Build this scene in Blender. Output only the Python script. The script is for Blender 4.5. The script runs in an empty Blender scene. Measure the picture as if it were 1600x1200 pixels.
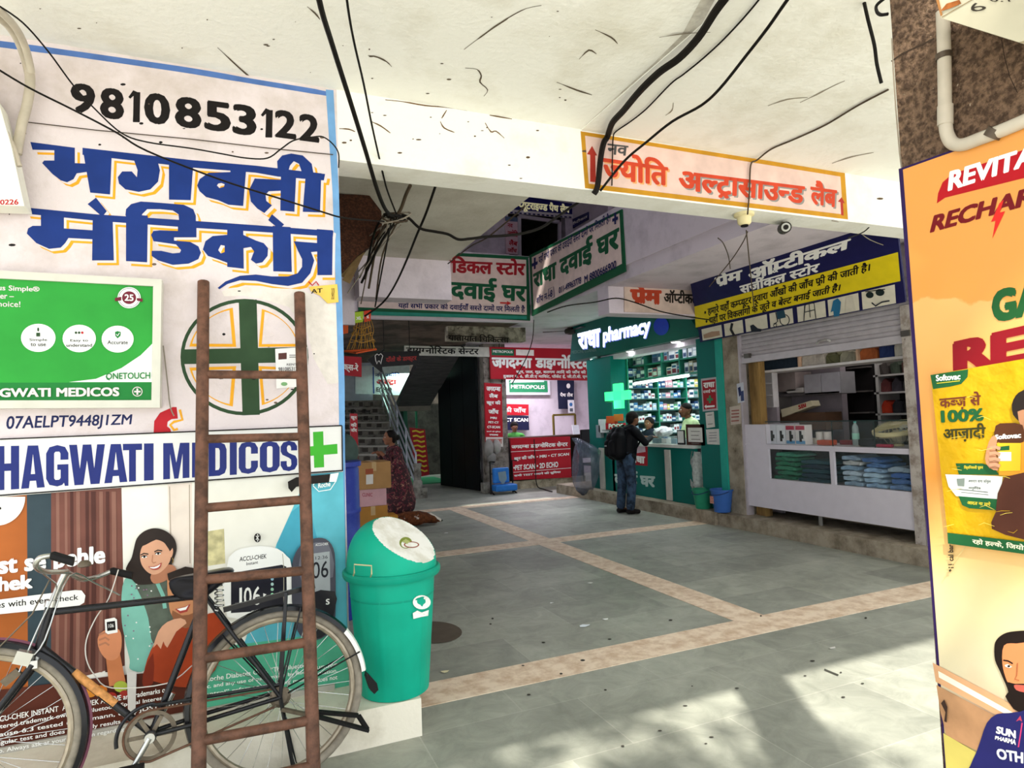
import bpy, bmesh, math, random
from math import sin, cos, pi, radians
from mathutils import Vector, Matrix
from mathutils.geometry import tessellate_polygon
random.seed(7)
C = bpy.context.scene.collection
SC = bpy.context.scene

# ------------------------------------------------------------------ camera
CAMH = 1.6
FPX, YAW, PITCH, ROLL = 1000.0, radians(23.16), radians(2.98), radians(2.11)
_fw = Vector((sin(YAW)*cos(PITCH), cos(YAW)*cos(PITCH), sin(PITCH)))
_r = Vector((cos(YAW), -sin(YAW), 0)); _d = _fw.cross(_r)
RT = cos(ROLL)*_r + sin(ROLL)*_d
DN = -sin(ROLL)*_r + cos(ROLL)*_d
EYE = Vector((0, 0, CAMH))
cam = bpy.data.cameras.new('camera'); cam.sensor_width = 36.0
cam.lens = 36.0*FPX/1600.0; cam.clip_start = 0.05; cam.clip_end = 200
camo = bpy.data.objects.new('camera', cam); C.objects.link(camo)
mw = Matrix((RT, -DN, -_fw)).transposed().to_4x4(); mw.translation = EYE
camo.matrix_world = mw
SC.camera = camo

# ------------------------------------------------------------------ sky, sun, exposure
SC.view_settings.view_transform = 'Standard'; SC.view_settings.look = 'None'
SC.view_settings.exposure = 0.48; SC.view_settings.gamma = 1.0
SC.view_settings.use_curve_mapping = False
wd = bpy.data.worlds.new('sky'); SC.world = wd; wd.use_nodes = True
_bg = wd.node_tree.nodes['Background']
_bg.inputs[0].default_value = (0.90, 0.95, 1.0, 1); _bg.inputs[1].default_value = 1.8
def lamp(name, kind, loc, energy, color=(1, 1, 1), size=.3, rot=None, size_y=None, angle=None, spot=None):
    l = bpy.data.lights.new(name, kind); l.energy = energy; l.color = color
    if kind == 'AREA':
        l.size = size
        if size_y: l.shape = 'RECTANGLE'; l.size_y = size_y
    elif kind == 'SUN': l.angle = angle or .01
    else: l.shadow_soft_size = size
    if kind == 'SPOT': l.spot_size = spot or 2.2; l.spot_blend = .6
    o = bpy.data.objects.new(name, l); C.objects.link(o); o.location = loc
    if rot: o.rotation_euler = rot
    return o
# sun travels towards (+x, +y), down at 52 degrees
sd = Vector((.498*cos(radians(52)), .867*cos(radians(52)), -sin(radians(52))))
sun = lamp('sun', 'SUN', (0, 0, 9), 7.0, (1, .95, .86), angle=.02)
sun.rotation_euler = sd.to_track_quat('-Z', 'Y').to_euler()
# area lamps in the shops, arcade, stairwell and passage, (position, watts, colour, size)
for nm, lo, en, co, sx, sy in (
    ('pharmacy_shop_lamp', (7.2, 8.7, 3.0), 75, (.88, .97, 1), 1.6, .5),
    ('optical_shop_lamp', (7.3, 5.6, 2.75), 7, (1, .95, .9), 1.4, .5),
    ('laboratory_shop_lamp', (6.6, 14.2, 2.95), 80, (.95, .9, 1), 1.6, .5),
    ('stairwell_lamp', (2.2, 15.5, 4.5), 60, (.95, .97, 1), .8, .8),
    ('green_passage_lamp', (4.1, 17.0, 2.9), 25, (.55, 1, .75), .6, .6),
    ('arcade_lamp', (5.4, 11.6, 3.2), 22, (.82, .84, 1), .8, .8)):
    lamp(nm, 'AREA', lo, en, co, sx, size_y=sy)

# ------------------------------------------------------------------ materials
def lin(h):
    h = h.lstrip('#'); v = [int(h[i:i+2], 16)/255 for i in (0, 2, 4)]
    return tuple(x/12.92 if x <= .04045 else ((x+.055)/1.055)**2.4 for x in v)
_M = {}
def M(hexc, rough=.6, metal=0.0, var=.10, scale=9.0, bump=0.0, emit=0.0, alpha=1.0, key='', trans=0.0):
    k = (hexc, rough, metal, var, scale, bump, emit, alpha, key, trans)
    if k in _M: return _M[k]
    m = bpy.data.materials.new('mat_%s_%d' % (hexc.strip('#'), len(_M))); m.use_nodes = True
    nt = m.node_tree; b = nt.nodes['Principled BSDF']; c = lin(hexc)
    b.inputs['Base Color'].default_value = (*c, 1)
    b.inputs['Roughness'].default_value = rough; b.inputs['Metallic'].default_value = metal
    if not metal and alpha == 1: b.inputs['Specular IOR Level'].default_value = .14 if rough >= .3 else .3
    if var > 0:
        tc = nt.nodes.new('ShaderNodeTexCoord'); n = nt.nodes.new('ShaderNodeTexNoise')
        n.inputs['Scale'].default_value = scale; n.inputs['Detail'].default_value = 4
        nt.links.new(tc.outputs['Object'], n.inputs['Vector'])
        r = nt.nodes.new('ShaderNodeValToRGB')
        r.color_ramp.elements[0].position = .3; r.color_ramp.elements[1].position = .7
        r.color_ramp.elements[0].color = (*[x*(1-var) for x in c], 1)
        r.color_ramp.elements[1].color = (*[min(1, x*(1+var*.5)) for x in c], 1)
        nt.links.new(n.outputs['Fac'], r.inputs[0]); nt.links.new(r.outputs[0], b.inputs['Base Color'])
        if bump:
            bp = nt.nodes.new('ShaderNodeBump'); bp.inputs['Strength'].default_value = bump
            bp.inputs['Distance'].default_value = .02
            nt.links.new(n.outputs['Fac'], bp.inputs['Height']); nt.links.new(bp.outputs[0], b.inputs['Normal'])
    if emit:
        b.inputs['Emission Color'].default_value = (*c, 1); b.inputs['Emission Strength'].default_value = emit
    if alpha < 1: b.inputs['Alpha'].default_value = alpha
    if trans: b.inputs['Transmission Weight'].default_value = trans; b.inputs['IOR'].default_value = 1.05
    _M[k] = m; return m

def M2(name, base, stain, rough=.8, scale=3.0, lo=.45, hi=.62, spots=None, bump=.15, fine=None, stretch=(1, 1, 1), grain=0.0):
    """plaster / stone: base colour, a stain colour by noise, optional dark specks"""
    if name in _M: return _M[name]
    m = bpy.data.materials.new(name); m.use_nodes = True
    nt = m.node_tree; L = nt.links; N = nt.nodes.new; b = nt.nodes['Principled BSDF']
    b.inputs['Roughness'].default_value = rough; b.inputs['Specular IOR Level'].default_value = .2
    tc = N('ShaderNodeTexCoord'); mp = N('ShaderNodeMapping'); mp.inputs['Scale'].default_value = stretch
    L.new(tc.outputs['Object'], mp.inputs[0])
    n = N('ShaderNodeTexNoise'); n.inputs['Scale'].default_value = scale; n.inputs['Detail'].default_value = 9
    n.inputs['Roughness'].default_value = .65; L.new(mp.outputs[0], n.inputs['Vector'])
    r = N('ShaderNodeValToRGB'); e = r.color_ramp.elements
    e[0].position = lo; e[1].position = hi; e[0].color = (*lin(base), 1); e[1].color = (*lin(stain), 1)
    L.new(n.outputs['Fac'], r.inputs[0]); out = r.outputs[0]
    if spots:
        hx, sc, th = spots
        n2 = N('ShaderNodeTexNoise'); n2.inputs['Scale'].default_value = sc; n2.inputs['Detail'].default_value = 6
        n2.inputs['Roughness'].default_value = .7
        L.new(mp.outputs[0], n2.inputs['Vector'])
        r2 = N('ShaderNodeValToRGB'); r2.color_ramp.elements[0].position = th; r2.color_ramp.elements[1].position = th+.06
        L.new(n2.outputs['Fac'], r2.inputs[0])
        mx = N('ShaderNodeMixRGB'); L.new(r2.outputs[0], mx.inputs[0]); L.new(out, mx.inputs[1])
        mx.inputs[2].default_value = (*lin(hx), 1); out = mx.outputs[0]
    L.new(out, b.inputs['Base Color'])
    if bump:
        n3 = N('ShaderNodeTexNoise'); n3.inputs['Scale'].default_value = fine or 40; n3.inputs['Detail'].default_value = 5
        L.new(mp.outputs[0], n3.inputs['Vector'])
        bp = N('ShaderNodeBump'); bp.inputs['Strength'].default_value = bump; bp.inputs['Distance'].default_value = .02
        L.new(n3.outputs['Fac'], bp.inputs['Height']); L.new(bp.outputs[0], b.inputs['Normal'])
    _M[name] = m; return m

# ------------------------------------------------------------------ geometry helpers
def ray(px, py): return ((px-800)/FPX)*RT + ((py-600)/FPX)*DN + _fw
def at(px, py, axis, val):
    """the point of the plane axis=val seen at photo position px, py"""
    d = ray(px, py); t = (val-EYE[axis])/d[axis]; return EYE + d*t
def proj(p):
    q = Vector(p)-EYE; z = q.dot(_fw); return (800+FPX*q.dot(RT)/z, 600+FPX*q.dot(DN)/z)
def smooth(pts, n=4, closed=True):
    out = []; k = len(pts)
    rng = range(k) if closed else range(k-1)
    for i in rng:
        p0, p1, p2, p3 = [pts[(i+j) % k] if closed else pts[max(0, min(k-1, i+j))] for j in (-1, 0, 1, 2)]
        for j in range(n):
            t = j/n
            out.append(tuple(.5*((2*b)+(-a+c)*t+(2*a-5*b+4*c-d)*t*t+(-a+3*b-3*c+d)*t**3) for a, b, c, d in zip(p0, p1, p2, p3)))
    if not closed: out.append(tuple(pts[-1]))
    return out
def ell(cx, cy, rx, ry, n=24, a0=0, a1=2*pi):
    full = abs(a1-a0-2*pi) < 1e-6
    return [(cx+rx*cos(a0+(a1-a0)*i/(n if full else n-1)), cy+ry*sin(a0+(a1-a0)*i/(n if full else n-1))) for i in range(n)]

class MB:
    def __init__(s): s.v = []; s.f = []; s.fm = []; s.m = []
    def mi(s, m):
        if m not in s.m: s.m.append(m)
        return s.m.index(m)
    def add(s, vs, fs, m):
        b = len(s.v); s.v += [tuple(v) for v in vs]; i = s.mi(m)
        for f in fs: s.f.append([b+x for x in f]); s.fm.append(i)
        return s
    def box(s, x0, x1, y0, y1, z0, z1, m):
        return s.add([(x0,y0,z0),(x1,y0,z0),(x1,y1,z0),(x0,y1,z0),(x0,y0,z1),(x1,y0,z1),(x1,y1,z1),(x0,y1,z1)],
              [(0,3,2,1),(4,5,6,7),(0,1,5,4),(1,2,6,5),(2,3,7,6),(3,0,4,7)], m)
    def obox(s, c, sz, m, rot=None):
        R = rot or Matrix.Identity(3); c = Vector(c); h = [x/2 for x in sz]
        vs = [c+R@Vector((sx*h[0], sy*h[1], sz_*h[2])) for sz_ in (-1,1) for sx, sy in ((-1,-1),(1,-1),(1,1),(-1,1))]
        return s.add(vs, [(0,3,2,1),(4,5,6,7),(0,1,5,4),(1,2,6,5),(2,3,7,6),(3,0,4,7)], m)
    def bar(s, a, b, w, h, m, up=(0,0,1)):
        a = Vector(a); b = Vector(b); z = (b-a).normalized(); x = Vector(up).cross(z)
        if x.length < 1e-4: x = Vector((1,0,0)).cross(z)
        x.normalize(); y = z.cross(x)
        R = Matrix((x, y, z)).transposed()
        return s.obox((a+b)/2, (w, h, (b-a).length), m, R)
    def tube(s, pts, r, m, n=8, closed=False, caps=True):
        P = [Vector(p) for p in pts]; k = len(P); rs = r if isinstance(r, (list, tuple)) else [r]*k
        vs = []; T = []
        for i in range(k):
            if closed: t = P[(i+1) % k]-P[i-1]
            else: t = P[min(i+1,k-1)]-P[max(i-1,0)]
            T.append(t.normalized() if t.length > 1e-9 else Vector((0,0,1)))
        u = T[0].orthogonal().normalized()
        for i in range(k):
            u = u-T[i]*u.dot(T[i])
            if u.length < 1e-6: u = T[i].orthogonal()
            u.normalize(); w = T[i].cross(u)
            for j in range(n):
                a = 2*pi*j/n; vs.append(P[i]+(u*cos(a)+w*sin(a))*rs[i])
        fs = []
        for i in range(k if closed else k-1):
            q = (i+1) % k
            for j in range(n): fs.append((i*n+j, i*n+(j+1) % n, q*n+(j+1) % n, q*n+j))
        if caps and not closed: fs += [tuple(range(n))[::-1], tuple(range((k-1)*n, k*n))]
        return s.add(vs, fs, m)
    def lathe(s, prof, c, m, n=24, R=None, cap0=True, cap1=True, sq=(1,1)):
        c = Vector(c); vs = []
        for r, z in prof:
            for j in range(n):
                p = Vector((r*cos(2*pi*j/n)*sq[0], r*sin(2*pi*j/n)*sq[1], z)); vs.append(c+(R@p if R else p))
        fs = []; k = len(prof)
        for i in range(k-1):
            for j in range(n): fs.append((i*n+j, i*n+(j+1) % n, (i+1)*n+(j+1) % n, (i+1)*n+j))
        if cap0: fs.append(tuple(range(n))[::-1])
        if cap1: fs.append(tuple(range((k-1)*n, k*n)))
        return s.add(vs, fs, m)
    def ball(s, c, r, m, nu=14, nv=8, R=None):
        c = Vector(c); r = r if isinstance(r, (list, tuple)) else (r, r, r); vs = []; fs = []
        for i in range(nv+1):
            t = pi*i/nv
            for j in range(nu):
                p = Vector((r[0]*sin(t)*cos(2*pi*j/nu), r[1]*sin(t)*sin(2*pi*j/nu), r[2]*cos(t))); vs.append(c+(R@p if R else p))
        for i in range(nv):
            for j in range(nu): fs.append((i*nu+j, (i+1)*nu+j, (i+1)*nu+(j+1) % nu, i*nu+(j+1) % nu))
        return s.add(vs, fs, m)
    def prism(s, pts, d, m):
        """closed 3-D polygon extruded by vector d"""
        d = Vector(d); a = [Vector(p) for p in pts]; k = len(a)
        tr = tessellate_polygon([a])
        fs = [tuple(t) for t in tr]+[tuple(k+x for x in t)[::-1] for t in tr]+[(i, (i+1) % k, k+(i+1) % k, k+i) for i in range(k)]
        return s.add(a+[p+d for p in a], fs, m)
    def build(s, name, parent=None, sm=False, bevel=0, subd=0):
        me = bpy.data.meshes.new(name); me.from_pydata(s.v, [], s.f)
        for m in s.m: me.materials.append(m)
        for p, i in zip(me.polygons, s.fm): p.material_index = i; p.use_smooth = sm
        bm = bmesh.new(); bm.from_mesh(me)
        if sm: bmesh.ops.remove_doubles(bm, verts=bm.verts, dist=1e-6)
        bmesh.ops.recalc_face_normals(bm, faces=bm.faces); bm.to_mesh(me); bm.free()
        me.update()
        o = bpy.data.objects.new(name, me); C.objects.link(o)
        if parent is not None: put(o, parent)
        if bevel:
            b = o.modifiers.new('bevel', 'BEVEL'); b.width = bevel; b.segments = 2; b.limit_method = 'ANGLE'
        if subd:
            b = o.modifiers.new('sub', 'SUBSURF'); b.levels = subd; b.render_levels = subd
        if sm and not subd:
            try:
                me.set_sharp_from_angle(angle=radians(40))
            except Exception: pass
        return o
def origin(o):
    l = Vector((0,0,0)); p = o
    while p is not None: l += p.location; p = p.parent
    return l
def put(o, parent):
    """parent a mesh built in world coordinates"""
    o.parent = parent; o.location = -origin(parent)
def tag(o, label, cat, group=None, kind=None):
    o['label'] = label; o['category'] = cat
    if group: o['group'] = group
    if kind: o['kind'] = kind
    return o
def thing(name, loc, label, cat, group=None):
    o = bpy.data.objects.new(name, None); C.objects.link(o); o.location = loc; o.empty_display_size = .1
    return tag(o, label, cat, group)
def base(o):
    """move a one-mesh thing's origin to the middle of its base"""
    me = o.data; xs = [v.co for v in me.vertices]
    c = Vector(((min(v.x for v in xs)+max(v.x for v in xs))/2, (min(v.y for v in xs)+max(v.y for v in xs))/2, min(v.z for v in xs)))
    me.transform(Matrix.Translation(-c)); o.location = c; return o
def struct(o, label=None, cat=None):
    o['kind'] = 'structure'
    if label: o['label'] = label
    if cat: o['category'] = cat
    return o
def copy_tree(o, parent=None):
    c = o.copy(); C.objects.link(c)
    if parent is not None: c.parent = parent
    for ch in list(o.children): copy_tree(ch, c)
    return c

# ------------------------------------------------------------------ lettering
_G = {}
VIR = '\u094d'; NUK = '\u093c'
def _eval(body):
    c = bpy.data.curves.new('g', 'FONT'); c.body = body; c.size = 1; c.resolution_u = 3
    o = bpy.data.objects.new('g', c); C.objects.link(o)
    dg = bpy.context.evaluated_depsgraph_get(); me = bpy.data.meshes.new_from_object(o.evaluated_get(dg))
    vs = [(v.co.x, v.co.y) for v in me.vertices]; fs = [tuple(p.vertices) for p in me.polygons]
    bpy.data.meshes.remove(me); bpy.data.objects.remove(o); bpy.data.curves.remove(c)
    return vs, fs
def glyph(ch):
    if ch in _G: return _G[ch]
    if ch == ' ': _G[ch] = ([], [], .30); return _G[ch]
    vs, fs = _eval(ch)
    pass
    mark = 0x900 <= ord(ch) <= 0x903 or 0x93c <= ord(ch) <= 0x94d and ch not in 'ािीोौॉ'
    pre = '\u0915' if mark else ''
    a = max(x for x, y in _eval(pre+ch+'W')[0])-max(x for x, y in _eval(pre+'W')[0])
    _G[ch] = (vs, fs, a); return _G[ch]
def clip(vs, fs, x):
    """keep what lies left of x"""
    out = []; nf = []
    for f in fs:
        P = [vs[i] for i in f]; Q = []
        for i in range(len(P)):
            a, b = P[i], P[(i+1) % len(P)]
            if a[0] <= x: Q.append(a)
            if (a[0] <= x) != (b[0] <= x):
                t = (x-a[0])/(b[0]-a[0]); Q.append((x, a[1]+t*(b[1]-a[1])))
        if len(Q) > 2: nf.append(tuple(range(len(out), len(out)+len(Q)))); out += Q
    return out, nf
NOSTEM = '\u091f\u0920\u0921\u0922\u0926\u0939\u0930\u0915\u092b\u091b'
def layout(s):
    out = []; i = 0; n = len(s)
    cons = lambda c: '\u0915' <= c <= '\u0939'
    while i < n:
        c = s[i]
        if not cons(c): out.append(('g', c)); i += 1; continue
        st = len(out); reph = False
        if c == '\u0930' and i+2 < n and s[i+1] == VIR and cons(s[i+2]): reph = True; i += 2; c = s[i]
        done = False
        while i+2 < n and s[i+1] == VIR and cons(s[i+2]):
            if s[i+2] == '\u0930': out.append(('rak', c)); i += 3; done = True; break
            if c in NOSTEM: out.append(('g', c)); out.append(('g', VIR))
            else: out.append(('half', c))
            i += 2; c = s[i]
        if not done: out.append(('g', c)); i += 1
        if i < n and s[i] == NUK: out.append(('g', NUK)); i += 1
        if i < n and s[i] == '\u093f': out.insert(st, ('g', '\u093f')); i += 1
        if reph:
            while i < n and ('\u093e' <= s[i] <= '\u094c' or s[i] in '\u0902\u0901'): out.append(('g', s[i])); i += 1
            out.append(('reph', ''))
    return out
_T = {}
def text2d(s, track=0.0):
    if (s, track) in _T: return _T[(s, track)]
    V = []; F = []; x = 0.0
    def put_(vs, fs, dx):
        b = len(V); V.extend((a+dx, c) for a, c in vs); F.extend(tuple(b+q for q in f) for f in fs)
    for k, ch in layout(s):
        if k == 'reph':
            put_([(-.12,.66),(-.02,.72),(.05,.80),(.02,.86),(-.06,.84),(-.05,.80),(-.02,.80),(-.05,.76),(-.13,.72)], [(0,1,7,8),(1,2,5,6,7),(2,3,4,5)], x-.02); continue
        vs, fs, a = glyph(ch)
        if k == 'half':
            xs = [q for q, y in vs if abs(y) < .02 and q > .6*a]; cx = (min(xs) if xs else a-.155)-.003; vs, fs = clip(vs, fs, cx); put_(vs, fs, x); x += cx+.005
        elif k == 'rak':
            put_(vs, fs, x)
            if ch in NOSTEM: put_([(.20,.02),(.26,.06),(.12,-.13),(.06,-.11),(.30,-.13),(.37,-.11)], [(0,1,2,3),(0,1,5,4)], x+a*.5-.22)
            else: put_([(a-.15,.17),(a-.15,.25),(a-.38,.05),(a-.34,-.01)], [(0,1,2,3)], x)
            x += a
        else: put_(vs, fs, x); x += a
        x += track
    _T[(s, track)] = (V, F); return V, F
class Art(MB):
    """flat print or paint on one plane, drawn where the photo shows it; each layer a hair proud of the last"""
    def __init__(s, axis, val, sgn=-1, step=.00025):
        super().__init__(); s.ax = axis; s.val = val; s.sg = sgn; s.st = step; s.lay = 1; s.ep = 0
    def pt(s, px, py, lay):
        p = at(px, py, s.ax, s.val); p[s.ax] += s.sg*(s.st*lay+s.ep*.00001); return p
    def poly(s, pts, m, lay=None, sm=0):
        s.lay += 1; s.ep += 1; lay = s.lay if lay is None else lay
        loops = pts if isinstance(pts[0][0], (list, tuple)) else [pts]
        if sm: loops = [smooth(l, sm) for l in loops]
        tr = tessellate_polygon([[Vector((x, y, 0)) for x, y in l] for l in loops])
        fl = [p for l in loops for p in l]
        return s.add([s.pt(x, y, lay) for x, y in fl], [tuple(t) for t in tr if len(set(t)) == 3], m)
    def rect(s, x0, y0, x1, y1, m, lay=None): return s.poly([(x0,y0),(x1,y0),(x1,y1),(x0,y1)], m, lay)
    def line(s, pts, w, m, lay=None, sm=0, closed=False):
        """brush stroke of px width w along pts"""
        s.lay += 1; s.ep += 1; lay = s.lay if lay is None else lay
        if sm: pts = smooth(pts, sm, closed)
        k = len(pts); A = []; B = []
        for i in range(k):
            p = pts[i]; q = pts[(i+1) % k] if closed else pts[min(i+1, k-1)]; o = pts[i-1] if closed else pts[max(i-1, 0)]
            dx, dy = q[0]-o[0], q[1]-o[1]; l = math.hypot(dx, dy) or 1
            ww = w[i*len(w)//k] if isinstance(w, (list, tuple)) else w
            nx, ny = -dy/l*ww/2, dx/l*ww/2; A.append((p[0]+nx, p[1]+ny)); B.append((p[0]-nx, p[1]-ny))
        vs = [s.pt(*p, lay) for p in A]+[s.pt(*p, lay) for p in B]
        fs = [(i, (i+1) % k, k+(i+1) % k, k+i) for i in range(k if closed else k-1)]
        return s.add(vs, fs, m)
    def text(s, body, quad, m, lay=None, bold=0.0, track=0.0, fit='ink', shear=0.0):
        """body fitted into photo quad TL, TR, BR, BL; fit 'ink' = whole ink, 'line' = headline to baseline"""
        s.lay += 1; s.ep += 1; lay = s.lay if lay is None else lay
        bx, by = bold if isinstance(bold, tuple) else (bold, bold)
        V, F = text2d(body, track)
        if not V: return s
        if shear: V = [(x+y*shear, y) for x, y in V]
        x0 = min(v[0] for v in V)-bx; x1 = max(v[0] for v in V)+bx
        if fit == 'ink': y0 = min(v[1] for v in V)-by; y1 = max(v[1] for v in V)+by
        else: y0, y1 = -by, HEAD+by
        if len(quad) == 2: (a, b), (c, d) = quad; quad = [(a,b),(c,b),(c,d),(a,d)]
        q = [s.pt(*p, lay) for p in quad]
        offs = [(0,0)]
        if bx or by: offs = [(bx*cos(t), by*sin(t)) for t in [pi/4+i*pi/2 for i in range(4)]]+[(bx,0),(-bx,0)]+([(bx/2,0),(-bx/2,0)] if bx > .06 else [])
        nv = []; nf = []
        for ox, oy in offs:
            b = len(nv); ez = Vector((0,0,0)); ez[s.ax] = s.sg*len(nv)/max(1,len(V))*.00002
            for x, y in V:
                u = (x+ox-x0)/(x1-x0); t = (y1-y-oy)/(y1-y0)
                nv.append((q[0]*(1-u)+q[1]*u)*(1-t)+(q[3]*(1-u)+q[2]*u)*t+ez)
            nf += [tuple(b+i for i in f) for f in F]
        return s.add(nv, nf, m)
HEAD = .62
for _c in sorted(set('भगवतीमेडिकोज़ज्योतिअल्ट्रासाउन्डलैबनवस्टोरघरदवाईप्रेमऑप्टीकलसर्जीकलधडायग्नोस्टिककम्प्यूटराइज्डपैथहैंजाँचकीखूनशॉपयहाँआसभीफ्रीद्वारानायीचबहज़लेक,।थु')): glyph(_c)
HEAD = max(v[1] for v in glyph('\u0915')[0])
# ------------------------------------------------------------------ setting
PLA = M2('white_plaster', '#efeee6', '#d9d5c6', scale=1.6, lo=.5, hi=.75, spots=('#7a6a50', 7, .74), bump=.25, fine=30)
PLB = M2('painted_wall', '#dcd1d2', '#c0b4ad', scale=2.2, lo=.48, hi=.72, spots=('#5d4b40', 9, .73), bump=.3, fine=34)
LIL = M2('lilac_plaster', '#d6ccd6', '#b7aeb8', scale=2.5, lo=.48, hi=.74, spots=('#6a5f58', 10, .75), bump=.2)
GRY = M2('grey_plaster', '#c9c5ba', '#a8a294', scale=1.4, lo=.45, hi=.75, spots=('#6a5f50', 6, .74), bump=.2)
CON = M2('raw_concrete', '#a89d8a', '#6f6555', scale=4, lo=.4, hi=.68, spots=('#3c342a', 8, .66), bump=.4)
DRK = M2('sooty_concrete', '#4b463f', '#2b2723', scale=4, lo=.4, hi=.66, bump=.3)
MRB = M2('marble_ledge', '#e4ddcb', '#b5ab95', scale=2.2, lo=.46, hi=.72, spots=('#6f6350', 6, .70), bump=.1, rough=.5)
STN = M2('strip_stone', '#e6d2ba', '#c9ad92', scale=9, lo=.42, hi=.62, spots=('#6a5442', 16, .72), bump=.15, rough=.6)
PEB = M2('pebble_dash', '#7a624e', '#4c3b2e', scale=60, lo=.42, hi=.58, spots=('#c9b79c', 85, .66), bump=1.0, fine=60, rough=.95)
def slate():
    m = bpy.data.materials.new('slate_paving'); m.use_nodes = True; nt = m.node_tree; N = nt.nodes.new; L = nt.links
    b = nt.nodes['Principled BSDF']; b.inputs['Roughness'].default_value = .55
    tc = N('ShaderNodeTexCoord'); mp = N('ShaderNodeMapping'); mp.inputs['Location'].default_value = (.1, .07, 0)
    L.new(tc.outputs['Object'], mp.inputs[0])
    br = N('ShaderNodeTexBrick'); br.offset = .37; br.inputs['Scale'].default_value = 1
    br.inputs['Brick Width'].default_value = .92; br.inputs['Row Height'].default_value = .56
    br.inputs['Mortar Size'].default_value = .004; br.inputs['Mortar Smooth'].default_value = .3
    br.inputs['Color1'].default_value = (*lin('#a6a89e'), 1); br.inputs['Color2'].default_value = (*lin('#90928a'), 1)
    br.inputs['Mortar'].default_value = (*lin('#a9a9a1'), 1); L.new(mp.outputs[0], br.inputs[0])
    n = N('ShaderNodeTexNoise'); n.inputs['Scale'].default_value = 5; n.inputs['Detail'].default_value = 10
    n.inputs['Roughness'].default_value = .7; n.inputs['Distortion'].default_value = .8
    L.new(mp.outputs[0], n.inputs['Vector'])
    r = N('ShaderNodeValToRGB'); e = r.color_ramp.elements; e[0].position = .33; e[1].position = .7
    e[0].color = (.74, .75, .72, 1); e[1].color = (1.14, 1.13, 1.10, 1); L.new(n.outputs['Fac'], r.inputs[0])
    mx = N('ShaderNodeMixRGB'); mx.blend_type = 'MULTIPLY'; mx.inputs[0].default_value = 1
    L.new(br.outputs[0], mx.inputs[1]); L.new(r.outputs[0], mx.inputs[2])
    n2 = N('ShaderNodeTexNoise'); n2.inputs['Scale'].default_value = 1.3; n2.inputs['Detail'].default_value = 5; L.new(mp.outputs[0], n2.inputs['Vector'])
    r2 = N('ShaderNodeValToRGB'); r2.color_ramp.elements[0].position = .35; r2.color_ramp.elements[1].position = .7
    r2.color_ramp.elements[0].color = (.80, .80, .78, 1); r2.color_ramp.elements[1].color = (1.12, 1.12, 1.10, 1); L.new(n2.outputs['Fac'], r2.inputs[0])
    m2 = N('ShaderNodeMixRGB'); m2.blend_type = 'MULTIPLY'; m2.inputs[0].default_value = 1
    L.new(mx.outputs[0], m2.inputs[1]); L.new(r2.outputs[0], m2.inputs[2]); L.new(m2.outputs[0], b.inputs['Base Color'])
    bp = N('ShaderNodeBump'); bp.inputs['Strength'].default_value = .22; bp.inputs['Distance'].default_value = .02
    L.new(n.outputs['Fac'], bp.inputs['Height']); L.new(bp.outputs[0], b.inputs['Normal'])
    return m
SLT = slate()
WY = 3.63           # front face of the painted wall and of the beam
SX = 6.25           # face of the shops on the right
struct(MB().box(-6, 12, -.6, 20, -.2, 0, SLT).build('floor'))
struct(MB().box(-16, 18, -16, -.6, -.26, -.06, M2('street_paving', '#dad5c8', '#c4beb2', scale=2, bump=.1)).build('ground'))
t = MB(); t.box(.84, 6.1, 3.59, 3.9, -.02, .003, STN); struct(t.build('trim_1'))
t = MB(); t.box(3.42, 3.71, 3.9, 11.0, -.02, .003, STN); struct(t.build('trim_2'))
t = MB(); t.box(.6, 3.42, 7.33, 7.62, -.02, .003, STN).box(3.71, 6.1, 7.33, 7.62, -.02, .003, STN); struct(t.build('trim_3'))
t = MB(); t.box(.6, 6.1, 11.0, 11.3, -.02, .003, STN); struct(t.build('trim_4'))
# left wall, marble ledge, beam, porch ceiling
wall = struct(MB().box(-4, .535, WY, 3.87, 0, 3.5, PLB).build('wall_left'))
struct(MB().box(-4, .835, 3.28, WY, 0, .187, MRB).build('trim_5'))
beam = struct(MB().box(.535, 9.5, WY, 3.87, 3.09, 3.5, PLA).build('wall_beam'))
struct(MB().box(-4.5, 9.5, .59, WY+.24, 3.498, 3.64, PLA).build('ceiling'))
b = MB(); b.box(2.12, 9.5, .59, WY, 3.491, 3.4985, PLA); struct(b.build('ceiling_panel'))
struct(MB().box(5.55, 9.5, WY+.001, 3.869, 2.0, 3.095, PLA).build('wall_front_right')) if False else None
# upper floor: left gallery, right gallery, far gallery
struct(MB().box(-4, 2.03, 3.87, 6.62, 3.25, 3.42, GRY).build('ceiling_left_gallery'))
struct(MB().box(1.10, 2.05, 6.30, 6.55, 2.84, 3.25, LIL).build('wall_downstand_left'))
struct(MB().box(-3, 1.10, 6.40, 6.55, 0, 3.25, LIL).build('wall_left_inner')) if False else None
struct(MB().box(4.42, 9.5, 3.87, 13.3, 3.25, 3.42, LIL).build('ceiling_right_gallery'))
struct(MB().box(4.40, 4.52, 3.87, 9.55, 3.42, 4.2, LIL).build('wall_right_parapet'))
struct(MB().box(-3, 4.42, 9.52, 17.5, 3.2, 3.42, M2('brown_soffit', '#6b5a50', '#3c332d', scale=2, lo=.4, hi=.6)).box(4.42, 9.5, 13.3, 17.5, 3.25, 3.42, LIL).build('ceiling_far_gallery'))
struct(MB().box(3.3, 4.75, 10.4, 10.6, 2.95, 3.2, M2('grimy_beam', '#a09686', '#4c443b', scale=6, lo=.42, hi=.6, spots=('#2a2520', 14, .6))).build('wall_grimy_beam'))
struct(MB().box(6.72, 6.85, 10.6, 12, 3.42, 6.5, LIL).build('wall_upper_side'))
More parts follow.
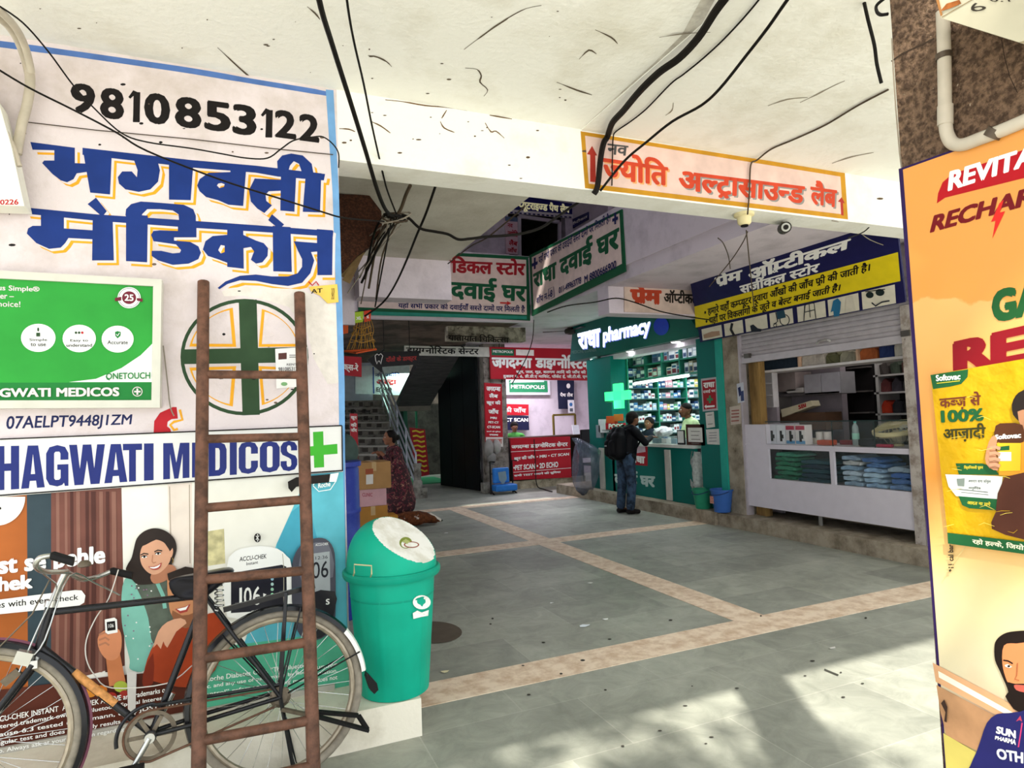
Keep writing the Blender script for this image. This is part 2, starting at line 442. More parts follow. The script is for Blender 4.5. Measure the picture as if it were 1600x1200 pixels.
struct(MB().box(-3, 4.46, 9.45, 9.56, 3.14, 4.24, LIL).build('wall_far_parapet'))
struct(MB().box(4.42, 5.98, 7.05, 7.32, 2.90, 3.25, LIL).build('wall_cross_beam'))
UP = M2('upper_wall', '#cfc6cf', '#aaa3ac', scale=2, spots=('#6a5f58', 8, .74))
u = MB(); u.box(-3, 5.18, 12.0, 12.2, 3.42, 7.6, UP).box(6.52, 9.5, 12.0, 12.2, 3.42, 7.6, UP).box(5.18, 6.52, 12.0, 12.2, 6.0, 7.6, UP)
struct(u.build('wall_upper_back'))
struct(MB().box(5.18, 6.52, 12.0, 15, 3.42, 3.44, DRK).box(5.1, 5.18, 12.2, 15, 3.42, 6.1, DRK).box(6.52, 6.6, 12.2, 15, 3.42, 6.1, DRK)
       .box(5.1, 6.6, 15, 15.1, 3.42, 6.1, DRK).box(5.1, 6.6, 12.2, 15, 6.0, 6.1, DRK).build('wall_upper_room'))
struct(MB().box(9.4, 9.6, 3.87, 17.5, 3.42, 7.6, UP).build('wall_upper_right'))
struct(MB().box(-8, 14, .62, 3.87, 3.645, 11, UP).build('wall_sun_blocker'))  # unseen upper storeys added to keep the sun out of the light well
struct(MB().box(-4, .3, 3.9, 12, 3.45, 9, UP).build('wall_upper_left'))
struct(MB().box(.3, 9.5, 6.3, 12.2, 7.6, 7.75, UP).box(6.2, 9.5, 3.87, 6.3, 7.6, 7.75, UP).build('ceiling_sky_blocker'))  # unseen slab added over the light well to cut the sky light
A = Art(2, 3.498, -1, step=.0008); CRK = M('#5f5446', .9); CREASE_SHADE = M2('crease_shade', '#b5aea2', '#dcd8cc', scale=9, lo=.35, hi=.65)
A.poly([(906,204),(950,178),(1000,140),(1055,92),(1095,40),(1122,-10),(1100,-10),(1065,55),(1020,100),(975,140),(925,186)], CREASE_SHADE, lay=1)  # grey shade along the ceiling crease by the cable, painted into the colour
for P in ([(725,77),(738,67),(757,53),(772,42),(786,33),(800,24),(822,13),(846,8)], [(727,106),(745,108),(752,118),(750,128),(762,140),(756,150)], [(800,190),(830,196),(860,205)], [(575,86),(590,89),(604,96),(612,104)], [(480,10),(492,20),(500,30)], [(930,46),(955,58),(965,68)], [(870,128),(900,140),(925,148)], [(340,74),(372,104),(398,127),(420,150)], [(905,92),(920,78),(932,84)]): A.line(P, [.8,2.2,2.6,1.6,.8], CRK, lay=2, sm=3)
for k in range(34):
    x, y = random.uniform(0,1000), random.uniform(2,190); r = random.uniform(.5,1.3)
    if y < 60+x*.14: A.poly(ell(x, y, r*random.uniform(1,3.5), r, 7), CRK, lay=2)
A.build('cracks_soot_and_shade', bpy.data.objects['ceiling'])
A = Art(2, 3.491, -1, step=.0008)
for P in ([(1250,160),(1275,148),(1300,135),(1320,126)], [(1030,58),(1070,52),(1110,50)], [(1040,180),(1050,172),(1052,160)], [(1300,255),(1330,245),(1365,238)], [(1200,165),(1230,155),(1262,152)]): A.line(P, [.8,2,1.2,.8], M('#8f8676', .9), lay=2, sm=3)
A.build('cracks_soot_and_shade', bpy.data.objects['ceiling_panel'])
# steps in front of the shops on the right
STP = M2('step_stone', '#a79b88', '#776b5a', scale=5, lo=.42, hi=.66, spots=('#453a2e', 7, .68), bump=.35)
s_ = MB(); s_.box(6.05, 9.4, 7.17, 12.0, 0, .185, STP); struct(s_.build('trim_6'))
s_ = MB(); s_.box(6.10, 9.4, 3.0, 7.17, 0, .17, STP); struct(s_.build('trim_7'))
# right side shops: partitions, back walls, wall above the signs
WHT = M('#dedada', .5, var=.06)
TEAL = M('#0b6259', .45, var=.08, scale=3)
w = MB(); w.box(SX+.02, SX+.30, 6.80, 7.08, .17, 3.25, CON); struct(w.build('wall_shop_pier'))
w = MB(); w.box(SX+.03, SX+.30, 3.87, 4.33, .17, 3.25, PLA).box(SX+.1, SX+.35, 3.87, 10.5, 2.6, 3.25, LIL); struct(w.build('wall_above_shops'))
w = MB(); w.box(8.6, 8.7, 3.87, 7.0, .17, 3.25, M('#4f4a48', .8)).box(SX+.3, 8.6, 6.93, 7.0, .17, 3.25, M('#7d7672', .8)).box(SX+.3, 8.6, 4.0, 4.1, .17, 3.25, M('#4f4a48', .8))
struct(w.build('wall_optical_shop'))
w = MB(); w.box(8.3, 8.4, 7.0, 10.8, .18, 3.2, M('#b9c8c6', .6)).box(SX+.3, 8.3, 10.45, 10.6, .18, 3.2, M('#d5dad2', .6)).box(SX+.3, 8.3, 7.02, 7.08, .18, 3.2, M('#b9c8c6', .6))
struct(w.build('wall_pharmacy_shop'))
# back of the arcade: stairwell, dark lobby, laboratory
w = MB(); w.box(5.02, 5.55, 13.2, 13.45, 0, 3.25, LIL).build
w = MB(); w.box(4.98, 5.5, 13.2, 13.45, 0, 3.25, M2('grimy_pier', '#8f867e', '#5a524a', scale=5, spots=('#2f2a26', 9, .6)))
struct(w.build('wall_lab_pier'))
w = MB(); w.box(5.0, 9.4, 15.6, 15.8, 0, 3.25, LIL).box(9.3, 9.4, 12, 15.6, 0, 3.25, LIL).box(5.0, 5.1, 13.45, 15.6, 0, 3.25, LIL); struct(w.build('wall_laboratory'))
w = MB(); w.box(5.5, 7.4, 13.15, 13.5, 0, .18, M2('pier_stone', '#b0a48c', '#7b705c', scale=5)); struct(w.build('trim_8'))
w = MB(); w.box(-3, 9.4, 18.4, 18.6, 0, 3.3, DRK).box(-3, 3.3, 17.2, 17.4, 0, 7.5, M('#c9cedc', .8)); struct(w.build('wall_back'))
w = MB(); w.box(.2, .4, 3.87, 9.4, 0, 3.25, M('#6d6a68', .8)).box(-.2, 1.55, 13.3, 13.5, 0, 7, LIL).box(1.4, 1.55, 13.5, 17.4, 0, 7, LIL); struct(w.build('wall_passage_left'))
# pillar on the right
pil = struct(MB().box(1.452, 1.61, .60, 1.0, 0, 3.498, PEB).build('wall_pillar'))
# ------------------------------------------------------------------ painted wall on the left
BLU = M('#1a3479', .5, var=.12); YEL = M('#e6a426', .5, var=.08); BLK = M('#191514', .5, var=.1); WPT = M('#dcd2d2', .6, var=.05)
DGR = M('#30492f', .55, var=.15); RED = M('#b3202a', .5, var=.08); SKY = M('#6f9fce', .6, var=.15); BND = M('#5476b4', .6, var=.2)
A = Art(1, WY)
A.line([(-30, 65), (100, 82), (205, 97), (300, 111), (400, 128), (480, 141), (514, 147)], [10, 9, 9, 9, 8, 8, 7], BND, sm=4)
A.poly([(509, 140), (521, 141), (529.5, 300), (538.5, 600), (541, 1070), (535, 1070), (529, 600), (519.5, 300)], SKY)
A.build('painted_border', wall)
A = Art(1, WY)
for ch, x0, x1, y0, y1 in (('9',110,149,130,178),('8',156,194,137,187),('1',201,218,141,190),('0',225,266,145,195),('8',273,315,151,201),('5',319,361,158,206),('3',363,401,163,212),('1',408,423,169,214),('2',429,463,172,217),('2',467,499,178,222)):
    k = (x1-x0)*.13
    if ch == '1': A.line([(x0+1, y0+12), (x0+9, y0+3), (x0+13, y0+5), (x0+12, y1)], [4,7,9,11], BLK, lay=1); A.line([(x0+13, y0+3), (x0+12, y1+1)], 10.5, BLK, lay=1); continue
    A.text(ch, [(x0, y0-k/2), (x1, y0+k/2), (x1, y1+k/2), (x0, y1-k/2)], BLK, lay=1, bold=.04)
A.build('painted_phone_number', wall)
PAINT = [  # big blue letters, each a closed brush shape (photo positions on the wall)
 [(47.5,222),(117,231),(117,255),(141,256),(141,268),(120,271),(115,280),(105,285),(95,282),(82,272),(66,255),(69,251),(85,251),(85,235),(51,234)],
 [(129,231),(175,237),(172,304),(141,301)],
 [(129,231),(297,250),(400,259),(508,272),(506,282),(434,276),(400,270),(300,262),(173,247),(129,242)],
 [(184,277),(191,268),(206,268),(214,277),(215,266),(210,252),(205,245),(245,247),(250,266),(247,284),(235,296),(217,300),(196,296),(186,287)],
 [(264,252),(302,257),(298,313),(264,312)],
 [[(308,290),(312,280),(326,270),(360,269),(360,258),(385,260),(380,322),(357,320),(341,313),(322,308),(312,299)],[(339,290),(343,294),(350,292),(351,288),(346,286),(341,287)]],
 [(440,281),(398,279),(389,297),(392,315),(402,326),(413,333),(425,321),(416,314),(415,304),(420,299),(440,298)],
 [(439,266),(463,268),(460,331),(438,329)], [(478,268),(502,271),(500,332),(473,331)],
 [(434,268),(433,252),(441,243),(455,240),(473,243),(487,256),(490,272),(472,270),(467,256),(459,252),(453,259),(451,266)],
 [(37,324),(150,335),(300,345),(400,352),(521,361),(520,370),(400,362),(300,356),(150,345),(40,334)],
 [(64,330),(100,333),(100,357),(145,360),(145,374),(107,372),(102,380),(95,387),(77,389),(57,380),(42,365),(44,357),(51,353),(64,353)],
 [(145,335),(176,338),(178,407),(144,407)], [(150,309),(167,330),(160,339),(137,319)],
 [(197,335),(231,337),(230,410),(197,408)],
 [(196,337),(197,327),(205,319),(220,315),(250,317),(287,320),(302,327),(306,337),(306,350),(280,347),(279,335),(270,329),(250,327),(230,327),(222,335),(222,341)],
 [(278,344),(307,347),(307,371),(272,371),(272,376),(297,378),(310,385),(314,395),(310,405),(295,412),(270,414),(247,407),(237,400),(237,392),(252,392),(270,396),(281,395),(283,391),(275,382),(240,377),(236,367),(240,361),(250,360),(278,361)],
 [[(317,390),(321,377),(332,369),(355,367),(356,411),(340,405),(325,400)],[(341,391),(345,396),(351,394),(351,384),(345,383)]],
 [(355,350),(380,352),(381,420),(355,417)],
 [(380,367),(400,376),(412,380),(419,388),(418,400),(410,410),(400,412),(392,406),(395,398),(397,393),(392,386),(380,388)],
 [(426,353),(454,355),(456,425),(427,424)], [(425,335),(444,351),(436,358),(419,344)],
 [(495,358),(520,360),(519,430),(496,430)],
 [(459,377),(497,380),(497,393),(486,394),(491,407),(485,427),(472,442),(450,447),(425,444),(400,439),(375,438),(355,444),(343,452),(340,450),(352,440),(375,431),(400,429),(425,432),(450,432),(465,427),(472,417),(472,405),(466,393)],
]
A = Art(1, WY)
def shift(p, dx, dy): return [shift(q, dx, dy) if isinstance(q[0], (list, tuple)) else (q[0]+dx, q[1]+dy) for q in p]
for dx, dy, m, l in ((8, 7.5, YEL, 1), (4, 3.8, WPT, 2), (0, 0, BLU, 3)):
    for p in PAINT: A.poly(shift(p, dx, dy), m, lay=l)
A.build('painted_shop_name', wall)
A = Art(1, WY)
ring = lambda rx, ry: ell(382, 558, rx, ry, 48)
A.poly([ring(100, 91), ring(94.5, 85.5)], DGR, lay=1)
for sx, sy in ((-1,-1), (1,-1), (1,1), (-1,1)):
    xi, yi = (369 if sx < 0 else 404), (542 if sy < 0 else 572)
    q = [(xi, yi)]+[(382+sx*88*cos(t), 558+sy*79*sin(t)) for t in [radians(a) for a in range(12, 81, 6)] if True]
    q = [(x, y) for x, y in q if (x-xi)*sx >= -1 and (y-yi)*sy >= -1]
    cx = sum(p[0] for p in q)/len(q); cy = sum(p[1] for p in q)/len(q)
    A.poly([q, [(cx+(x-cx)*.86, cy+(y-cy)*.86) for x, y in q]], YEL, lay=2)
A.poly([(373,470),(401,468),(406,648),(379,649)], DGR, lay=1); A.poly([(284,546),(480,542),(480,566),(285,569)], DGR, lay=1)
A.build('painted_pharmacy_cross', wall)
A = Art(1, WY)
A.text('07AELPT9448J1ZM', [(10,650),(207,647),(207,668),(10,677)], M('#232a55', .6), bold=.02, shear=.12)
A.poly([(270,636),(250,645),(241,658),(240,677),(268,676),(266,670),(261,666),(262,659),(268,655),(278,654),(276,636)], RED)
A.line([(281,640),(285,656),(272,659),(266,664),(272,672),(278,670)], 4, YEL)
A.build('painted_tax_number', wall)
PEEL = M('#dfd8d0', .8, var=.10, scale=20, bump=.5)
A = Art(1, WY)
A.poly([(345,452),(380,448),(470,452),(500,466),(529,480),(535,598),(512,600),(490,560),(480,520),(465,500),(452,480),(420,470),(380,462),(350,463)], PEEL)
for k in range(46):
    x, y = random.uniform(5, 520), random.uniform(95, 640); r = random.uniform(.8, 2.2)
    A.poly(ell(x, y+(x*.12 if y < 200 else 0), r*random.uniform(1, 3), r, 7), BLK if k % 3 else M('#6e5d50', .8), lay=1)
A.line([(38,192),(150,205),(300,219),(420,233),(520,243)], 1.6, M('#4a4038', .8))
A.line([(0,323),(40,325)], 2, M('#4a4038', .8))
A.build('peeled_paint_and_stains', wall)

# wall papers, boards
def board(name, px, depth, mat, axis=1, val=WY, parent=None, dirn=None):
    """rigid panel whose face outline is px, backed depth metres away from the viewer"""
    s = MB(); d = [0, 0, 0]; d[axis] = depth
    s.prism([at(x, y, axis, val) for x, y in px], d, mat); return s.build(name, parent)
def sign(name, px, axis, face, depth, mat, label, cat='sign', group=None, bname='board'):
    """a signboard thing: empty at the middle of its lower edge, a board; returns (root, Art for its face)"""
    P = [at(x, y, axis, face) for x, y in px]
    c = sum(P, Vector())/len(P); c.z = min(p.z for p in P)
    r = thing(name, c, label, cat, group); board(bname, px, depth, mat, axis, face, r)
    return r, Art(axis, face)
GLS = M('#e9ece8', .25, var=.04)
# green light box
GRN = M('#2f9a3a', .35, var=.15, scale=4); GRD = M('#1f7a36', .35, var=.1)
r, A = sign('light_box_sign', [(-60,420),(253,437),(250,637),(-60,638.5)], 1, WY-.085, .083, M('#e3e2d6', .4, var=.06), 'green framed light box sign on the painted wall with three white circles')
A.poly([(-60,433),(239,446.5),(237.5,625),(-60,627)], GRN)
A.poly([(-60,598),(237.5,597.5),(237.5,625),(-60,627)], GRD)
A.poly([(108,597),(150,592),(190,575),(220,555),(238,537),(237.5,597)], GLS)
A.text('Plus Simple®', [(-14,444),(62,448),(62,458),(-14,456)], WPT, bold=.02); A.text('meter –', [(-20,459),(22,460),(22,467),(-20,467)], WPT, bold=.02); A.text('choice!', [(-10,470),(32,471),(32,480),(-10,479)], WPT, bold=.01)
for cx, cy, rx, ry, t1, t2 in ((60,528,27,22,'Simple','to use'), (124,529,26,21.5,'Easy to','understand'), (184,530,25,21,'','Accurate')):
    A.poly(ell(cx, cy, rx, ry, 32), GLS)
    if t1: A.text(t1, [(cx-14,cy+1),(cx+14,cy+1),(cx+14,cy+6),(cx-14,cy+6)], BLK, bold=.02)
    w = 20 if t2 == 'understand' else 16 if t2 == 'Accurate' else 12
    A.text(t2, [(cx-w,cy+8),(cx+w,cy+8),(cx+w,cy+13),(cx-w,cy+13)] if t1 else [(cx-w,cy+2),(cx+w,cy+2),(cx+w,cy+8),(cx-w,cy+8)], BLK, bold=.02)
A.poly([(57,520),(63,520),(63,526),(57,526)], DGR); A.poly(ell(60,515,1.5,3), DGR)
for q in (-5, 0, 5): A.poly(ell(124+q,520,2,2,10), RED if q > 0 else DGR)
A.poly([(180,519),(184,517.5),(189,519),(188.5,525),(184,529),(180.5,525)], GRD); A.line([(182,522.5),(184,525),(187,520.5)], 1.2, GLS)
A.poly(ell(202,465.5,18,16.5,32), GLS); A.poly([ell(202,465.5,16.5,15.2,32), ell(202,465.5,15.6,14.4,32)], M('#6b6d70', .5)); A.poly(ell(202,465.5,11,10,28), M('#6d2334', .5))
A.poly([(180,466),(190,464),(190,470),(180,471)], M('#6d2334', .5)); A.poly([(214,466),(223,467),(223,472),(214,470)], M('#6d2334', .5))
A.text('25', [(195,460),(209,460.5),(209,471),(195,470.5)], GLS, bold=.03)
A.text('ONETOUCH', [(166,583),(235,581.5),(235,592),(166,593)], GRD, bold=.02); A.line([(166,588),(168,592.5),(172,594)], 1.5, GRD)
A.text('BHAGWATI MEDICOS', [(-50,607),(187,605),(187,619.5),(-50,621.5)], WPT, bold=.045)
A.poly([ell(215,612,8,7.6,28), ell(215,612,6.8,6.4,28)], WPT); A.poly([(213.6,607),(216.4,607),(216.4,617),(213.6,617)], WPT); A.poly([(210,610.7),(220,610.7),(220,613.3),(210,613.3)], WPT)
A.build('printed_face', r)
s = MB()
for a, b in (((-60,420),(253,437)), ((-60,638.5),(250,637)), ((253,437),(250,637))):
    p, q = at(*a, 1, WY-.09), at(*b, 1, WY-.09); ins = Vector((-.018, 0, 0)) if a[0] > 200 else Vector((0, 0, -.018 if a[1] < 500 else .018))
    s.bar(p+ins, q+ins, .036, .02 if a[0] < 200 else .022, M('#cfcec2', .4, var=.06), up=(0,1,0))
s.build('frame', r)
# long white shop board
r, A = sign('shop_sign', [(-70,690),(534,664.5),(535.5,736),(-70,781)], 1, WY-.022, .02, M('#dfdfdc', .3, var=.04), 'long white board with condensed blue letters and a green cross')
NVY = M('#242f74', .3, var=.08)
top = lambda x: 697-.018*x; bot = lambda x: 766-.066*x
RO = [(.5,1),(.15,.95),(0,.8),(0,.2),(.15,.05),(.5,0),(.85,.05),(1,.2),(1,.8),(.85,.95)]; RI = [(.36,.2),(.42,.16),(.58,.16),(.64,.2),(.64,.8),(.58,.84),(.42,.84),(.36,.8)]
BLOCK = {'H': [[(0,0),(0,1),(.36,1),(.36,.6),(.64,.6),(.64,1),(1,1),(1,0),(.64,0),(.64,.43),(.36,.43),(.36,0)]],
 'A': [[(0,0),(.28,1),(.72,1),(1,0),(.67,0),(.63,.17),(.37,.17),(.33,0)],[(.41,.33),(.59,.33),(.5,.8)]],
 'G': [[(1,.64),(1,.8),(.85,.95),(.5,1),(.15,.95),(0,.8),(0,.2),(.15,.05),(.5,0),(.72,.03),(.8,.08),(.84,0),(1,0),(1,.53),(.5,.53),(.5,.40),(.65,.40),(.65,.2),(.58,.16),(.42,.16),(.36,.2),(.36,.8),(.42,.84),(.58,.84),(.64,.8),(.64,.64)]],
 'W': [[(0,1),(.22,1),(.30,.4),(.38,1),(.62,1),(.70,.4),(.78,1),(1,1),(.85,0),(.60,0),(.5,.6),(.40,0),(.15,0)]],
 'T': [[(0,1),(1,1),(1,.83),(.68,.83),(.68,0),(.32,0),(.32,.83),(0,.83)]], 'I': [[(0,0),(0,1),(1,1),(1,0)]],
 'M': [[(0,0),(0,1),(.36,1),(.5,.45),(.64,1),(1,1),(1,0),(.74,0),(.74,.7),(.58,0),(.42,0),(.26,.7),(.26,0)]],
 'E': [[(0,0),(0,1),(1,1),(1,.83),(.42,.83),(.42,.6),(.9,.6),(.9,.44),(.42,.44),(.42,.17),(1,.17),(1,0)]],
 'D': [[(0,0),(0,1),(.6,1),(.9,.93),(1,.78),(1,.22),(.9,.07),(.6,0)],[(.38,.17),(.56,.18),(.62,.25),(.62,.75),(.56,.82),(.38,.83)]],
 'C': [[(1,.62),(1,.8),(.85,.95),(.5,1),(.15,.95),(0,.8),(0,.2),(.15,.05),(.5,0),(.85,.05),(1,.2),(1,.40),(.64,.40),(.64,.2),(.58,.16),(.42,.16),(.36,.2),(.36,.8),(.42,.84),(.58,.84),(.64,.8),(.64,.62)]],
 'O': [RO, RI], 'U': [[(0,1),(.36,1),(.36,.2),(.42,.15),(.58,.15),(.64,.2),(.64,1),(1,1),(1,.2),(.85,.05),(.5,0),(.15,.05),(0,.2)]],
 'S': [[(.97,.68),(.97,.82),(.83,.95),(.5,1),(.17,.95),(.02,.82),(.02,.66),(.12,.55),(.5,.44),(.62,.38),(.64,.22),(.58,.15),(.42,.15),(.37,.22),(.37,.34),(.02,.34),(.02,.2),(.17,.05),(.5,0),(.83,.05),(.98,.2),(.98,.38),(.88,.5),(.5,.6),(.40,.66),(.38,.78),(.44,.85),(.56,.85),(.62,.78),(.62,.68)]]}
BLOCK['B'] = [[(0,0),(0,1),(.6,1),(.9,.93),(.98,.78),(.95,.6),(.82,.52),(.97,.43),(1,.25),(.9,.07),(.6,0)], [(.38,.6),(.56,.6),(.62,.65),(.62,.78),(.56,.84),(.38,.84)], [(.38,.16),(.56,.16),(.63,.22),(.63,.38),(.56,.44),(.38,.44)]]
for ch, x0, x1 in (('B',-40,-12),('H',-6,30),('A',33,70),('G',72,107),('W',108,164),('A',163,199),('T',192,222),('I',225,240),('M',255,296),('E',300,321),('D',326,354),('I',359,370),('C',373,403),('O',406,437),('S',438,465)):
    A.poly([[(x0+(x1-x0)*u, bot(x0+(x1-x0)*u)+(top(x0+(x1-x0)*u)-bot(x0+(x1-x0)*u))*v) for u, v in l] for l in BLOCK[ch]], NVY, lay=1)
A.poly([(489,675),(505,674),(506.5,730),(491,731)], M('#3ea92c', .3), lay=1); A.poly([(469,699),(527,693.5),(527.5,709),(469.5,713.5)], M('#3ea92c', .3), lay=1)
A.line([(-70,689),(534,665)], 2, BLK); A.line([(-70,779),(535,735)], 2, BLK); A.line([(534,665),(535,736)], 2, BLK)
A.build('lettering', r)
# glucose-meter poster
r, A = sign('advertising_poster', [(-70,781),(536,736),(545,1071),(-70,1188)], 1, WY-.006, .005, M('#ece9e0', .3, var=.03), 'big glossy glucose meter poster behind the bicycle showing two smiling people', 'poster', bname='sheet')
OR = M('#b1622c', .35, var=.25, scale=3); TL = M('#35454d', .35, var=.15); CUR = M('#74493f', .35, var=.15); CUL = M('#8a6154', .35, var=.1); CUD = M('#52302a', .35, var=.1)
A.poly([(-70,783),(44,773),(46,1075),(-70,1100)], OR); A.poly([(42,773),(83,770),(84,1070),(44,1075)], TL); A.poly([(80,770),(190,762),(195,1040),(80,1070)], CUR)
for x, w, m in ((90,5,CUL),(103,4,CUL),(112,5,CUD),(122,6,CUL),(136,5,CUD),(146,7,CUD),(158,6,CUL),(168,5,CUD),(178,7,CUL)): A.line([(x,768),(x+1,900),(x-1,1050)], w, m)
A.poly([(190,762),(480,741),(470,1080),(196,1060)], M('#eceade', .3, var=.04)); A.poly([(262,757),(300,754),(300,900),(266,900)], M('#e6d9cc', .3)); A.line([(265,760),(268,880)], 1.2, M('#a59682')); A.line([(296,757),(297,880)], 1.2, M('#a59682'))
A.poly([(325,830),(350,826),(352,880),(325,884)], M('#d8cf9c', .4, var=.4, scale=20))
A.poly([(481,741),(536,737),(545,1071),(420,1092),(380,1010),(432,850)], M('#62bfd0', .3, var=.18, scale=5)); A.poly([(432,850),(455,800),(480,780),(500,860),(440,900)], M('#4aa8c0', .3))
A.poly([(345,1010),(545,985),(545,1071),(300,1115),(330,1050)], M('#58b592', .3, var=.12)); A.poly([(-70,1085),(46,1072),(180,1055),(335,1042),(300,1118),(-70,1188)], M('#57291d', .35, var=.25, scale=4))
A.poly(ell(-5,776,45,45,32,0,pi)+[(-50,776)], M('#f4f2ea', .3)); A.poly(ell(-1,794,4,2.5,12), BLK)
W_ = M('#f5f5f0', .3, var=.02)
A.text('st se pehle', [(-2,868),(165,851),(165,888),(-2,906)], W_, bold=.045); A.text('chek', [(-20,902),(52,896),(52,919),(-20,927)], W_, bold=.05)
A.poly([(-70,945),(118,921.5),(128,922),(134,930),(132,941),(122,947),(-70,966)], W_)
A.text('diabetes with every check', [(-46,943),(123,928),(123,939),(-46,958)], BLK, bold=.012)
T = lambda L: [(180+x*.15, 800+y*.15) for x, y in L]
SK = M('#d9a383', .4, var=.08); SKD = M('#b57a5c', .4, var=.08); HR = M('#2d2420', .4, var=.2); TLD = M('#7fbfae', .4, var=.12); SCF = M('#5c665a', .4, var=.25, scale=20)
A.poly([(195,905),(190,960),(196,1000),(203,1030),(204,1045),(227,1046),(240,1005),(262,965),(256,925),(225,900)], TLD, sm=4)
A.poly([(214,908),(262,903),(298,915),(300,962),(262,972),(240,1005),(232,965),(222,935)], SCF, sm=3); A.line([(245,908),(255,930),(258,950)], 6, TLD)
for k in range(22): A.poly(ell(random.uniform(195,238), random.uniform(910,1030), 1.3, 1.2, 8), M('#8c6a86') if k % 2 else W_)
A.poly(T([(400,165),(300,200),(230,270),(200,370),(175,470),(130,550),(120,610),(200,720),(260,750),(400,740),(480,700),(560,640),(600,520),(640,400),(630,300),(580,230),(500,180)]), HR, sm=4)
A.poly(T([(380,640),(400,735),(500,722),(600,660),(640,590),(560,540)]), SKD, sm=3)
A.poly(T([(430,283),(350,310),(290,350),(264,430),(275,530),(330,610),(400,645),(470,625),(540,560),(580,480),(570,390),(520,320)]), SK, sm=4)
A.poly(T([(575,380),(600,370),(605,420),(585,470)]), SK, sm=3)
A.poly(T([(430,283),(500,300),(560,380),(575,400),(610,330),(540,220),(430,230),(310,270),(285,350)]), HR, sm=3)
for ex, ey in ((308,461), (452,427)):
    A.poly(T([(ex-30,ey+4),(ex-8,ey-12),(ex+14,ey-10),(ex+30,ey),(ex+6,ey+12),(ex-16,ey+12)]), W_, sm=2); A.poly(T(ell(ex,ey,12,12,12)), BLK)
    A.line(T([(ex-34,ey+2),(ex-8,ey-14),(ex+30,ey-8)]), 1.3, BLK); A.line(T([(ex-40,ey-18),(ex-4,ey-36),(ex+42,ey-28)]), 1.8, HR)
A.line(T([(395,440),(388,510),(400,525),(430,515)]), 1.1, SKD)
A.poly(T([(350,560),(400,562),(450,545),(488,520),(470,575),(425,595),(380,588)]), M('#b4483f', .4), sm=2); A.poly(T([(362,566),(410,566),(460,545),(476,535),(455,568),(415,582),(380,578)]), W_, sm=2)
A.line(T([(600,470),(608,500),(600,525)]), 1.5, M('#8a6d3a'))
OG = M('#a33f20', .35, var=.2, scale=8); FC = M('#c4875e', .4, var=.1)
A.poly([(240,1062),(226,1052),(236,1015),(258,985),(300,968),(338,955),(352,972),(350,1000),(336,1045),(300,1072)], OG, sm=3); A.poly([(224,1052),(240,1018),(240,1065),(226,1072)], M('#7c2c1a', .35), sm=2)
A.poly([(262,912),(266,900),(300,895),(322,905),(322,945),(312,965),(290,978),(270,962),(264,940)], FC, sm=3); A.poly([(270,952),(285,960),(305,955),(318,940),(312,968),(290,980),(272,968)], M('#8d5a3d', .4), sm=2)
A.poly([(274,950),(290,946),(298,942),(293,954),(282,957)], M('#a8403a', .4)); A.poly([(277,950),(290,947),(295,944),(291,951),(282,953)], W_)
A.poly([(262,895),(290,884),(325,890),(326,905),(300,898),(264,906)], HR)
A.poly([(240,1010),(248,985),(262,970),(283,964),(292,972),(276,985),(262,1010),(256,1000),(252,1012),(246,1004)], SK, sm=2)
A.poly([(166,1020),(188,1016),(198,1066),(172,1070)], M('#c77b4f', .4)); A.poly([(154,996),(163,984),(184,980),(191,992),(190,1015),(182,1028),(168,1028),(157,1014)], M('#d38a62', .4), sm=3)
for y in (990, 998, 1006): A.line([(156,y),(166,y-4),(172,y)], 3, SKD)
A.poly([(165,966),(180,963),(184,966),(185,986),(170,989),(166,986)], W_); A.poly([(168,970),(181,968),(182,982),(169,984)], BLK); A.text('106', [(171,973),(179,972),(179,978),(171,979)], W_)
for x, y, rr, m in ((142,1078,11,'#d98a2c'),(160,1075,9,'#c96f22'),(190,1070,11,'#a7b544'),(176,1085,8,'#9c2a22'),(196,1082,8,'#a3332a')): A.poly(ell(x,y,rr,rr*.8,18), M(m, .35))
A.poly([(355,883),(362,865),(377,856),(407,852),(433,856),(448,868),(455,884),(455,960),(355,962)], W_, sm=2); A.poly([(361,894),(440,881),(447,884),(448,950),(361,956)], M('#20202a', .25)); A.line([(441,864),(443,885),(443,950)], 1, M('#b8b09c'))
A.text('ACCU-CHEK', [(374,869),(416,864),(416,871),(374,876)], BLK, bold=.01, shear=.1); A.text('Instant', [(385,877),(403,874.5),(403,879),(385,882)], BLK)
for ch, x in (('1',374),('0',381),('6',395)): A.text(ch, [(x,917-(x-374)*.1),(x+(12 if ch != '1' else 4),916-(x-374)*.1),(x+(12 if ch != '1' else 4),945-(x-374)*.1),(x,946-(x-374)*.1)], W_, bold=.01)
A.poly([(411,925),(416,927),(411,931)], W_); A.text('mg/dL', [(393,951),(408,949),(408,953),(393,956)], W_)
for y, m in ((903,'#8fb7c9'),(911,'#a9c9c4'),(919,'#9fd0b4'),(927,'#9fe0b4')): A.poly(ell(425,y,2.4,2.6,12), M(m))
A.poly(ell(402,839,5.2,7,20), BLK); A.line([(399.5,836),(404.5,842),(402,845),(402,833),(404.5,836),(399.5,842)], .9, W_)
DV = M('#4b4b56', .3, var=.12); A.poly([(455,900),(458,870),(470,850),(490,840),(508,841),(520,856),(523,885),(523,960),(515,985),(492,998),(468,990),(457,955)], DV, sm=3); A.poly([(468,870),(480,850),(505,846),(516,858),(519,900),(470,905)], M('#6d6d78', .3), sm=2)
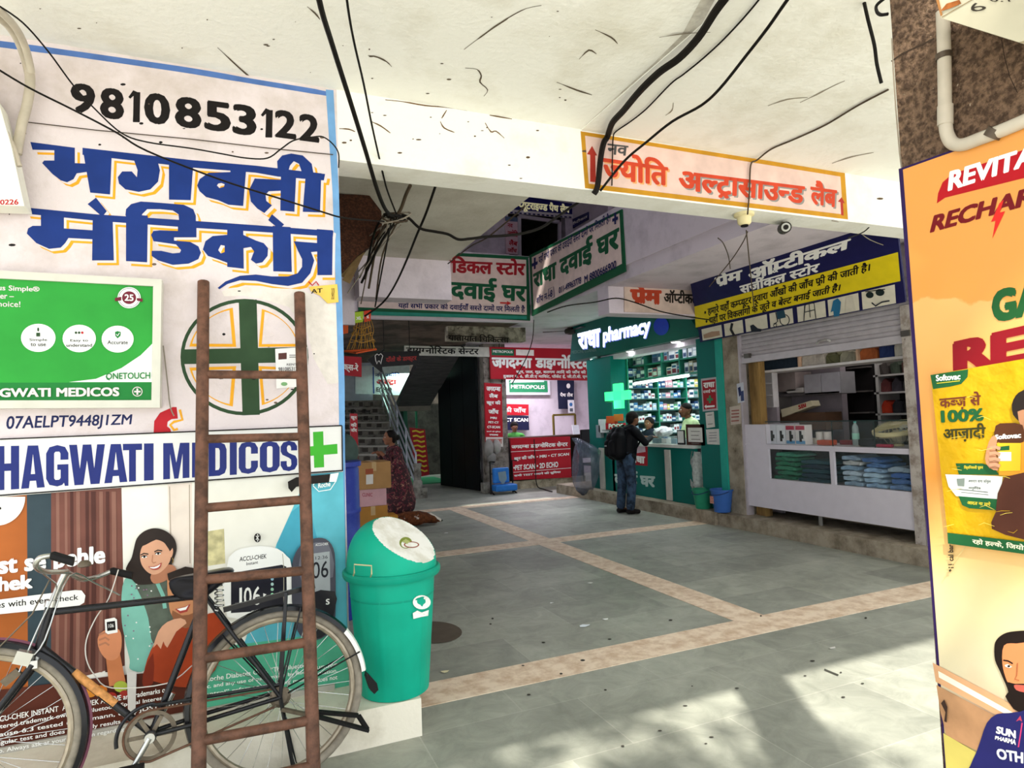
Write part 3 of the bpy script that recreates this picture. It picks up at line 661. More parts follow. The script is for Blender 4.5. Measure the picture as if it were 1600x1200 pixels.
A.poly([(484,864),(514,860),(515,922),(484,926)], M('#a6abae', .3)); A.text('106', [(478,878),(512,874),(512,900),(478,904)], M('#26262c'), bold=.005); A.text('12:36', [(492,868),(511,866),(511,871),(492,873)], M('#26262c')); A.poly([(478,928),(522,922),(522,950),(512,985),(490,996),(476,985)], M('#1d1d24', .25), sm=2); A.text('S', [(508,934),(514,933),(514,942),(508,943)], W_, bold=.03); A.text('ACCU-CHEK', [(492,848),(512,846),(512,850),(492,852)], W_)
for i, tx in enumerate(('Roche Diabetes Care. “The Bluetooth', 'Inc. and any use of such marks by Roche', '“control” refers to managing means')): A.text(tx, [(322-i*6,1054+i*13),(486,1031+i*11.5),(486,1038+i*11.5),(322-i*6,1062+i*13)], W_, bold=.012)
for i, tx in enumerate(('under', 'location,', 'does not')): A.text(tx, [(494,1036+i*10),(526,1031+i*10),(526,1038+i*10),(494,1043+i*10)], W_, bold=.012)
for i, (a, tx) in enumerate(((-12, 'ACCU-CHEK INSTANT  ACCU-CHEK ACTIVE are trademarks of'), (-20, 'registered trademark owned by Bluetooth Special Interest'), (-8, 'clause 6.3 tested (Freckmann, et al, JDST 2017)'), (-6, 'regular test and does not imply results'), (-4, 'co. Always ask at your physician regarding'))):
    e = (262, 258, 285, 190, 196)[i]; y = lambda x: 1124+i*12.5-x*.178
    A.text(tx, [(a,y(a)-9),(e,y(e)-8),(e,y(e)),(a,y(a))], W_, bold=.014)
A.poly([(200,1046),(215,1046),(213,1118),(202,1118)], M('#d6d2cc', .4)); A.line([(488,757),(496,748),(515,745),(523,752),(515,764),(497,767),(488,758)], 1.2, W_); A.text('Roche', [(496,754),(515,751),(515,759),(496,762)], W_, bold=.02)
A.poly([(449,752),(462,745),(515,740),(520,748),(512,753),(480,756),(462,760),(455,768),(450,762)], M('#231f1d', .6)); A.poly([(515,740),(528,738),(524,752),(513,752)], W_)
A.build('print', r)
r2, A = sign('name_plate', [(97,1166),(196,1149),(196,1158),(97,1177)], 1, WY-.03, .026, M('#d8d8d4', .4), 'small narrow plate with bold black capitals at the foot of the glucose meter poster', 'plate')
A.text('THAKKAL', [(101,1167),(192,1151),(192,1157),(101,1174)], BLK, bold=.05); A.build('lettering', r2)
s = MB(); s.box(-2.2, .45, WY-.026, WY-.001, .187, .215, M('#b9b4a8', .6)); base(tag(s.build('skirting_strip'), 'grey strip along the wall foot under the glucose meter poster', 'strip'))
# papers stuck on the wall
r, A = sign('paper_notice', [(430,545),(480,542),(482,603),(432,607)], 1, WY-.008, .003, M('#f1f1ef', .5), 'small white paper notice pasted over the green cross behind the ladder', 'notice', bname='sheet')
A.poly([(435,552),(448,551),(448,561),(435,562)], M('#5b3a35')); A.line([(452,555),(462,555)], 1, BLK); A.line([(452,558),(462,558)], 1, BLK); A.text('9810853122', [(435,574),(468,573),(468,579),(435,580)], BLK, bold=.01); A.text('RENT', [(448,568),(464,567.5),(464,571),(448,571.5)], BLK); A.poly([ell(474,594,4,4,12), ell(474,594,2.6,2.6,12)], BLK); A.poly(ell(444,600,5,3), M('#7fb07a')); A.build('print', r)
r, A = sign('torn_notice', [(482,448),(527,444),(529,472),(512,474),(500,462),(486,455)], 1, WY-.008, .003, M('#e6c05a', .6), 'torn yellow paper notice below the large blue lettering', 'notice', bname='sheet')
A.text('AT', [(486,452),(504,450),(504,457),(486,459)], BLK, bold=.02); A.text('BABY', [(518,450),(523,450),(523,468),(518,468)], BLK); A.line([(482,440),(488,446),(494,440),(498,446)], 2, RED); A.build('print', r)
# cut-off white board at the far left
r, A = sign('white_board', [(-70,60),(-2,160),(18,230),(33,300),(38,322),(-70,318)], 1, WY-.16, .12, M('#efeee0', .4, var=.05), 'white signboard with red digits cut off by the left edge')
A.text('0226', [(0,312),(29,311),(29,320),(0,320)], RED, bold=.03); A.build('lettering', r)
# ------------------------------------------------------------------ ladder leaning on the wall
RUST = M2('rusty_pipe', '#6f4d3d', '#4b3529', scale=14, lo=.4, hi=.62, spots=('#b98f76', 30, .70), bump=.25, rough=.55)
def tilt(px, py, p0, n, off=0.0):
    d = ray(px, py); p0 = Vector(p0); n = Vector(n).normalized(); t = ((p0-EYE).dot(n)+off)/d.dot(n); return EYE+d*t
LN = Vector((0, 1, -(3.585-2.85)/2.34))
lp = lambda x, y, o=0: tilt(x, y, (0, 2.85, 0), LN, o)
lt = [(lp(318,441), lp(310.5,1200)), (lp(468,459), lp(490,1200))]
ext = lambda a, b: b+(b-a).normalized()*(b.z/(a.z-b.z)*(a-b).length)
lad = thing('ladder', (.05, 2.85, 0), 'rusty brown steel pipe ladder leaning against the painted wall', 'ladder')
for a, b in lt:
    e = ext(a, b); e.z = .0
    MB().tube([a, a*.5+e*.5, e], .0285, RUST, 14).build('rail', lad, sm=True)
for (ly, ry) in ((585,586),(686,682),(794,780),(906,891),(1029,1003),(1157,1125)):
    MB().tube([lp(316,ly), lp(478+(ry-586)*.016,ry)], .021, RUST, 12).build('rung', lad, sm=True)
a = ext(*lt[0]); b = ext(*lt[1])
MB().tube([Vector((a.x, a.y+.045, .17)), Vector((b.x, b.y+.045, .17))], .021, RUST, 12).build('rung', lad, sm=True)

# ------------------------------------------------------------------ bicycle
BN = Vector((0, 1, -.12)); bp = lambda x, y, o=0: tilt(x, y, (0, 3.18, .37), BN, o)
BKM = M('#17171a', .25, var=.05); CHR = M('#b9b9b4', .25, .9, var=.12); RBR = M('#8d8577', .7, var=.25, scale=30); RIM = M('#a69a86', .4, .6, var=.25, scale=20); OLD = M('#6d6252', .55, .5, var=.3, scale=25); RBK = M('#1b1a1a', .6)
bn = BN.normalized()
RH = bp(437,1085); RW = .372; FH = bp(-45,1167); BB = bp(237,1146); ST = bp(321,930)
xa = Vector((1,0,0)); za = bn.cross(xa); za = -za if za.z < 0 else za
def circ(c, r, n=48, a0=0, a1=360, off=0): return [c+xa*r*cos(radians(a0+(a1-a0)*i/n))+za*r*sin(radians(a0+(a1-a0)*i/n))+bn*off for i in range(n+(0 if abs(a1-a0) == 360 else 1))]
bike = thing('bicycle', (-.3, 3.16, 0), 'old black roadster bicycle parked in front of the glucose meter poster', 'bicycle')
f = MB(); HT, HB = bp(79,948), bp(60,1022)
f.tube([HT, HB], .019, BKM, 12).tube([HT+(HB-HT)*.12, ST], .0145, BKM, 12).tube([HT+(HB-HT)*.85, BB], .0155, BKM, 12).tube([BB, ST+(ST-BB)*.02], .0148, BKM, 12)
f.tube([BB-bn*.045, BB+bn*.045], .024, BKM, 14)
for o in (-.055, .055):
    f.tube([BB+bn*o*.5, BB+(RH-BB)*.3+bn*o, RH+bn*o], .0095, BKM, 10).tube([ST+bn*o*.35, ST+(RH-ST)*.15+bn*o, RH+bn*o], .0085, BKM, 10)
f.build('frame', bike, sm=True)
f = MB(); CR = HB+(HB-HT).normalized()*.03
for o in (-.05, .05): f.tube([CR+bn*o, CR+(FH-CR)*.5+bn*o, FH+bn*o], [.014, .012, .009], BKM, 10)
f.bar(CR-bn*.06, CR+bn*.06, .035, .03, CHR)
f.build('fork', bike, sm=True); f = MB(); f.tube([HB, HB+(HB-HT).normalized()*.03], .023, CHR, 12).tube([HT, HT-(HB-HT).normalized()*.025], .023, CHR, 12)
f.build('headset', bike, sm=True)
def wheel(c, nm, seed):
    w = MB().tube(circ(c, RW-.018), .019, RBR, 10, closed=True).build(nm, bike, sm=True)
    MB().tube(circ(c, RW-.046), .013, RIM, 8, closed=True).build('rim', w, sm=True)
    MB().tube([c-bn*.05, c-bn*.03, c-bn*.028, c+bn*.028, c+bn*.03, c+bn*.05], [.008, .012, .026, .026, .012, .008], OLD, 14).build('hub', w, sm=True)
    for i in range(32):
        a = 360/32*i; s = 1 if i % 2 else -1; t = a+s*(62 if (i//2) % 2 else -62)
        h = c+xa*.022*cos(radians(t))+za*.022*sin(radians(t))+bn*.024*s; e = c+xa*(RW-.055)*cos(radians(a))+za*(RW-.055)*sin(radians(a))
        MB().tube([h, e], .0014, CHR, 5).build('spoke', w)
    return w
wheel(RH, 'rear_wheel', 1); wheel(FH, 'front_wheel', 2)
def guard(c, a0, a1, nm, par=bike, mat=BKM, r=RW+.018, wd=.034):
    g = MB(); n = 30; vs = []; prof = [(-wd, -.022), (-wd*.8, -.004), (0, .004), (wd*.8, -.004), (wd, -.022), (wd*.75, -.008), (0, 0), (-wd*.75, -.008)]
    for i in range(n+1):
        a = radians(a0+(a1-a0)*i/n); d = xa*cos(a)+za*sin(a)
        vs += [c+d*(r+q)+bn*o for o, q in prof]
    k = len(prof); fs = [(i*k+j, i*k+(j+1) % k, (i+1)*k+(j+1) % k, (i+1)*k+j) for i in range(n) for j in range(k)]+[tuple(range(k)), tuple(range(n*k, n*k+k))]
    return g.add(vs, fs, mat).build(nm, par, sm=True)
g = guard(RH, 202, 38, 'rear_mudguard'); g2 = guard(RH, 38, 6, 'white_mudguard_tail', g, M('#e9e8e2', .5, var=.12)); g2['label'] = 'white painted mudguard tail'
fg = guard(FH, 108, -38, 'front_mudguard'); guard(FH, 105, -36, 'mudguard_stripe', fg, M('#7a4a5a', .35), RW+.0245, .008)
e = RH+(xa*cos(radians(4))+za*sin(radians(4)))*(RW+.02)
mf = MB(); mf.prism([e+xa*x+za*z-bn*.03 for x, z in ((0,0),(.012,-.012),(.045,-.055),(.05,-.085),(.03,-.10),(.012,-.08),(-.005,-.02))], bn*.055, RBK); mf.build('mudflap', bike)
for a in (20, 75, 128):
    for o in (-.05, .05):
        d = xa*cos(radians(a))+za*sin(radians(a)); MB().tube([RH+bn*o, RH+d*(RW+.012)+bn*o*.7], .004, BKM, 6).build('mudguard_stay', bike)
c = MB(); c.bar(bp(349,953,-.05), bp(492,915,-.05), .012, .022, BKM).bar(bp(349,953,.06), bp(492,915,.06), .012, .022, BKM)
for t in (.15, .4, .65, .95):
    p = bp(349+143*t, 953-38*t, -.05); c.bar(p, p+bn*.11, .018, .008, BKM)
c.build('carrier', bike)
MB().bar(bp(447,926,-.06), RH-bn*.06, .016, .005, BKM).build('carrier_stay', bike); MB().bar(bp(447,926,.07), RH+bn*.06, .016, .005, BKM).build('carrier_stay', bike)
# saddle
LTH = M('#16151a', .3, var=.1)
sd_ = MB(); prof = [(261,909),(268,902),(300,897),(340,889),(360,885),(369,890),(362,900),(345,914),(322,934),(300,938),(281,936),(268,930)]
def slab(prof, off, half, mat, mb, z=0):
    L = [bp(x, y, off) for x, y in prof]; mb.prism([p-bn*half for p in L], bn*2*half, mat)
k = len(prof); rows = []
for o, sc in ((-.085,.62), (-.075,.9), (-.04,1), (.04,1), (.075,.9), (.085,.62)):
    P = [bp(x, y) for x, y in prof]; cc = sum(P, Vector())/k
    rows.append([cc+(p-cc)*sc+bn*o*(.35 if x < 285 else .6 if x < 300 else 1) for p, (x, y) in zip(P, prof)])
vs = [p for r_ in rows for p in r_]; fs = [(i*k+j, i*k+(j+1) % k, (i+1)*k+(j+1) % k, (i+1)*k+j) for i in range(5) for j in range(k)]+[tuple(range(k)), tuple(range(5*k, 6*k))]
sad = sd_.add(vs, fs, LTH).build('saddle', bike, sm=True, subd=1)
for o in (-.06, .05):
    P = bp(342,915,o); MB().tube([P+Vector((.018*cos(t*.9), .018*sin(t*.9), -.0032*t)) for t in range(0, 34)], .0035, CHR, 6).build('saddle_spring', sad, sm=True)
MB().tube([ST, bp(326,915)], .012, CHR, 10).build('seat_post', bike, sm=True)
# bars
hb = MB().tube(smooth([tuple(p) for p in (bp(80,868,-.27), bp(62,872,-.28), bp(56,884,-.25), bp(70,893,-.16), bp(102,893,-.03), bp(104,894,.03), bp(128,905,.13), bp(150,902,.22), bp(175,892,.25))], 5, False), .0105, CHR, 10).build('handlebar', bike, sm=True)
for a, b, o in (((79,868),(115,877),-.27), ((172,892),(207,899),.25)):
    MB().tube([bp(*a,o), bp(a[0]+3,a[1],o), bp(b[0]-2,b[1],o), bp(*b,o)], [.012, .0165, .0165, .019], RBK, 12).build('grip', hb, sm=True)
MB().tube([HT, bp(92,915), bp(103,893)], [.012, .012, .014], CHR, 12).build('stem', bike, sm=True)
MB().tube(smooth([tuple(bp(x, y, o)) for x, y, o in ((60,890,-.2),(78,905,-.1),(88,915,-.03),(82,935,-.03),(58,985,-.03),(30,1050,-.05))], 4, False), .0035, CHR, 6).build('brake_rod', bike, sm=True)
MB().tube(smooth([tuple(bp(x, y, o)) for x, y, o in ((187,930,.22),(150,912,.14),(108,900,.03),(70,1000,-.04),(45,1030,-.05))], 4, False), .0035, CHR, 6).build('brake_rod', bike, sm=True)
MB().tube([bp(78,905,-.06), bp(50,960,-.06), bp(20,990,-.04), bp(-10,1020,-.03)], .003, OLD, 6).build('brake_rod', bike, sm=True)
MB().lathe([(.0,.024),(.014,.022),(.024,.012),(.027,0),(.02,-.004)], bp(132,884,.1), OLD, 16, cap0=False).build('bell', bike, sm=True)
MB().bar(bp(25,1025,-.05), bp(50,1030,-.05), .03, .05, CHR).bar(bp(5,1068,-.04), bp(30,1048,-.04), .02, .03, OLD).build('brake_block', bike)
# cranks, chain
cr = MB(); cw = [circ(BB, .098, 40, off=-.03), circ(BB, .080, 40, off=-.03)]
vs = [p for r_ in cw for p in r_]+[p+bn*.004 for r_ in cw for p in r_]; n = 40
fs = []
for i in range(n):
    j = (i+1) % n; fs += [(i, j, n+j, n+i), (2*n+i, 2*n+j, 3*n+j, 3*n+i), (i, j, 2*n+j, 2*n+i), (n+i, n+j, 3*n+j, 3*n+i)]
cr.add(vs, fs, OLD)
for i in range(6): a = radians(60*i); d = xa*cos(a)+za*sin(a); cr.bar(BB+d*.02-bn*.028, BB+d*.085-bn*.028, .016, .004, OLD, up=bn)
chain = cr.build('chainring', bike)
MB().tube([BB-bn*.045, BB-bn*.07], .02, CHR, 14).tube([BB-bn*.062, bp(204,1206,-.065)], [.013, .010], CHR, 10).build('crank', bike, sm=True)
MB().tube([BB+bn*.045, BB+bn*.07], .02, CHR, 14).tube([BB+bn*.062, BB+bn*.062+(BB-bp(204,1206))], [.013, .010], CHR, 10).build('crank', bike, sm=True)
pc = bp(204,1206,-.12); MB().obox(pc, (.09, .07, .022), RBK).build('pedal', bike)
ch_ = MB(); P = circ(BB, .1, 20, 90, 270, -.03)+[RH+za*-.035-bn*.03+xa*0]+circ(RH, .035, 8, -80, 80, -.03)[1:]; ch_.tube(P, .005, M('#6b4a36', .6, .4, var=.3, scale=60), 6, closed=True); ch_.build('chain', bike)
MB().tube(smooth([tuple(p) for p in circ(BB, .125, 10, 190, 70, -.035)]+[tuple(RH+za*.05-bn*.035)], 3, False), .008, BKM, 8).build('chain_guard', bike, sm=True)
p = bp(440,1108,-.07); st_ = MB(); st_.bar(p, bp(497,1120,-.09), .02, .014, OLD); st_.bar(bp(490,1118,-.1), bp(576,1141,-.1), .03, .012, RBK).bar(bp(492,1112,-.04), bp(560,1118,-.04), .03, .012, RBK).bar(bp(560,1118,-.04), bp(574,1140,-.1), .02, .012, RBK); st_.build('foot_rest', bike)
k = MB(); 
for i in range(9):
    a = 40*i; d = xa*cos(radians(a))+za*sin(radians(a)); k.tube([RH+d*.03-bn*.045, RH+d*.045-bn*.045], .006, OLD, 6)
k.lathe([(.03,-.01),(.045,0),(.03,.01)], RH-bn*.045, OLD, 18, R=Matrix((xa, za, bn)).transposed()); k.build('sprocket', bike)
MB().tube(smooth([tuple(bp(x, y, .05)) for x, y in ((185,890),(170,935),(150,965),(135,1000),(135,1030),(148,1055),(175,1075),(260,1068),(300,1040))], 4, False), .0025, M('#cfcac2', .5), 6).build('brake_cable', bike, sm=True)
lb = MB(); a, b = bp(115,1050), bp(180,1100); lb.tube([a-bn*.001, b-bn*.001], .0166, M('#c98d52', .5, var=.4, scale=60), 12); lb.build('worn_frame_sticker', bike, sm=True)
# legs of the rear stand reach the floor
q = MB(); q.bar(RH+bn*.07, Vector((RH.x+.07, RH.y+.10, .0)), .014, .01, BKM).bar(RH-bn*.07, Vector((RH.x+.06, RH.y-.12, .0)), .014, .01, BKM).bar(Vector((RH.x+.07, RH.y+.09, .01)), Vector((RH.x+.06, RH.y-.12, .01)), .014, .014, BKM); q.build('stand', bike)

# ------------------------------------------------------------------ green dustbin on the ledge
GB = M('#12a184', .38, var=.10, scale=5); GBL = M('#109278', .38, var=.1, scale=5)
BC = Vector((.742, 3.462, .187)); bn_ = thing('dustbin', BC, 'green plastic swing-lid dustbin standing on the ledge by the wall corner', 'dustbin')
b = MB(); n = 96; prof = [(.166,0),(.178,.004),(.180,.02),(.212,.42),(.226,.60),(.226,.615)]; vs = []
for r_, z in prof:
    for j in range(n):
        rr = r_+(.004 if j % 8 == 0 and .01 < z < .6 else 0); vs.append(BC+Vector((rr*cos(2*pi*j/n), rr*sin(2*pi*j/n), z)))
fs = [(i*n+j, i*n+(j+1) % n, (i+1)*n+(j+1) % n, (i+1)*n+j) for i in range(5) for j in range(n)]+[tuple(range(n))[::-1]]
b.add(vs, fs, GB).build('bin_body', bn_, sm=True)
MB().lathe([(.220,.598),(.252,.602),(.258,.615),(.258,.632),(.248,.642),(.215,.642)], BC, GBL, 64, cap0=False, cap1=False).build('rim', bn_, sm=True)
MB().lathe([(.2195,.50),(.2215,.505),(.2205,.51)], BC, GBL, 64, cap0=False, cap1=False).build('band', bn_, sm=True)
nrm = Vector((.42, -.42, .80)).normalized(); dv = []; fl = []; nu, nv = 96, 40
top = BC+Vector((0,0,.640)); hh = .262
for i in range(nv+1):
    t = pi/2*i/nv
    for j in range(nu):
        a = 2*pi*j/nu; p = Vector((.236*max(1e-4, sin(t))**.8*cos(a), .236*max(1e-4, sin(t))**.8*sin(a), hh*cos(t)**.85 if t < pi/2-.001 else 0))
        d_ = p.dot(nrm)-.168; fl.append(d_ > 0)
        if d_ > 0: p -= nrm*d_
        dv.append(top+p)
fs = [[], []]
for i in range(nv):
    for j in range(nu):
        q = (i*nu+j, (i+1)*nu+j, (i+1)*nu+(j+1) % nu, i*nu+(j+1) % nu)
        fs[1 if all(fl[x] for x in q) else 0].append(q)
lid = MB().add(dv, fs[0], GB).build('lid', bn_, sm=True)
WF = M2('flap_white', '#ecebe4', '#d6d3c6', scale=9, spots=('#55504a', 18, .70), bump=.05, rough=.4)
flap = MB().add(dv, fs[1], WF).build('swing_flap', bn_); flap['label'] = 'white swing flap with a small emblem'
def flp(px, py, o=.0015): return tilt(px, py, tuple(top+nrm*.168), nrm, o)
em = MB()
def fpoly(pts, m, o): em.add([flp(x, y, o) for x, y in pts], [tuple(t) for t in tessellate_polygon([[Vector((x, y, 0)) for x, y in pts]])], m)
fpoly(ell(634,848,10,9,20), M('#7d8a3c'), .001); fpoly(ell(634,850,7,6,20), WF, .0015); fpoly(ell(643,851,12,5,20), M('#9a5a48'), .002); fpoly(ell(643,851,10,3.6,20), WF, .0025); fpoly([(628,846),(634,842),(641,846),(636,850)], M('#a8b070'), .003)
em.build('emblem', flap)
h = MB(); c0 = Vector((BC.x-.10, BC.y-.236, BC.z+.0))
for x0, x1 in ((.0, .0),):
    a_, b_ = at(553,891,1,3.215), at(580,893,1,3.215); h.tube([a_+Vector((0,.02,-.03)), a_+Vector((0,-.01,-.01)), a_+Vector((0,-.01,.03)), b_+Vector((0,-.01,.03)), b_+Vector((0,-.01,-.01)), b_+Vector((0,.02,-.03))], .004, M('#b8b48a', .4, .5), 8)
h.build('wire_handle', bn_, sm=True)
def curv(px, py, r_): # point on the bin wall under a photo position
    d = ray(px, py); o = EYE; a = d.x**2+d.y**2; bq = 2*((o.x-BC.x)*d.x+(o.y-BC.y)*d.y); cq = (o.x-BC.x)**2+(o.y-BC.y)**2-r_**2
    return o+d*((-bq-math.sqrt(max(0, bq*bq-4*a*cq)))/(2*a))
for pts in (ell(659,941,14,11,20), [(645,958),(652,954),(659,957),(670,953),(669,962),(658,964),(646,967)]):
    rr = .168+(.205-.168)*((BC.z+.46-.187)/.4)*.9+.014
    st_ = MB(); P = [curv(x, y, .224 if y < 953 else .2225) for x, y in pts]; st_.add(P, [tuple(t) for t in tessellate_polygon([[Vector((x, y, 0)) for x, y in pts]])], M('#f2efe8', .5, var=.15, scale=60)); st_.build('sticker', bn_)
# ------------------------------------------------------------------ signs
class ArtT(Art):
    def __init__(s, p0, n, step=.0004): super().__init__(0, 0, 1, step); s.p0 = p0; s.n = Vector(n).normalized()
    def pt(s, px, py, lay): return tilt(px, py, s.p0, s.n, s.st*lay+s.ep*.00001)
PNK = M('#e4cfc8', .6, var=.12); GTX = M('#1c5a3c', .55, var=.08); NTX = M('#26285c', .55); RTX = M('#a3202a', .5); WTX = M('#f0eeea', .5, var=.03)
# painted ultrasound sign on the beam
A = Art(1, WY, step=.0003)
A.poly([(907,205),(1320,270),(1325,343),(914,294)], M('#bf8a24', .6, var=.15), lay=1); A.poly([(914,212),(1313,276),(1317,335),(920,287)], M('#dcbfb4', .6, var=.12), lay=2)
OT = M('#c8452a', .5, var=.12); GS = M('#8d8a86', .6)
for dx, m, l in ((2.5, GS, 3), (0, OT, 4)):
    A.text('ज्योति', [(941+dx,246+dx),(1044+dx,261+dx),(1044+dx,291+dx),(941+dx,280+dx)], m if dx == 0 else M('#e8a46a', .6), lay=l, bold=.04, fit='line')
    A.text('अल्ट्रासाउन्ड', [(1060+dx,266+dx),(1258+dx,291+dx),(1256+dx,319+dx),(1060+dx,297+dx)], m, lay=l, bold=.04, fit='line')
    A.text('लैब', [(1266+dx,291+dx),(1308+dx,297+dx),(1307+dx,325+dx),(1266+dx,319+dx)], m, lay=l, bold=.04, fit='line')
A.text('नव', [(949,224),(982,228),(980,244),(948,241)], M('#4a4a4a', .5), lay=5, bold=.03)
RD2 = M('#a8352a', .5)
A.poly([(925,228),(933,243),(930,243),(931,285),(922,284),(922,242),(917,241)], RD2, lay=3); A.poly([(1315,308),(1320,318),(1317,317),(1318,337),(1314,336),(1313,316),(1309,315)], RD2, lay=3)
o = A.build('painted_ultrasound_sign', beam)
A = Art(1, WY, step=.0003)   # cracks and soot marks on the beam
for k in range(40):
    x = random.uniform(535, 1390); y0 = 150+(x-530)*.148; y = y0+random.uniform(8, 88); r = random.uniform(.6, 2)
    if 900 < x < 1330 and y > y0+40: continue
    A.poly(ell(x, y, r*random.uniform(1,4), r, 7), M('#5c4a38', .8), lay=1)
for P in ([(602,156),(630,159),(665,165),(700,168),(730,173)], [(530,201),(545,202),(555,206)], [(580,190),(595,197),(610,208)], [(688,190),(694,200),(710,207)], [(758,192),(767,206),(775,205),(788,216)], [(765,180),(800,186)], [(690,185),(698,172)]): A.line(P, [1.2,2.2,1.8,1], M('#6b5238', .8), lay=1, sm=3)
A.build('cracks_soot_and_shade', beam)
# pharmacy name on the right parapet
r, A = sign('parapet_sign', [(827,399),(971,327),(976.5,424),(831,494)], 0, 4.375, .02, GTX, 'pink board with green Hindi lettering angled along the right gallery parapet'); A.st = .001
A.poly([(831,402),(968,333),(972,412),(834,484)], PNK)
A.text('राधा दवाई घर', [(833,428),(968,354),(968,388),(834,452)], GTX, bold=.05, fit='line')
A.text('यहाँ सभी प्रकार की दवाईयाँ सस्ते दामों पर मिलती है।', [(842,402),(954,335),(954,346),(842,412)], NTX, bold=.03, fit='line')
for x, y in ((836,411),(962,341)): A.poly([(x-1.5,y-8),(x+1.5,y-9),(x+1.5,y+9),(x-1.5,y+10)], NTX); A.poly([(x-4.5,y+1),(x+4.5,y-3),(x+4.5,y+2),(x-4.5,y+6)], NTX)
A.text('शॉप न.–8', [(839,466),(864,453),(864,463),(839,475)], NTX, bold=.03, fit='line'); A.text('011-49963778', [(874,449),(909,432),(909,443),(874,459)], NTX, bold=.03); A.text('M 8800666900', [(914,431),(964,406),(964,419),(914,443)], NTX, bold=.03)
A.line([(858,452),(866,448),(867,464),(859,468)], 1, NTX, closed=True); A.build('lettering', r)
# medical store sign on the far parapet
r, A = sign('parapet_sign', [(560,387),(828.5,401),(828.5,501),(560,488)], 1, 9.42, .02, GTX, 'pink board with red and green Hindi lettering facing front on the far parapet'); A.st = .001
A.poly([(560,392),(822,406),(823,492),(560,480)], PNK); A.poly([(560,486),(823,494),(823,499),(560,492)], M('#2c8a78', .5))
A.text('मेडिकल स्टोर', [(688,406),(821,412),(820,431),(688,426)], RTX, bold=.045, fit='line'); A.text('राधा', [(628,435),(692,439),(692,466),(628,462)], GTX, bold=.04, fit='line'); A.text('दवाई घर', [(703,440),(823,447),(822,472),(703,466)], GTX, bold=.045, fit='line')
A.text('यहाँ सभी प्रकार की दवाईयाँ सस्ते दामों पर मिलती है', [(622,474),(820,480),(820,488),(622,481)], NTX, bold=.03, fit='line'); A.poly([(781,472),(792,472.5),(792,470.5),(799,474),(792,477),(792,475),(781,474.5)], M('#c22a2a')); A.build('lettering', r)
# upper floor: computerised path lab
r, A = sign('shop_sign', [(770,298),(895,317),(895,341),(770,331)], 1, 11.96, .03, M('#d8d4d8', .6), 'dark blue upstairs shop sign with pale yellow Hindi letters above a dark doorway'); A.st = .0015
A.poly([(770,299),(894,318),(894,335),(770,325)], M('#23246a', .5)); A.text('कम्प्यूटराइज्ड पैथ लैब', [(796,313),(890,323),(890,333),(796,325)], M('#efe9b8', .5, emit=.2), bold=.05, fit='line')
for i in range(14): A.poly([(797+i*7,331+i*.6),(801+i*7,331.3+i*.6),(801+i*7,333.5+i*.6),(797+i*7,333+i*.6)], NTX)
A.build('lettering', r)
r, A = sign('door_side_sign', [(789,338),(811,340),(812,398),(791,396)], 1, 11.96, .03, M('#d5b8c0', .6), 'narrow pinkish upright sign left of the dark upstairs doorway'); A.st = .0015
A.poly([(789,338),(811,340),(811,347),(789,345)], M('#5a6c86', .6)); A.text('नव', [(793,349),(801,350),(801,356),(793,355)], RTX, bold=.03); A.text('ज्योति', [(793,358),(809,360),(809,371),(793,369)], RTX, bold=.04); A.text('लैब', [(795,374),(809,375),(808,385),(795,383)], RTX, bold=.04); A.text('जाँच', [(793,386),(808,387),(807,395),(793,394)], RTX, bold=.04); A.build('lettering', r)
r, A = sign('blue_signboard', [(878,350),(919,331),(919,343),(878,366)], 0, 6.7, .02, M('#2f3266', .5), 'small navy signboard partly hidden behind the right gallery parapet sign'); A.st = .001
A.text('प्रेम ऑप्टीकल', [(880,354),(918,335),(918,340),(880,360)], WTX, bold=.02); A.build('lettering', r)
f = MB(); P = [at(x, y, 1, 11.96) for x, y in ((811,338),(874,347),(874,420),(812,420))]
for a, b in ((0,1),(1,2),(3,0)): f.bar(P[a], P[b], .07, .05, M('#b9b3ba', .5), up=(0,1,0))
struct(f.build('door_1'))
r = thing('ceiling_lamp', at(859,371,1,13.5), 'small bright lamp glowing inside the dark upstairs doorway', 'lamp'); c = at(859,371,1,13.5); MB().ball(c, (.13,.13,.07), M('#fff0c0', emit=9), 14, 8).build('bulb_cover', r, sm=True); MB().tube([c, c+Vector((0,0,.05))], .06, M('#cccccc')).tube([c+Vector((0,0,.05)), Vector((c.x, c.y, 6.0))], .012, M('#cccccc')).build('stem', r)
# worn sign fragments under the far gallery
A = Art(1, 10.4, step=.001); A.text('यातायात चिकित्सा', [(700,520),(795,524),(795,536),(700,532)], M('#1f1b18', .8), bold=.03); A.build('worn_lettering', bpy.data.objects['wall_grimy_beam'])
r, A = sign('diagnostic_sign', [(632,540),(790,543),(790,558),(632,555)], 1, 13.1, .03, M('#c9c5bd', .6, var=.15), 'dirty white sign strip with black Hindi letters above the stairs'); A.st = .0015
A.text('डायग्नोस्टिक सेन्टर', [(634,543),(748,545),(748,554),(634,552)], BLK, bold=.03, fit='line'); A.build('lettering', r)
MB().tube([at(640,540,1,13.12), at(640,532,1,13.12)], .01, BLK).tube([at(780,543,1,13.12), at(780,534,1,13.12)], .01, BLK).build('hanger', r)
r, A = sign('dentist_sign', [(574,562),(600,545),(599,550),(655,548),(655,569),(597,573),(597,582)], 1, 9.9, .06, M('#141213', .3), 'black arrow-shaped dentist sign with a tooth outline hanging above the stairs'); A.st = .001
A.line([(586,556),(589,553),(592,555),(595,552.5),(598,556),(596,563),(595,569),(593,564),(591,564),(589,569),(587,563)], 1.1, WTX, closed=True); A.text('दाँतों के डाक्टर', [(603,557),(651,554),(651,565),(603,568)], M('#7a2422', .4, emit=.3), bold=.03); A.build('lettering', r)
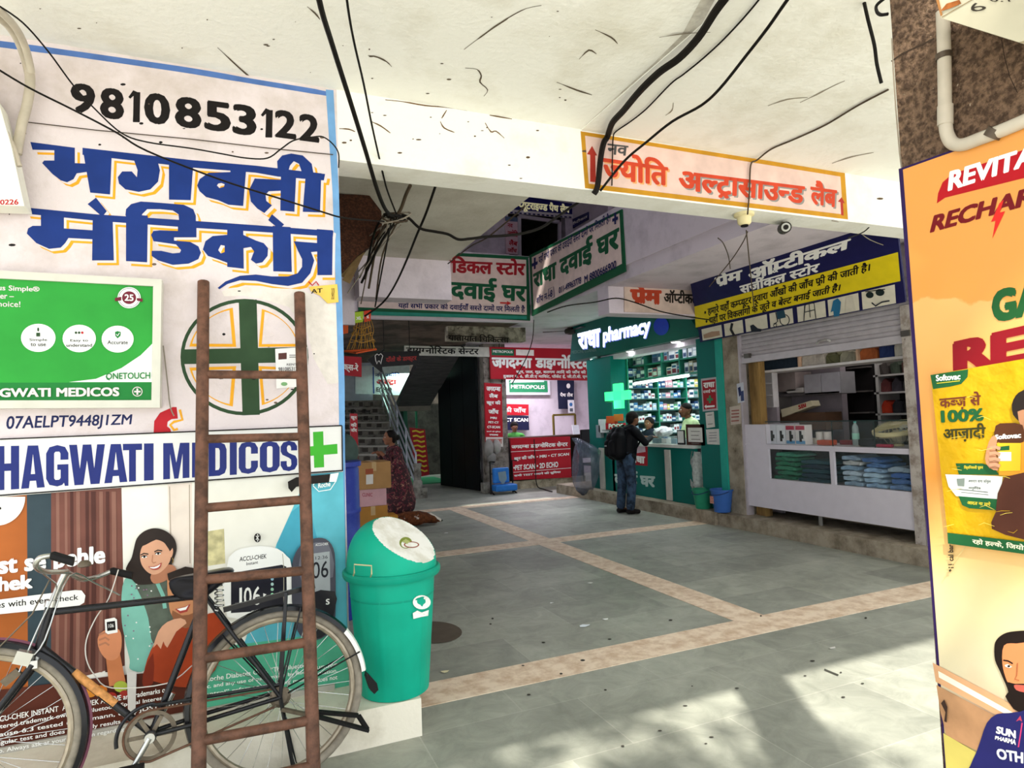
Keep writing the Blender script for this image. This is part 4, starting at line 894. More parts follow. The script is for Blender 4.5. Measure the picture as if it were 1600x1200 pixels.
p = at(640,548,1,9.93); MB().tube([p, Vector((p.x, p.y, 3.2))], .006, BLK, 6).build('hanger', r)
p = at(600,548,1,9.93); MB().tube([p, Vector((p.x, p.y, 3.2))], .006, BLK, 6).build('hanger', r)
# laboratory signs at the back
RB = M('#b01f2c', .4, var=.12, scale=2)
r, A = sign('laboratory_sign', [(765,542),(945,546),(945,595),(767,592)], 1, 13.08, .06, RB, 'wide glossy red sign with white Hindi letters above the laboratory opening'); A.st = .0015
A.poly([(768,545),(803,546),(803,556),(768,555)], M('#1d6b4a', .4)); A.text('METROPOLIS', [(770,547),(801,548),(801,552),(770,551)], WTX, bold=.03); A.poly([(806,546),(834,547),(834,556),(806,555)], M('#f2e8e4', .3))
A.text('जगदम्बा', [(768,558),(831,559.5),(831,575.5),(768,575)], WTX, bold=.05, fit='line'); A.text('डाइग्नोस्टिक', [(836,559),(925,561),(925,577),(836,575)], WTX, bold=.05, fit='line'); A.text('खून, जल, मूत्र, बलगम आदि की जाँच की जाती', [(806,579),(930,580),(930,584),(806,583)], WTX, bold=.03, fit='line'); A.text('दुकान न. 6, डी.डी.ए मार्किट, पॉकेट ई, जी.टी.बी. एन्क्लेव', [(786,586),(930,587),(930,591),(786,590)], WTX, bold=.03, fit='line'); A.build('lettering', r)
r, A = sign('upright_sign', [(757,598),(784,600),(786,698),(759,698)], 1, 13.1, .05, RB, 'narrow upright red sign on the pier left of the laboratory'); A.st = .0015
A.poly([(759,683),(786,683),(786,698),(759,698)], M('#d9cfc8', .5))
for i, (tx, y, h, w) in enumerate((('जगदम्बा',604,8,11),('लैब',614,8,7),('खून की',625,9,11),('जाँच',638,9,8),('MRI',651,4,5),('PET-CT',658,4,8),('CT-SCAN',665,4.5,10),('कराने की सुविधा',673,3,11),('उपलब्ध',678,3,7))): A.text(tx, [(771-w,y),(771+w,y+.5),(771+w,y+h),(771-w,y+h-.5)], WTX, bold=.04)
A.text('जगदम्बा', [(761,686),(784,686),(784,694),(761,694)], M('#b04a3a'), bold=.03); A.build('lettering', r)
r, A = sign('counter_panel', [(797,685),(891,682),(893,746),(803,750)], 1, 13.12, .06, RB, 'red panel with white lettering on the laboratory counter front', 'sign'); A.st = .0015
for tx, q, in (('जगदम्बा डाइग्नोस्टिक सेन्टर', [(799,694),(887,689),(887,698),(799,702)]), ('खून की जाँच • MRI • CT SCAN', [(803,713),(889,706),(889,713),(803,721)]), ('•PET SCAN • 2D ECHO', [(802,727),(872,721),(872,730),(802,735)]), ('सभी TEST कराने की सुविधा', [(803,741),(876,735),(876,740),(803,746)])): A.text(tx, q, WTX, bold=.04)
A.line([(798,706),(891,701)], .8, WTX); A.line([(802,738),(892,731)], .8, WTX); A.build('lettering', r)
# left-hand signs down the passage
r, A = sign('x_ray_sign', [(536,556),(565,558),(565,589),(536,586)], 1, 9.4, .03, RB, 'small red sign with a white Hindi word hanging at the left of the passage'); A.st = .001
A.text('एक्स-रे', [(530,568),(560,571),(560,580),(530,577)], WTX, bold=.04, fit='line'); A.build('lettering', r); p = at(560,557,1,9.42); MB().tube([p, Vector((p.x, p.y, 3.2))], .006, BLK, 6).build('hanger', r)
r, A = sign('blood_test_sign', [(547,646),(558.5,646.5),(560,716),(548,717)], 1, 9.1, .03, RB, 'narrow upright red sign behind the blue drum at the left of the passage'); A.st = .001
for tx, y in (('खून',650),('की',660),('जाँच',668)): A.text(tx, [(548,y),(557.5,y+.3),(557.5,y+7),(548,y+6.7)], WTX, bold=.04)
A.build('lettering', r)
r, A = sign('echo_banner', [(555,572),(640,570),(640,618),(555,615)], 1, 17.1, .03, M('#e9ebf2', .5, emit=0), 'white banner with a blue stripe and ECHO lettering at the head of the stairs'); A.st = .002
A.line([(583,573),(584,615)], 2, M('#3f58a8')); A.text('नव ज्योति', [(586,582),(625,581),(625,588),(586,589)], NTX, bold=.03); A.text('अल्ट्रा', [(588,593),(620,593),(620,602),(588,602)], M('#b3202a'), bold=.05); A.text('ECHO', [(588,605),(612,605),(612,612),(588,612)], BLK, bold=.03); A.build('lettering', r)
# pharmacy fascia
TG = M('#0d5650', .4, var=.1, scale=2)
zb = 2.69; fn = Vector((-.56, 0, -.45)).normalized(); fp = Vector((6.2, 9, zb)); fq = lambda x, y: tilt(x, y, fp, fn)
y0, y1 = at(890,560,0,6.2).y, 7.42
r = thing('pharmacy_sign', (6.2, (y0+y1)/2, zb), 'dark teal fascia of the pharmacy with glowing white letters', 'sign')
MB().add([(6.2,y1,zb),(6.6,y1,zb),(6.6,y1,3.245),(5.754,y1,3.245),(6.2,y0,zb),(6.6,y0,zb),(6.6,y0,3.245),(5.754,y0-1.0,3.245)], [(0,1,2,3),(4,5,6,7),(0,1,5,4),(1,2,6,5),(2,3,7,6),(3,0,4,7)], TG).build('fascia_box', r)
A = ArtT(fp, fn, .002); LED = M('#e8ecff', .3, emit=1.5, var=0)
for dx, m in ((1.2, M('#6a78d8', .4, emit=.6, var=0)), (0, LED)):
    A.text('राधा', [(902+dx,521+dx),(938+dx,512+dx),(938+dx,542+dx),(904+dx,547+dx)], m, bold=.05, fit='line'); A.text('pharmacy', [(942+dx,512+dx),(1016+dx,494+dx),(1016+dx,527+dx),(942+dx,543+dx)], m, bold=.045)
A.poly(ell(1033,510,12,14,24), M('#1c2f96', .4, emit=.15)); A.text('MEDICINE CORNER', [(893,548),(932,544),(932,549),(893,553)], M('#5f7f7a'), bold=.02); A.build('lettering', r)
for i, (x, y) in enumerate(((928,560),(985,548),(1056,533))):
    c = at(x, y, 2, zb); c.z = zb
    t = thing('downlight', (c.x, c.y, zb-.03), ('round recessed downlight under the pharmacy fascia, above the green cross', 'round recessed downlight under the middle of the pharmacy fascia', 'round recessed downlight under the near end of the pharmacy fascia')[i], 'lamp', 'downlights under the pharmacy fascia')
    MB().lathe([(.085,0),(.085,-.012),(.07,-.02)], c, M('#e8e8e8', .4), 20, cap1=False).build('ring', t, sm=True); MB().lathe([(.07,0),(.068,-.018),(.0,-.03)], c-Vector((0,0,.002)), M('#ffffff', emit=12, var=0), 20, cap0=False, cap1=False).build('diffuser', t, sm=True)
    lamp('downlight_glow', 'SPOT', (c.x, c.y, zb-.05), 30, (.9, .98, 1), .06, rot=(0,0,0), spot=2.0)
# optical shop: small board on the cross beam and the big tilted sign
r, A = sign('beam_sign', [(976,442),(1086,445),(1086,491),(976,487)], 1, 7.03, .02, M('#d8c2b6', .6, var=.15), 'small worn pink board with red and black Hindi letters on the cross beam'); A.st = .001
A.text('प्रेम', [(984,451),(1034,453),(1034,477),(984,474)], M('#b8452c', .6), bold=.07, fit='line'); A.text('ऑप्टीकल', [(1037,458),(1092,460),(1092,476),(1037,473)], M('#2e2824', .6), bold=.045, fit='line'); A.build('lettering', r)
tn = Vector((-.68, 0, -.735)).normalized(); tp = Vector((6.14, 5, 2.59))
sp = lambda x, y, o=0: tilt(x, y, tp, tn, o)
r = thing('optical_sign', (6.0, 5.6, 2.59), 'big tilted navy and yellow optical store sign above the roller shutter', 'sign')
OUT = [(1079,444),(1094,535),(1415,472),(1402,362),(1310,362)]
b = MB(); b.prism([sp(x, y) for x, y in OUT], -tn*.03, M('#1c1b4c', .45)); b.build('board', r)
A = ArtT(tp, tn); CRM = M('#ddd6c4', .5, var=.1)
A.poly([(1085,479),(1403,394),(1407,439),(1087,512)], M('#e3cb1e', .45, var=.08))
A.text('प्रेम', [(1116,434),(1160,421),(1160,437),(1118,450)], WTX, bold=.05, fit='line'); A.text('ऑप्टीकल', [(1168,422),(1330,372),(1328,388),(1170,440)], WTX, bold=.05, fit='line'); A.text('&', [(1207,418),(1216,416),(1216,425),(1207,427)], WTX, bold=.03)
A.text('सर्जीकल स्टोर', [(1155,447),(1281,411),(1279,425),(1157,460)], WTX, bold=.04, fit='line')
A.text('• हमारे यहाँ कम्प्यूटर द्वारा आँखों की जाँच फ्री की जाती है।', [(1100,484),(1360,412),(1359,423),(1101,494)], BLK, bold=.035, fit='line'); A.text('• यहाँ पर विकलांगों के जूते व बेल्ट बनाई जाती है।', [(1102,498),(1314,444),(1312,454),(1103,508)], BLK, bold=.035, fit='line')
tl = lambda x: 515+(x-1090)*(443-515)/310; bl = lambda x: 532+(x-1097)*(472-532)/310
for a, b_ in ((1096,1127),(1131,1160),(1164,1198),(1202,1238),(1245,1289),(1293,1341),(1346,1398)): A.poly([(a,tl(a)+1),(b_,tl(b_)+1),(b_+2,bl(b_)),(a+2,bl(a))], CRM)
A.poly([(1099,523),(1112,518),(1124,517),(1125,524),(1112,527),(1100,529)], M('#b08f78')); A.line([(1144,505),(1142,515),(1147,524)], 4, M('#2b2b30')); A.poly([(1172,509),(1177,507),(1184,513),(1190,514),(1189,518),(1174,519)], M('#2b2f3a'))
WC = M('#30333a'); A.poly([ell(1226,500,8,9,20), ell(1226,500,6.6,7.6,20)], WC); A.poly([(1213,487),(1225,484),(1228,496),(1215,499)], M('#2b4a5c')); A.line([(1212,488),(1215,502),(1210,507)], 1.5, WC); A.poly([ell(1211,508,3,3.4,14), ell(1211,508,2,2.4,14)], WC)
for L in ([(1257,478),(1256,502)], [(1272,474),(1275,499)], [(1257,478),(1264,473),(1272,474)], [(1257,488),(1273,484)], [(1264,473),(1266,496)], [(1256,502),(1258,477)]): A.line(L, 1.2, WC)
A.poly([(1302,470),(1309,466),(1314,472),(1313,484),(1311,494),(1303,495),(1302,486),(1298,488)], M('#2d6f96')); A.poly([(1322,464),(1332,462),(1337,485),(1321,489)], M('#cfc8b8'))
A.poly(ell(1359,461,6,5,16), M('#1f2a2a')); A.poly(ell(1375,457,7,5.5,16), M('#1f2a2a')); A.line([(1352,456),(1367,454),(1383,452)], 1.3, BLK); A.line([(1362,473),(1368,478),(1378,472),(1390,470)], 2.2, WC)
A.build('printed_face', r)

# ------------------------------------------------------------------ cables
CBK = M('#15120f', .6, var=.1); CBR = M('#4d4134', .6, var=.2); CGR = M('#8e8577', .6, var=.2)
def cable(name, pts, r_, mat, label, n=5):
    """pts: photo x, y and either the distance Y ('y', v) or the height z ('z', v) of each support"""
    P = [tuple(at(x, y, 1 if k == 'y' else 2, v)) for x, y, k, v in pts]
    o = MB().tube(smooth(P, n, False), r_, mat, 7).build(name, sm=True); tag(o, label, 'cable'); return base(o)
Y = lambda v, *p: [(x, y, 'y', v) for x, y in p]
Z = lambda v, *p: [(x, y, 'z', v) for x, y in p]
def ramp(y0, y1, *p): return [(x, y, 'y', y0+(y1-y0)*i/(len(p)-1)) for i, (x, y) in enumerate(p)]
cable('hanging_cable', [(474,-150,'z',3.49)]+ramp(2.5, 4.3, (497,-8),(520,72),(548,160),(572,238),(590,298),(604,330),(617,338)), .012, CBK, 'thick black cable hanging from the porch ceiling down to the wire bundle')
cable('hanging_cable', [(528,-140,'z',3.49)]+ramp(2.6, 4.3, (541,-8),(552,60),(568,130),(582,200),(598,270),(606,300),(620,336)), .0055, CBK, 'thin black cable hanging beside the thick one down to the wire bundle')
cable('hanging_cable', [(641,290,'y',3.95),(634,305,'y',4.1),(627,325,'y',4.25),(620,338,'y',4.3)], .012, CBR, 'short greenish cable from the beam soffit to the wire bundle')
cable('sagging_cable', ramp(4.3, 4.0, (628,336),(640,342),(657,357),(680,362),(700,366),(716,374),(735,373),(760,370),(790,368),(815,365),(845,356),(872,338),(895,322),(925,303)), .010, CBK, 'dark cable sagging across the left gallery soffit to the thick ceiling cable')
cable('hanging_cable', [(680,292,'y',3.95),(665,335,'y',4.3),(650,370,'y',4.7),(636,405,'y',5.2),(620,440,'y',5.8),(605,465,'y',6.2),(590,480,'y',6.25),(570,494,'y',6.2)], .009, CBK, 'black cable hanging in front of the left gallery soffit and downstand beam')
cable('thick_cable_bundle', Z(3.452,(1230,-160),(1180,-70),(1140,-12),(1118,18),(1092,58),(1062,90),(1030,113),(1000,142),(975,172),(957,192))+[(949,214,'y',3.60),(944,222,'y',3.595),(939,245,'y',3.585),(934,290,'y',3.585),(928,303,'y',3.61)], .020, CBK, 'thick black cable bundle running over the porch ceiling and down the painted beam')
cable('ceiling_cable', Z(3.482,(1290,-140),(1192,-8),(1140,52),(1100,90),(1068,116),(1048,131),(1010,170),(985,190),(962,206))+[(958,216,'y',3.61),(957,240,'y',3.615),(956,290,'y',3.615)], .0045, CBK, 'thin black cable beside the thick bundle on the porch ceiling')
cable('sagging_cable', [(1300,-90,'z',3.482)]+ramp(2.0, 3.58, (1236,-8),(1200,43),(1165,88),(1125,138),(1095,165),(1050,190),(1010,222),(975,252),(938,298)), .008, CBK, 'black cable swinging across the painted ultrasound sign')
cable('dangling_cable', [(1338,-50,'z',3.482)]+ramp(2.0, 2.0, (1348,-6),(1356,30),(1366,70),(1370,100),(1377,130)), .008, CBK, 'loose black cable end dangling near the pebble-dash pillar')
cable('ceiling_cable', Z(3.482,(1388,140),(1340,165),(1290,195),(1240,218),(1205,233))+[(1183,250,'y',3.6),(1173,258,'y',3.612),(1171,300,'y',3.612),(1168,335,'y',3.612)], .006, CBR, 'thin brown cable crossing the ceiling to the top edge of the ultrasound sign')
cable('wall_wire', Y(3.50,(-10,104),(45,137),(115,172),(180,206),(230,236),(345,281),(430,308),(500,330),(530,339))+ramp(3.7, 4.2,(560,343),(600,346)), .0048, CBK, 'black wire slanting across the painted wall over the blue lettering')
cable('wall_wire', ramp(3.0,3.5,(-10,4),(35,35),(75,80),(115,134))+Y(3.53,(150,172),(190,208),(230,222),(300,232),(345,240),(385,247),(418,247),(440,232),(460,219),(490,214),(505,214),(520,225),(529,240),(529,262)), .0038, CBK, 'thin black wire looping over the painted phone number')
cable('wall_wire', Y(3.6,(255,540),(258,565),(262,600),(266,635),(272,650)), .003, CGR, 'thin wire hanging down beside the green light box sign')
cable('slab_wire', [(700,412,'y',6.1),(735,385,'y',5.6),(760,372,'y',5.0),(800,340,'y',4.4),(820,322,'y',4.0)], .006, CBR, 'wire running along the edge of the left gallery slab')
for k, (pts, lb) in enumerate((
    (((1108,448),(1140,410),(1160,380),(1168,362)), 'grey wire hanging in front of the arcade ceiling above the optical sign'),
    (((1141,420),(1138,400),(1130,380),(1122,372)), 'short wire curving from the arcade ceiling'),
    (((1178,480),(1174,440),(1170,400),(1166,360)), 'wire hanging from the round lamp holder'))):
    cable('hanging_wire', ramp(5.2, 4.2, *pts) if k != 2 else ramp(4.6, 3.75, *pts), .005, CBR, lb)
cable('sagging_cable', [(878,478,'x',0)][:0]+ramp(7.0, 6.6, (855,488),(885,478),(930,472),(962,466),(990,472),(1030,486),(1070,494),(1110,500)), .008, CBK, 'black cable sagging across the small pink beam board')
cable('hanging_wire', ramp(9.44, 8.0, (834,500),(832,530),(822,560),(800,600)), .007, CBK, 'thin wire hanging down past the corner of the far parapet')
cable('hanging_wire', ramp(3.7, 3.7, (1362,285),(1366,320),(1364,345),(1350,362),(1325,372)), .005, CBK, 'wire loop hanging at the right end of the beam')
cable('hanging_wire', ramp(3.6, 4.2, (1300,345),(1330,352),(1360,375),(1408,392)), .004, CGR, 'thin wire crossing the right corner of the optical sign')
r = thing('wire_bundle', at(618,345,1,4.3), 'tangled bundle of wires under the beam beside the brown mesh panel', 'wires')
for k in range(14):
    c0 = (618+random.uniform(-14,14), 338+random.uniform(-6,14)); e = (random.uniform(540,600), random.uniform(400,480))
    m1 = (c0[0]*.6+e[0]*.4+random.uniform(-14,14), c0[1]*.6+e[1]*.4+random.uniform(-14,8))
    P = [tuple(at(x, y, 1, v)) for (x, y), v in ((c0, 4.3), (m1, 4.4+random.uniform(0,.3)), (e, 4.6+random.uniform(0,.5)))]
    MB().tube(smooth(P, 5, False), random.uniform(.004,.009), random.choice((CBK, CBR, CGR)), 6).build('wire', r, sm=True)
for k in range(5):
    P = [tuple(at(618+rx*cos(t)*1.0, 340+rx*.35*sin(t+k), 1, 4.3+.05*sin(t))) for rx in (12+3*k,) for t in [i*pi/6 for i in range(12)]]
    MB().tube(P, .006, random.choice((CBK, CBR, CGR)), 6, closed=True).build('wire_loop', r, sm=True)
# conduits at the top left
PVC = M('#c2b8a6', .45, var=.15, scale=14)
for pts, rr, yy, lb in (([(-12,18),(15,40),(32,68),(44,105),(47,130),(42,165),(34,195),(26,240)], .021, 3.56, 'cream plastic conduit bending down the left edge of the painted wall'), ([(-12,6),(22,40),(40,75),(49,112)], .015, 3.50, 'thinner cream conduit arching over the upper left corner'), ([(-10,180),(8,205),(20,230),(30,260)], .012, 3.50, 'pale cable entering from the left edge below the conduit')):
    o = MB().tube(smooth([tuple(at(x, y, 1, yy-max(0, min(.6, (95-y)*.0055)))) for x, y in pts], 5, False), rr, PVC, 12).build('conduit', sm=True); base(tag(o, lb, 'conduit'))
# lamp holder and camera under the beam
c = at(1163,346,1,3.72); c.z = 3.09
r = thing('lamp_holder', (c.x, c.y, 2.98), 'round cream lamp holder fixed under the beam', 'lamp holder')
MB().lathe([(.075,0),(.075,-.02),(.055,-.03),(.05,-.075),(.035,-.09)], c, M('#e0d3a4', .4), 20).build('housing', r, sm=True); MB().lathe([(.028,-.088),(.028,-.10)], c, BLK, 14).build('socket', r)
c = at(1224,356,1,3.80)
r = thing('security_camera', c-Vector((0,0,.04)), 'small black security camera fixed under the beam', 'camera')
MB().tube([c+Vector((.05,.05,.01)), c-Vector((.05,.07,.02))], .045, M('#2a2722', .4), 16).build('camera_body', r, sm=True); MB().tube([c-Vector((.05,.07,.02)), c-Vector((.056,.078,.022))], .034, M('#9a9a92', .3, .4), 16).build('lens_ring', r); MB().tube([c-Vector((.056,.078,.022)), c-Vector((.06,.083,.023))], .02, BLK, 14).build('lens', r)
MB().tube([c+Vector((0,0,.02)), Vector((c.x, c.y, 3.09))], .012, M('#7a6f4c', .5), 8).build('bracket', r)
# ------------------------------------------------------------------ shops on the right
def fx(x0, y0, x1, y1, X):
    """photo rectangle on the plane X -> near y, far y, low z, high z"""
    P = [at(x, y, 0, X) for x, y in ((x0,y0),(x1,y0),(x1,y1),(x0,y1))]
    return (P[1].y+P[2].y)/2, (P[0].y+P[3].y)/2, (P[2].z+P[3].z)/2, (P[0].z+P[1].z)/2
def fy(x0, y0, x1, y1, Yv):
    P = [at(x, y, 1, Yv) for x, y in ((x0,y0),(x1,y0),(x1,y1),(x0,y1))]
    return (P[0].x+P[3].x)/2, (P[1].x+P[2].x)/2, (P[2].z+P[3].z)/2, (P[0].z+P[1].z)/2
def thing_box(name, b, label, cat, group=None): return thing(name, ((b[0]+b[1])/2, (b[2]+b[3])/2, b[4]), label, cat, group)
PX = 6.28; ST1 = .185
TEA = M('#0a6a60', .4, var=.08, scale=2); TEL = M('#27a08e', .4, var=.08)
# teal end panels of the pharmacy
y0, y1, _, _ = fx(920, 600, 957, 700, PX)
struct(MB().box(PX, PX+.35, y0, y1, ST1, 2.66, TEA).build('wall_pharmacy_panel'))
y2, y3, _, _ = fx(1093, 600, 1126, 700, PX)
struct(MB().box(PX, PX+.35, 7.1, y3, ST1, 2.66, TEA).box(PX-.03, PX, 7.09, 7.22, ST1, 2.66, TEL).build('wall_pharmacy_panel_near'))
# counter
ya, yb = at(1087,740,0,PX).y, at(957,730,0,PX).y
cn = thing('pharmacy_counter', (PX+.3, (ya+yb)/2, ST1), 'teal pharmacy counter with white Hindi letters on its front', 'counter')
MB().box(PX, PX+.06, ya, yb, ST1, 1.03, TEA).build('front_panel', cn); MB().box(PX-.03, PX+.5, ya-.02, yb-.002, 1.03, 1.08, M('#d9d9d2', .35)).build('counter_top', cn)
for a, b, c_, d in ((937,700,944,766), (1040,703,1048,783)):
    q = fx(a, b, c_, d, PX-.02); MB().box(PX-.025, PX, q[0], q[1], ST1+.01, q[3], M('#cfcac0', .5)).build('white_strip', cn if a > 1000 else bpy.data.objects['wall_pharmacy_panel'])
A = Art(0, PX, step=.001)
A.poly([(984,693),(1012,694),(1012,728),(984,726)], RTX); A.text('राधा', [(985,711),(1008,713),(1008,725),(985,723)], WTX, bold=.06); A.poly([(987,698),(1008,697),(1009,706),(996,708),(990,703)], M('#c9b3bb', .5))
A.text('दवाई घर', [(960,740),(1024,744),(1024,762),(960,756)], M('#b9cfc8', .5), bold=.06, fit='line'); A.build('counter_lettering', cn)
# glass-topped display on the counter
q = fx(993, 681, 1072, 692, PX+.05)
gc = thing('display_case', (PX+.2, (q[0]+q[1])/2, 1.08), 'low glass display case on the pharmacy counter', 'display case')
CLR = M('#cfe0dc', .05, var=0, alpha=.22)
MB().box(PX+.03, PX+.4, q[0], q[1], 1.083, 1.19, CLR).build('glass', gc)
for k in range(5):
    yy = q[0]+.06+k*(q[1]-q[0]-.1)/5; b = MB().box(PX+.1, PX+.2, yy, yy+.13, 1.085, 1.16, M(('#c9d8dc','#86a7b5','#e6e6e0','#5f7f8c','#d6dcd2')[k], .4)); o = base(b.build('carton', bevel=.004)); tag(o, ('white carton in the low counter case, far end', 'blue-grey carton in the low counter case', 'off-white carton in the middle of the low counter case', 'dark blue carton in the low counter case', 'pale carton at the near end of the low counter case')[k], 'carton', 'cartons in the counter case')
# shelving on the far partition, facing the counter end
SHY = 10.02; sx0, sx1 = 6.62, 8.6
sh = thing('medicine_shelf', (7.6, SHY+.2, ST1), 'tall pharmacy shelving packed with medicine cartons behind the counter', 'shelf')
SFR = M('#3c5f5c', .4); MB().box(sx0, sx1, SHY+.36, SHY+.4, ST1, 3.0, M('#9fb6b4', .6)).build('back_panel', sh)
zs = [.98, 1.20, 1.42, 1.64, 1.86, 2.06, 2.28]
for z in zs: MB().box(sx0, sx1, SHY, SHY+.36, z-.02, z, SFR).build('shelf_board', sh)
ups = [sx0+(sx1-sx0)*i/3 for i in range(4)]
for x in ups: MB().box(x-.012, x+.012, SHY-.005, SHY+.36, ST1, 3.0, M('#2d8a70', .4)).build('upright', sh)
COL = [('white', '#e3e8ea'), ('pale blue', '#a9c3d8'), ('blue', '#4d7fb0'), ('white', '#d6dde0'), ('navy', '#2f4a72'), ('white', '#eef0ee'), ('green', '#5fa77a'), ('yellow', '#d8c46a'), ('pink', '#c98f9c'), ('grey', '#8d979c')]
names = ['lowest', 'second lowest', 'third', 'fourth', 'fifth', 'sixth', 'top']
protos = {}
for si, z in enumerate(zs):
    x = sx0+.04
    while x < sx1-.12:
        w = random.choice((.055,.07,.085,.10)); h = random.uniform(.09,.17); nm, hx = random.choice(COL if x > 7.3 else COL[:6])
        if any(abs(x+w/2-u) < w/2+.02 for u in ups): x += .03; continue
        key = (nm, hx, round(w,3))
        if key not in protos:
            b = MB(); m = M(hx, .4, var=.06); b.box(-w/2,w/2,-.06,.06,0,.15,m); b.box(-w/2+.008,w/2-.008,-.0612,-.06,.05,.10, M('#f2f3f0' if nm not in ('white','grey') else random.choice(('#3f6f9f','#2f7f74','#a03a44','#29486a')), .4)); b.box(-w/2+.018,w/2-.018,-.0614,-.0612,.06,.07, M('#2c3c50', .5)); protos[key] = b.build('medicine_carton'); o = protos[key]
        else: o = protos[key].copy(); C.objects.link(o)
        o.location = (x+w/2, SHY+.10, z+.001); o.scale = (1, 1, h/.15)
        tag(o, '%s medicine carton standing on the %s board of the pharmacy shelving' % (nm, names[si]), 'carton', '%s cartons on the %s pharmacy shelf board' % (nm, names[si]))
        x += w+random.choice((.006, .006, .018))
# tube light
q = [at(990,600,0,6.72), at(1076,587,0,6.72)]
t = thing('tube_light', (q[0]+q[1])/2, 'long glowing tube light in front of the pharmacy shelving', 'lamp')
MB().tube(q, .018, M('#f4ffff', emit=7, var=0), 10).build('tube', t); MB().bar(q[0]+Vector((.03,0,.02)), q[1]+Vector((.03,0,.02)), .04, .03, M('#dfe4e2', .4)).build('batten', t)
for p in q: MB().tube([p+Vector((.03,0,.02)), p+Vector((.03,0,.14))], .008, M('#7a8a88', .4), 6).build('arm', t)
# upper glass cabinet of boxed goods
cq = fx(960, 546, 1092, 590, 6.75); 
cb = thing('wall_cabinet', (6.9, (cq[0]+cq[1])/2, cq[2]), 'row of upper display cabinets full of packets above the tube light', 'cabinet')
MB().box(7.0, 7.05, cq[0], cq[1], cq[2], cq[3], M('#7d8f8c', .5)).build('back_panel', cb)
for z in (cq[2], (cq[2]+cq[3])/2, cq[3]): MB().box(6.75, 7.03, cq[0], cq[1], z-.012, z+.012, M('#2a6f5c', .4)).build('shelf_board', cb)
for i in range(6): y = cq[0]+(cq[1]-cq[0])*i/5; MB().box(6.75, 7.03, y-.012, y+.012, cq[2], cq[3], M('#2a6f5c', .4)).build('upright', cb)
pk = {}
for r_ in range(2):
    z = cq[2]+.013+(cq[3]-cq[2])/2*r_; y = cq[0]+.04
    while y < cq[1]-.14:
        w = random.choice((.10,.13,.16)); hx = random.choice(('#b9c2cc','#d8dadd','#8d9cad','#c9bca0','#a65a62','#5a6f8a','#e2ddd0')); hh = (cq[3]-cq[2])/2-.06-random.uniform(0,.05)
        if any(abs(y+w/2-(cq[0]+(cq[1]-cq[0])*i/5)) < w/2+.016 for i in range(6)): y += .03; continue
        k = (w, hx)
        if k not in pk:
            b = MB(); b.box(-.05,.05,-w/2,w/2,0,.2,M(hx,.4)); b.box(-.051,-.05,-w/2+.012,w/2-.012,.03,.11,M(random.choice(('#3c4a66','#efefef','#7d2f3c')),.4)); b.box(-.051,-.05,-w/2+.012,w/2-.012,.13,.17,M(random.choice(('#2f5f7f','#e6e6e6')),.4)); pk[k] = b.build('packet'); o = pk[k]
        else: o = pk[k].copy(); C.objects.link(o)
        o.location = (6.85, y+w/2, z); o.scale = (1,1,hh/.2)
        cn_ = {'#b9c2cc':'grey-blue','#d8dadd':'white','#8d9cad':'slate blue','#c9bca0':'beige','#a65a62':'dull red','#5a6f8a':'dark blue','#e2ddd0':'cream'}[hx]
        tag(o, '%s packet in the %s row of the cabinets above the tube light' % (cn_, ('lower','upper')[r_]), 'packet', '%s packets, %s cabinet row' % (cn_, ('lower','upper')[r_])); y += w+.012
# green cross, red sign, papers
GE = M('#3dff8a', .3, emit=1.1, var=0)
P = [at(x, y, 0, 6.12) for x, y in ((946,613),(983,611),(983,624),(946,626),(959,600),(971,599),(971,638),(959,640))]
t = thing('cross_sign', (6.15, P[0].y*.5+P[1].y*.5, P[6].z), 'glowing green pharmacy cross in front of the teal panel', 'sign')
MB().box(6.10, 6.16, P[1].y, P[0].y, P[2].z, P[0].z, GE).box(6.10, 6.16, P[5].y, P[4].y, P[6].z, P[4].z, GE).build('lit_cross', t)
MB().box(6.16, 6.279, P[4].y-.1, y0+.04, P[2].z-.03, P[2].z+.1, M('#2d6f5c', .4)).build('bracket', t)
lamp('cross_glow', 'POINT', (6.0, P[4].y, 1.75), 4, (.3, 1, .5), .2)
def xsign(name, px, X, d, m, label, cat='sign', bname='board'):
    r, A = sign(name, px, 0, X, d, m, label, cat, bname=bname); A.st = .0008; return r, A
r, A = xsign('pharmacy_panel_sign', [(1095,592),(1120,589),(1122,641),(1098,643)], PX-.02, .018, M('#b9b5b8', .4), 'grey framed red pharmacy sign with an arrow on the near teal panel')
A.poly([(1097,595),(1118,592),(1119.5,638),(1100,640)], RTX); A.text('राधा', [(1099,598),(1117,596),(1117,605),(1099,607)], WTX, bold=.05); A.text('दवाई घर', [(1099,609),(1118,607),(1118,613),(1099,615)], WTX, bold=.03)
A.poly([(1108,618),(1111,618),(1111,622),(1114,622),(1114,626),(1111,626),(1111,630),(1108,630),(1108,626),(1105,626),(1105,622),(1108,622)], M('#3f8a5a', .4)); A.poly([(1101,635),(1104,632),(1104,634),(1117,633),(1117,636),(1104,637),(1104,639)], WTX); A.build('print', r)
r, A = xsign('paper_notice', [(1102,645),(1115,643),(1117,667),(1104,669)], PX-.012, .004, M('#d9d7cf', .6), 'small white paper stuck below the red pharmacy sign', 'notice', 'sheet'); A.line([(1105,649),(1113,648)], .8, BLK); A.line([(1106,663),(1114,662)], .8, BLK); A.build('print', r)
r, A = xsign('paper_notice', [(1103,671),(1124,670),(1126,695),(1105,694)], PX-.018, .004, M('#d3d1cb', .6), 'larger white printed sheet low on the near teal panel', 'notice', 'sheet')
for y in (676, 680, 684, 689): A.line([(1108,y+.5),(1120,y)], .9, M('#6a6f78'))
A.build('print', r)
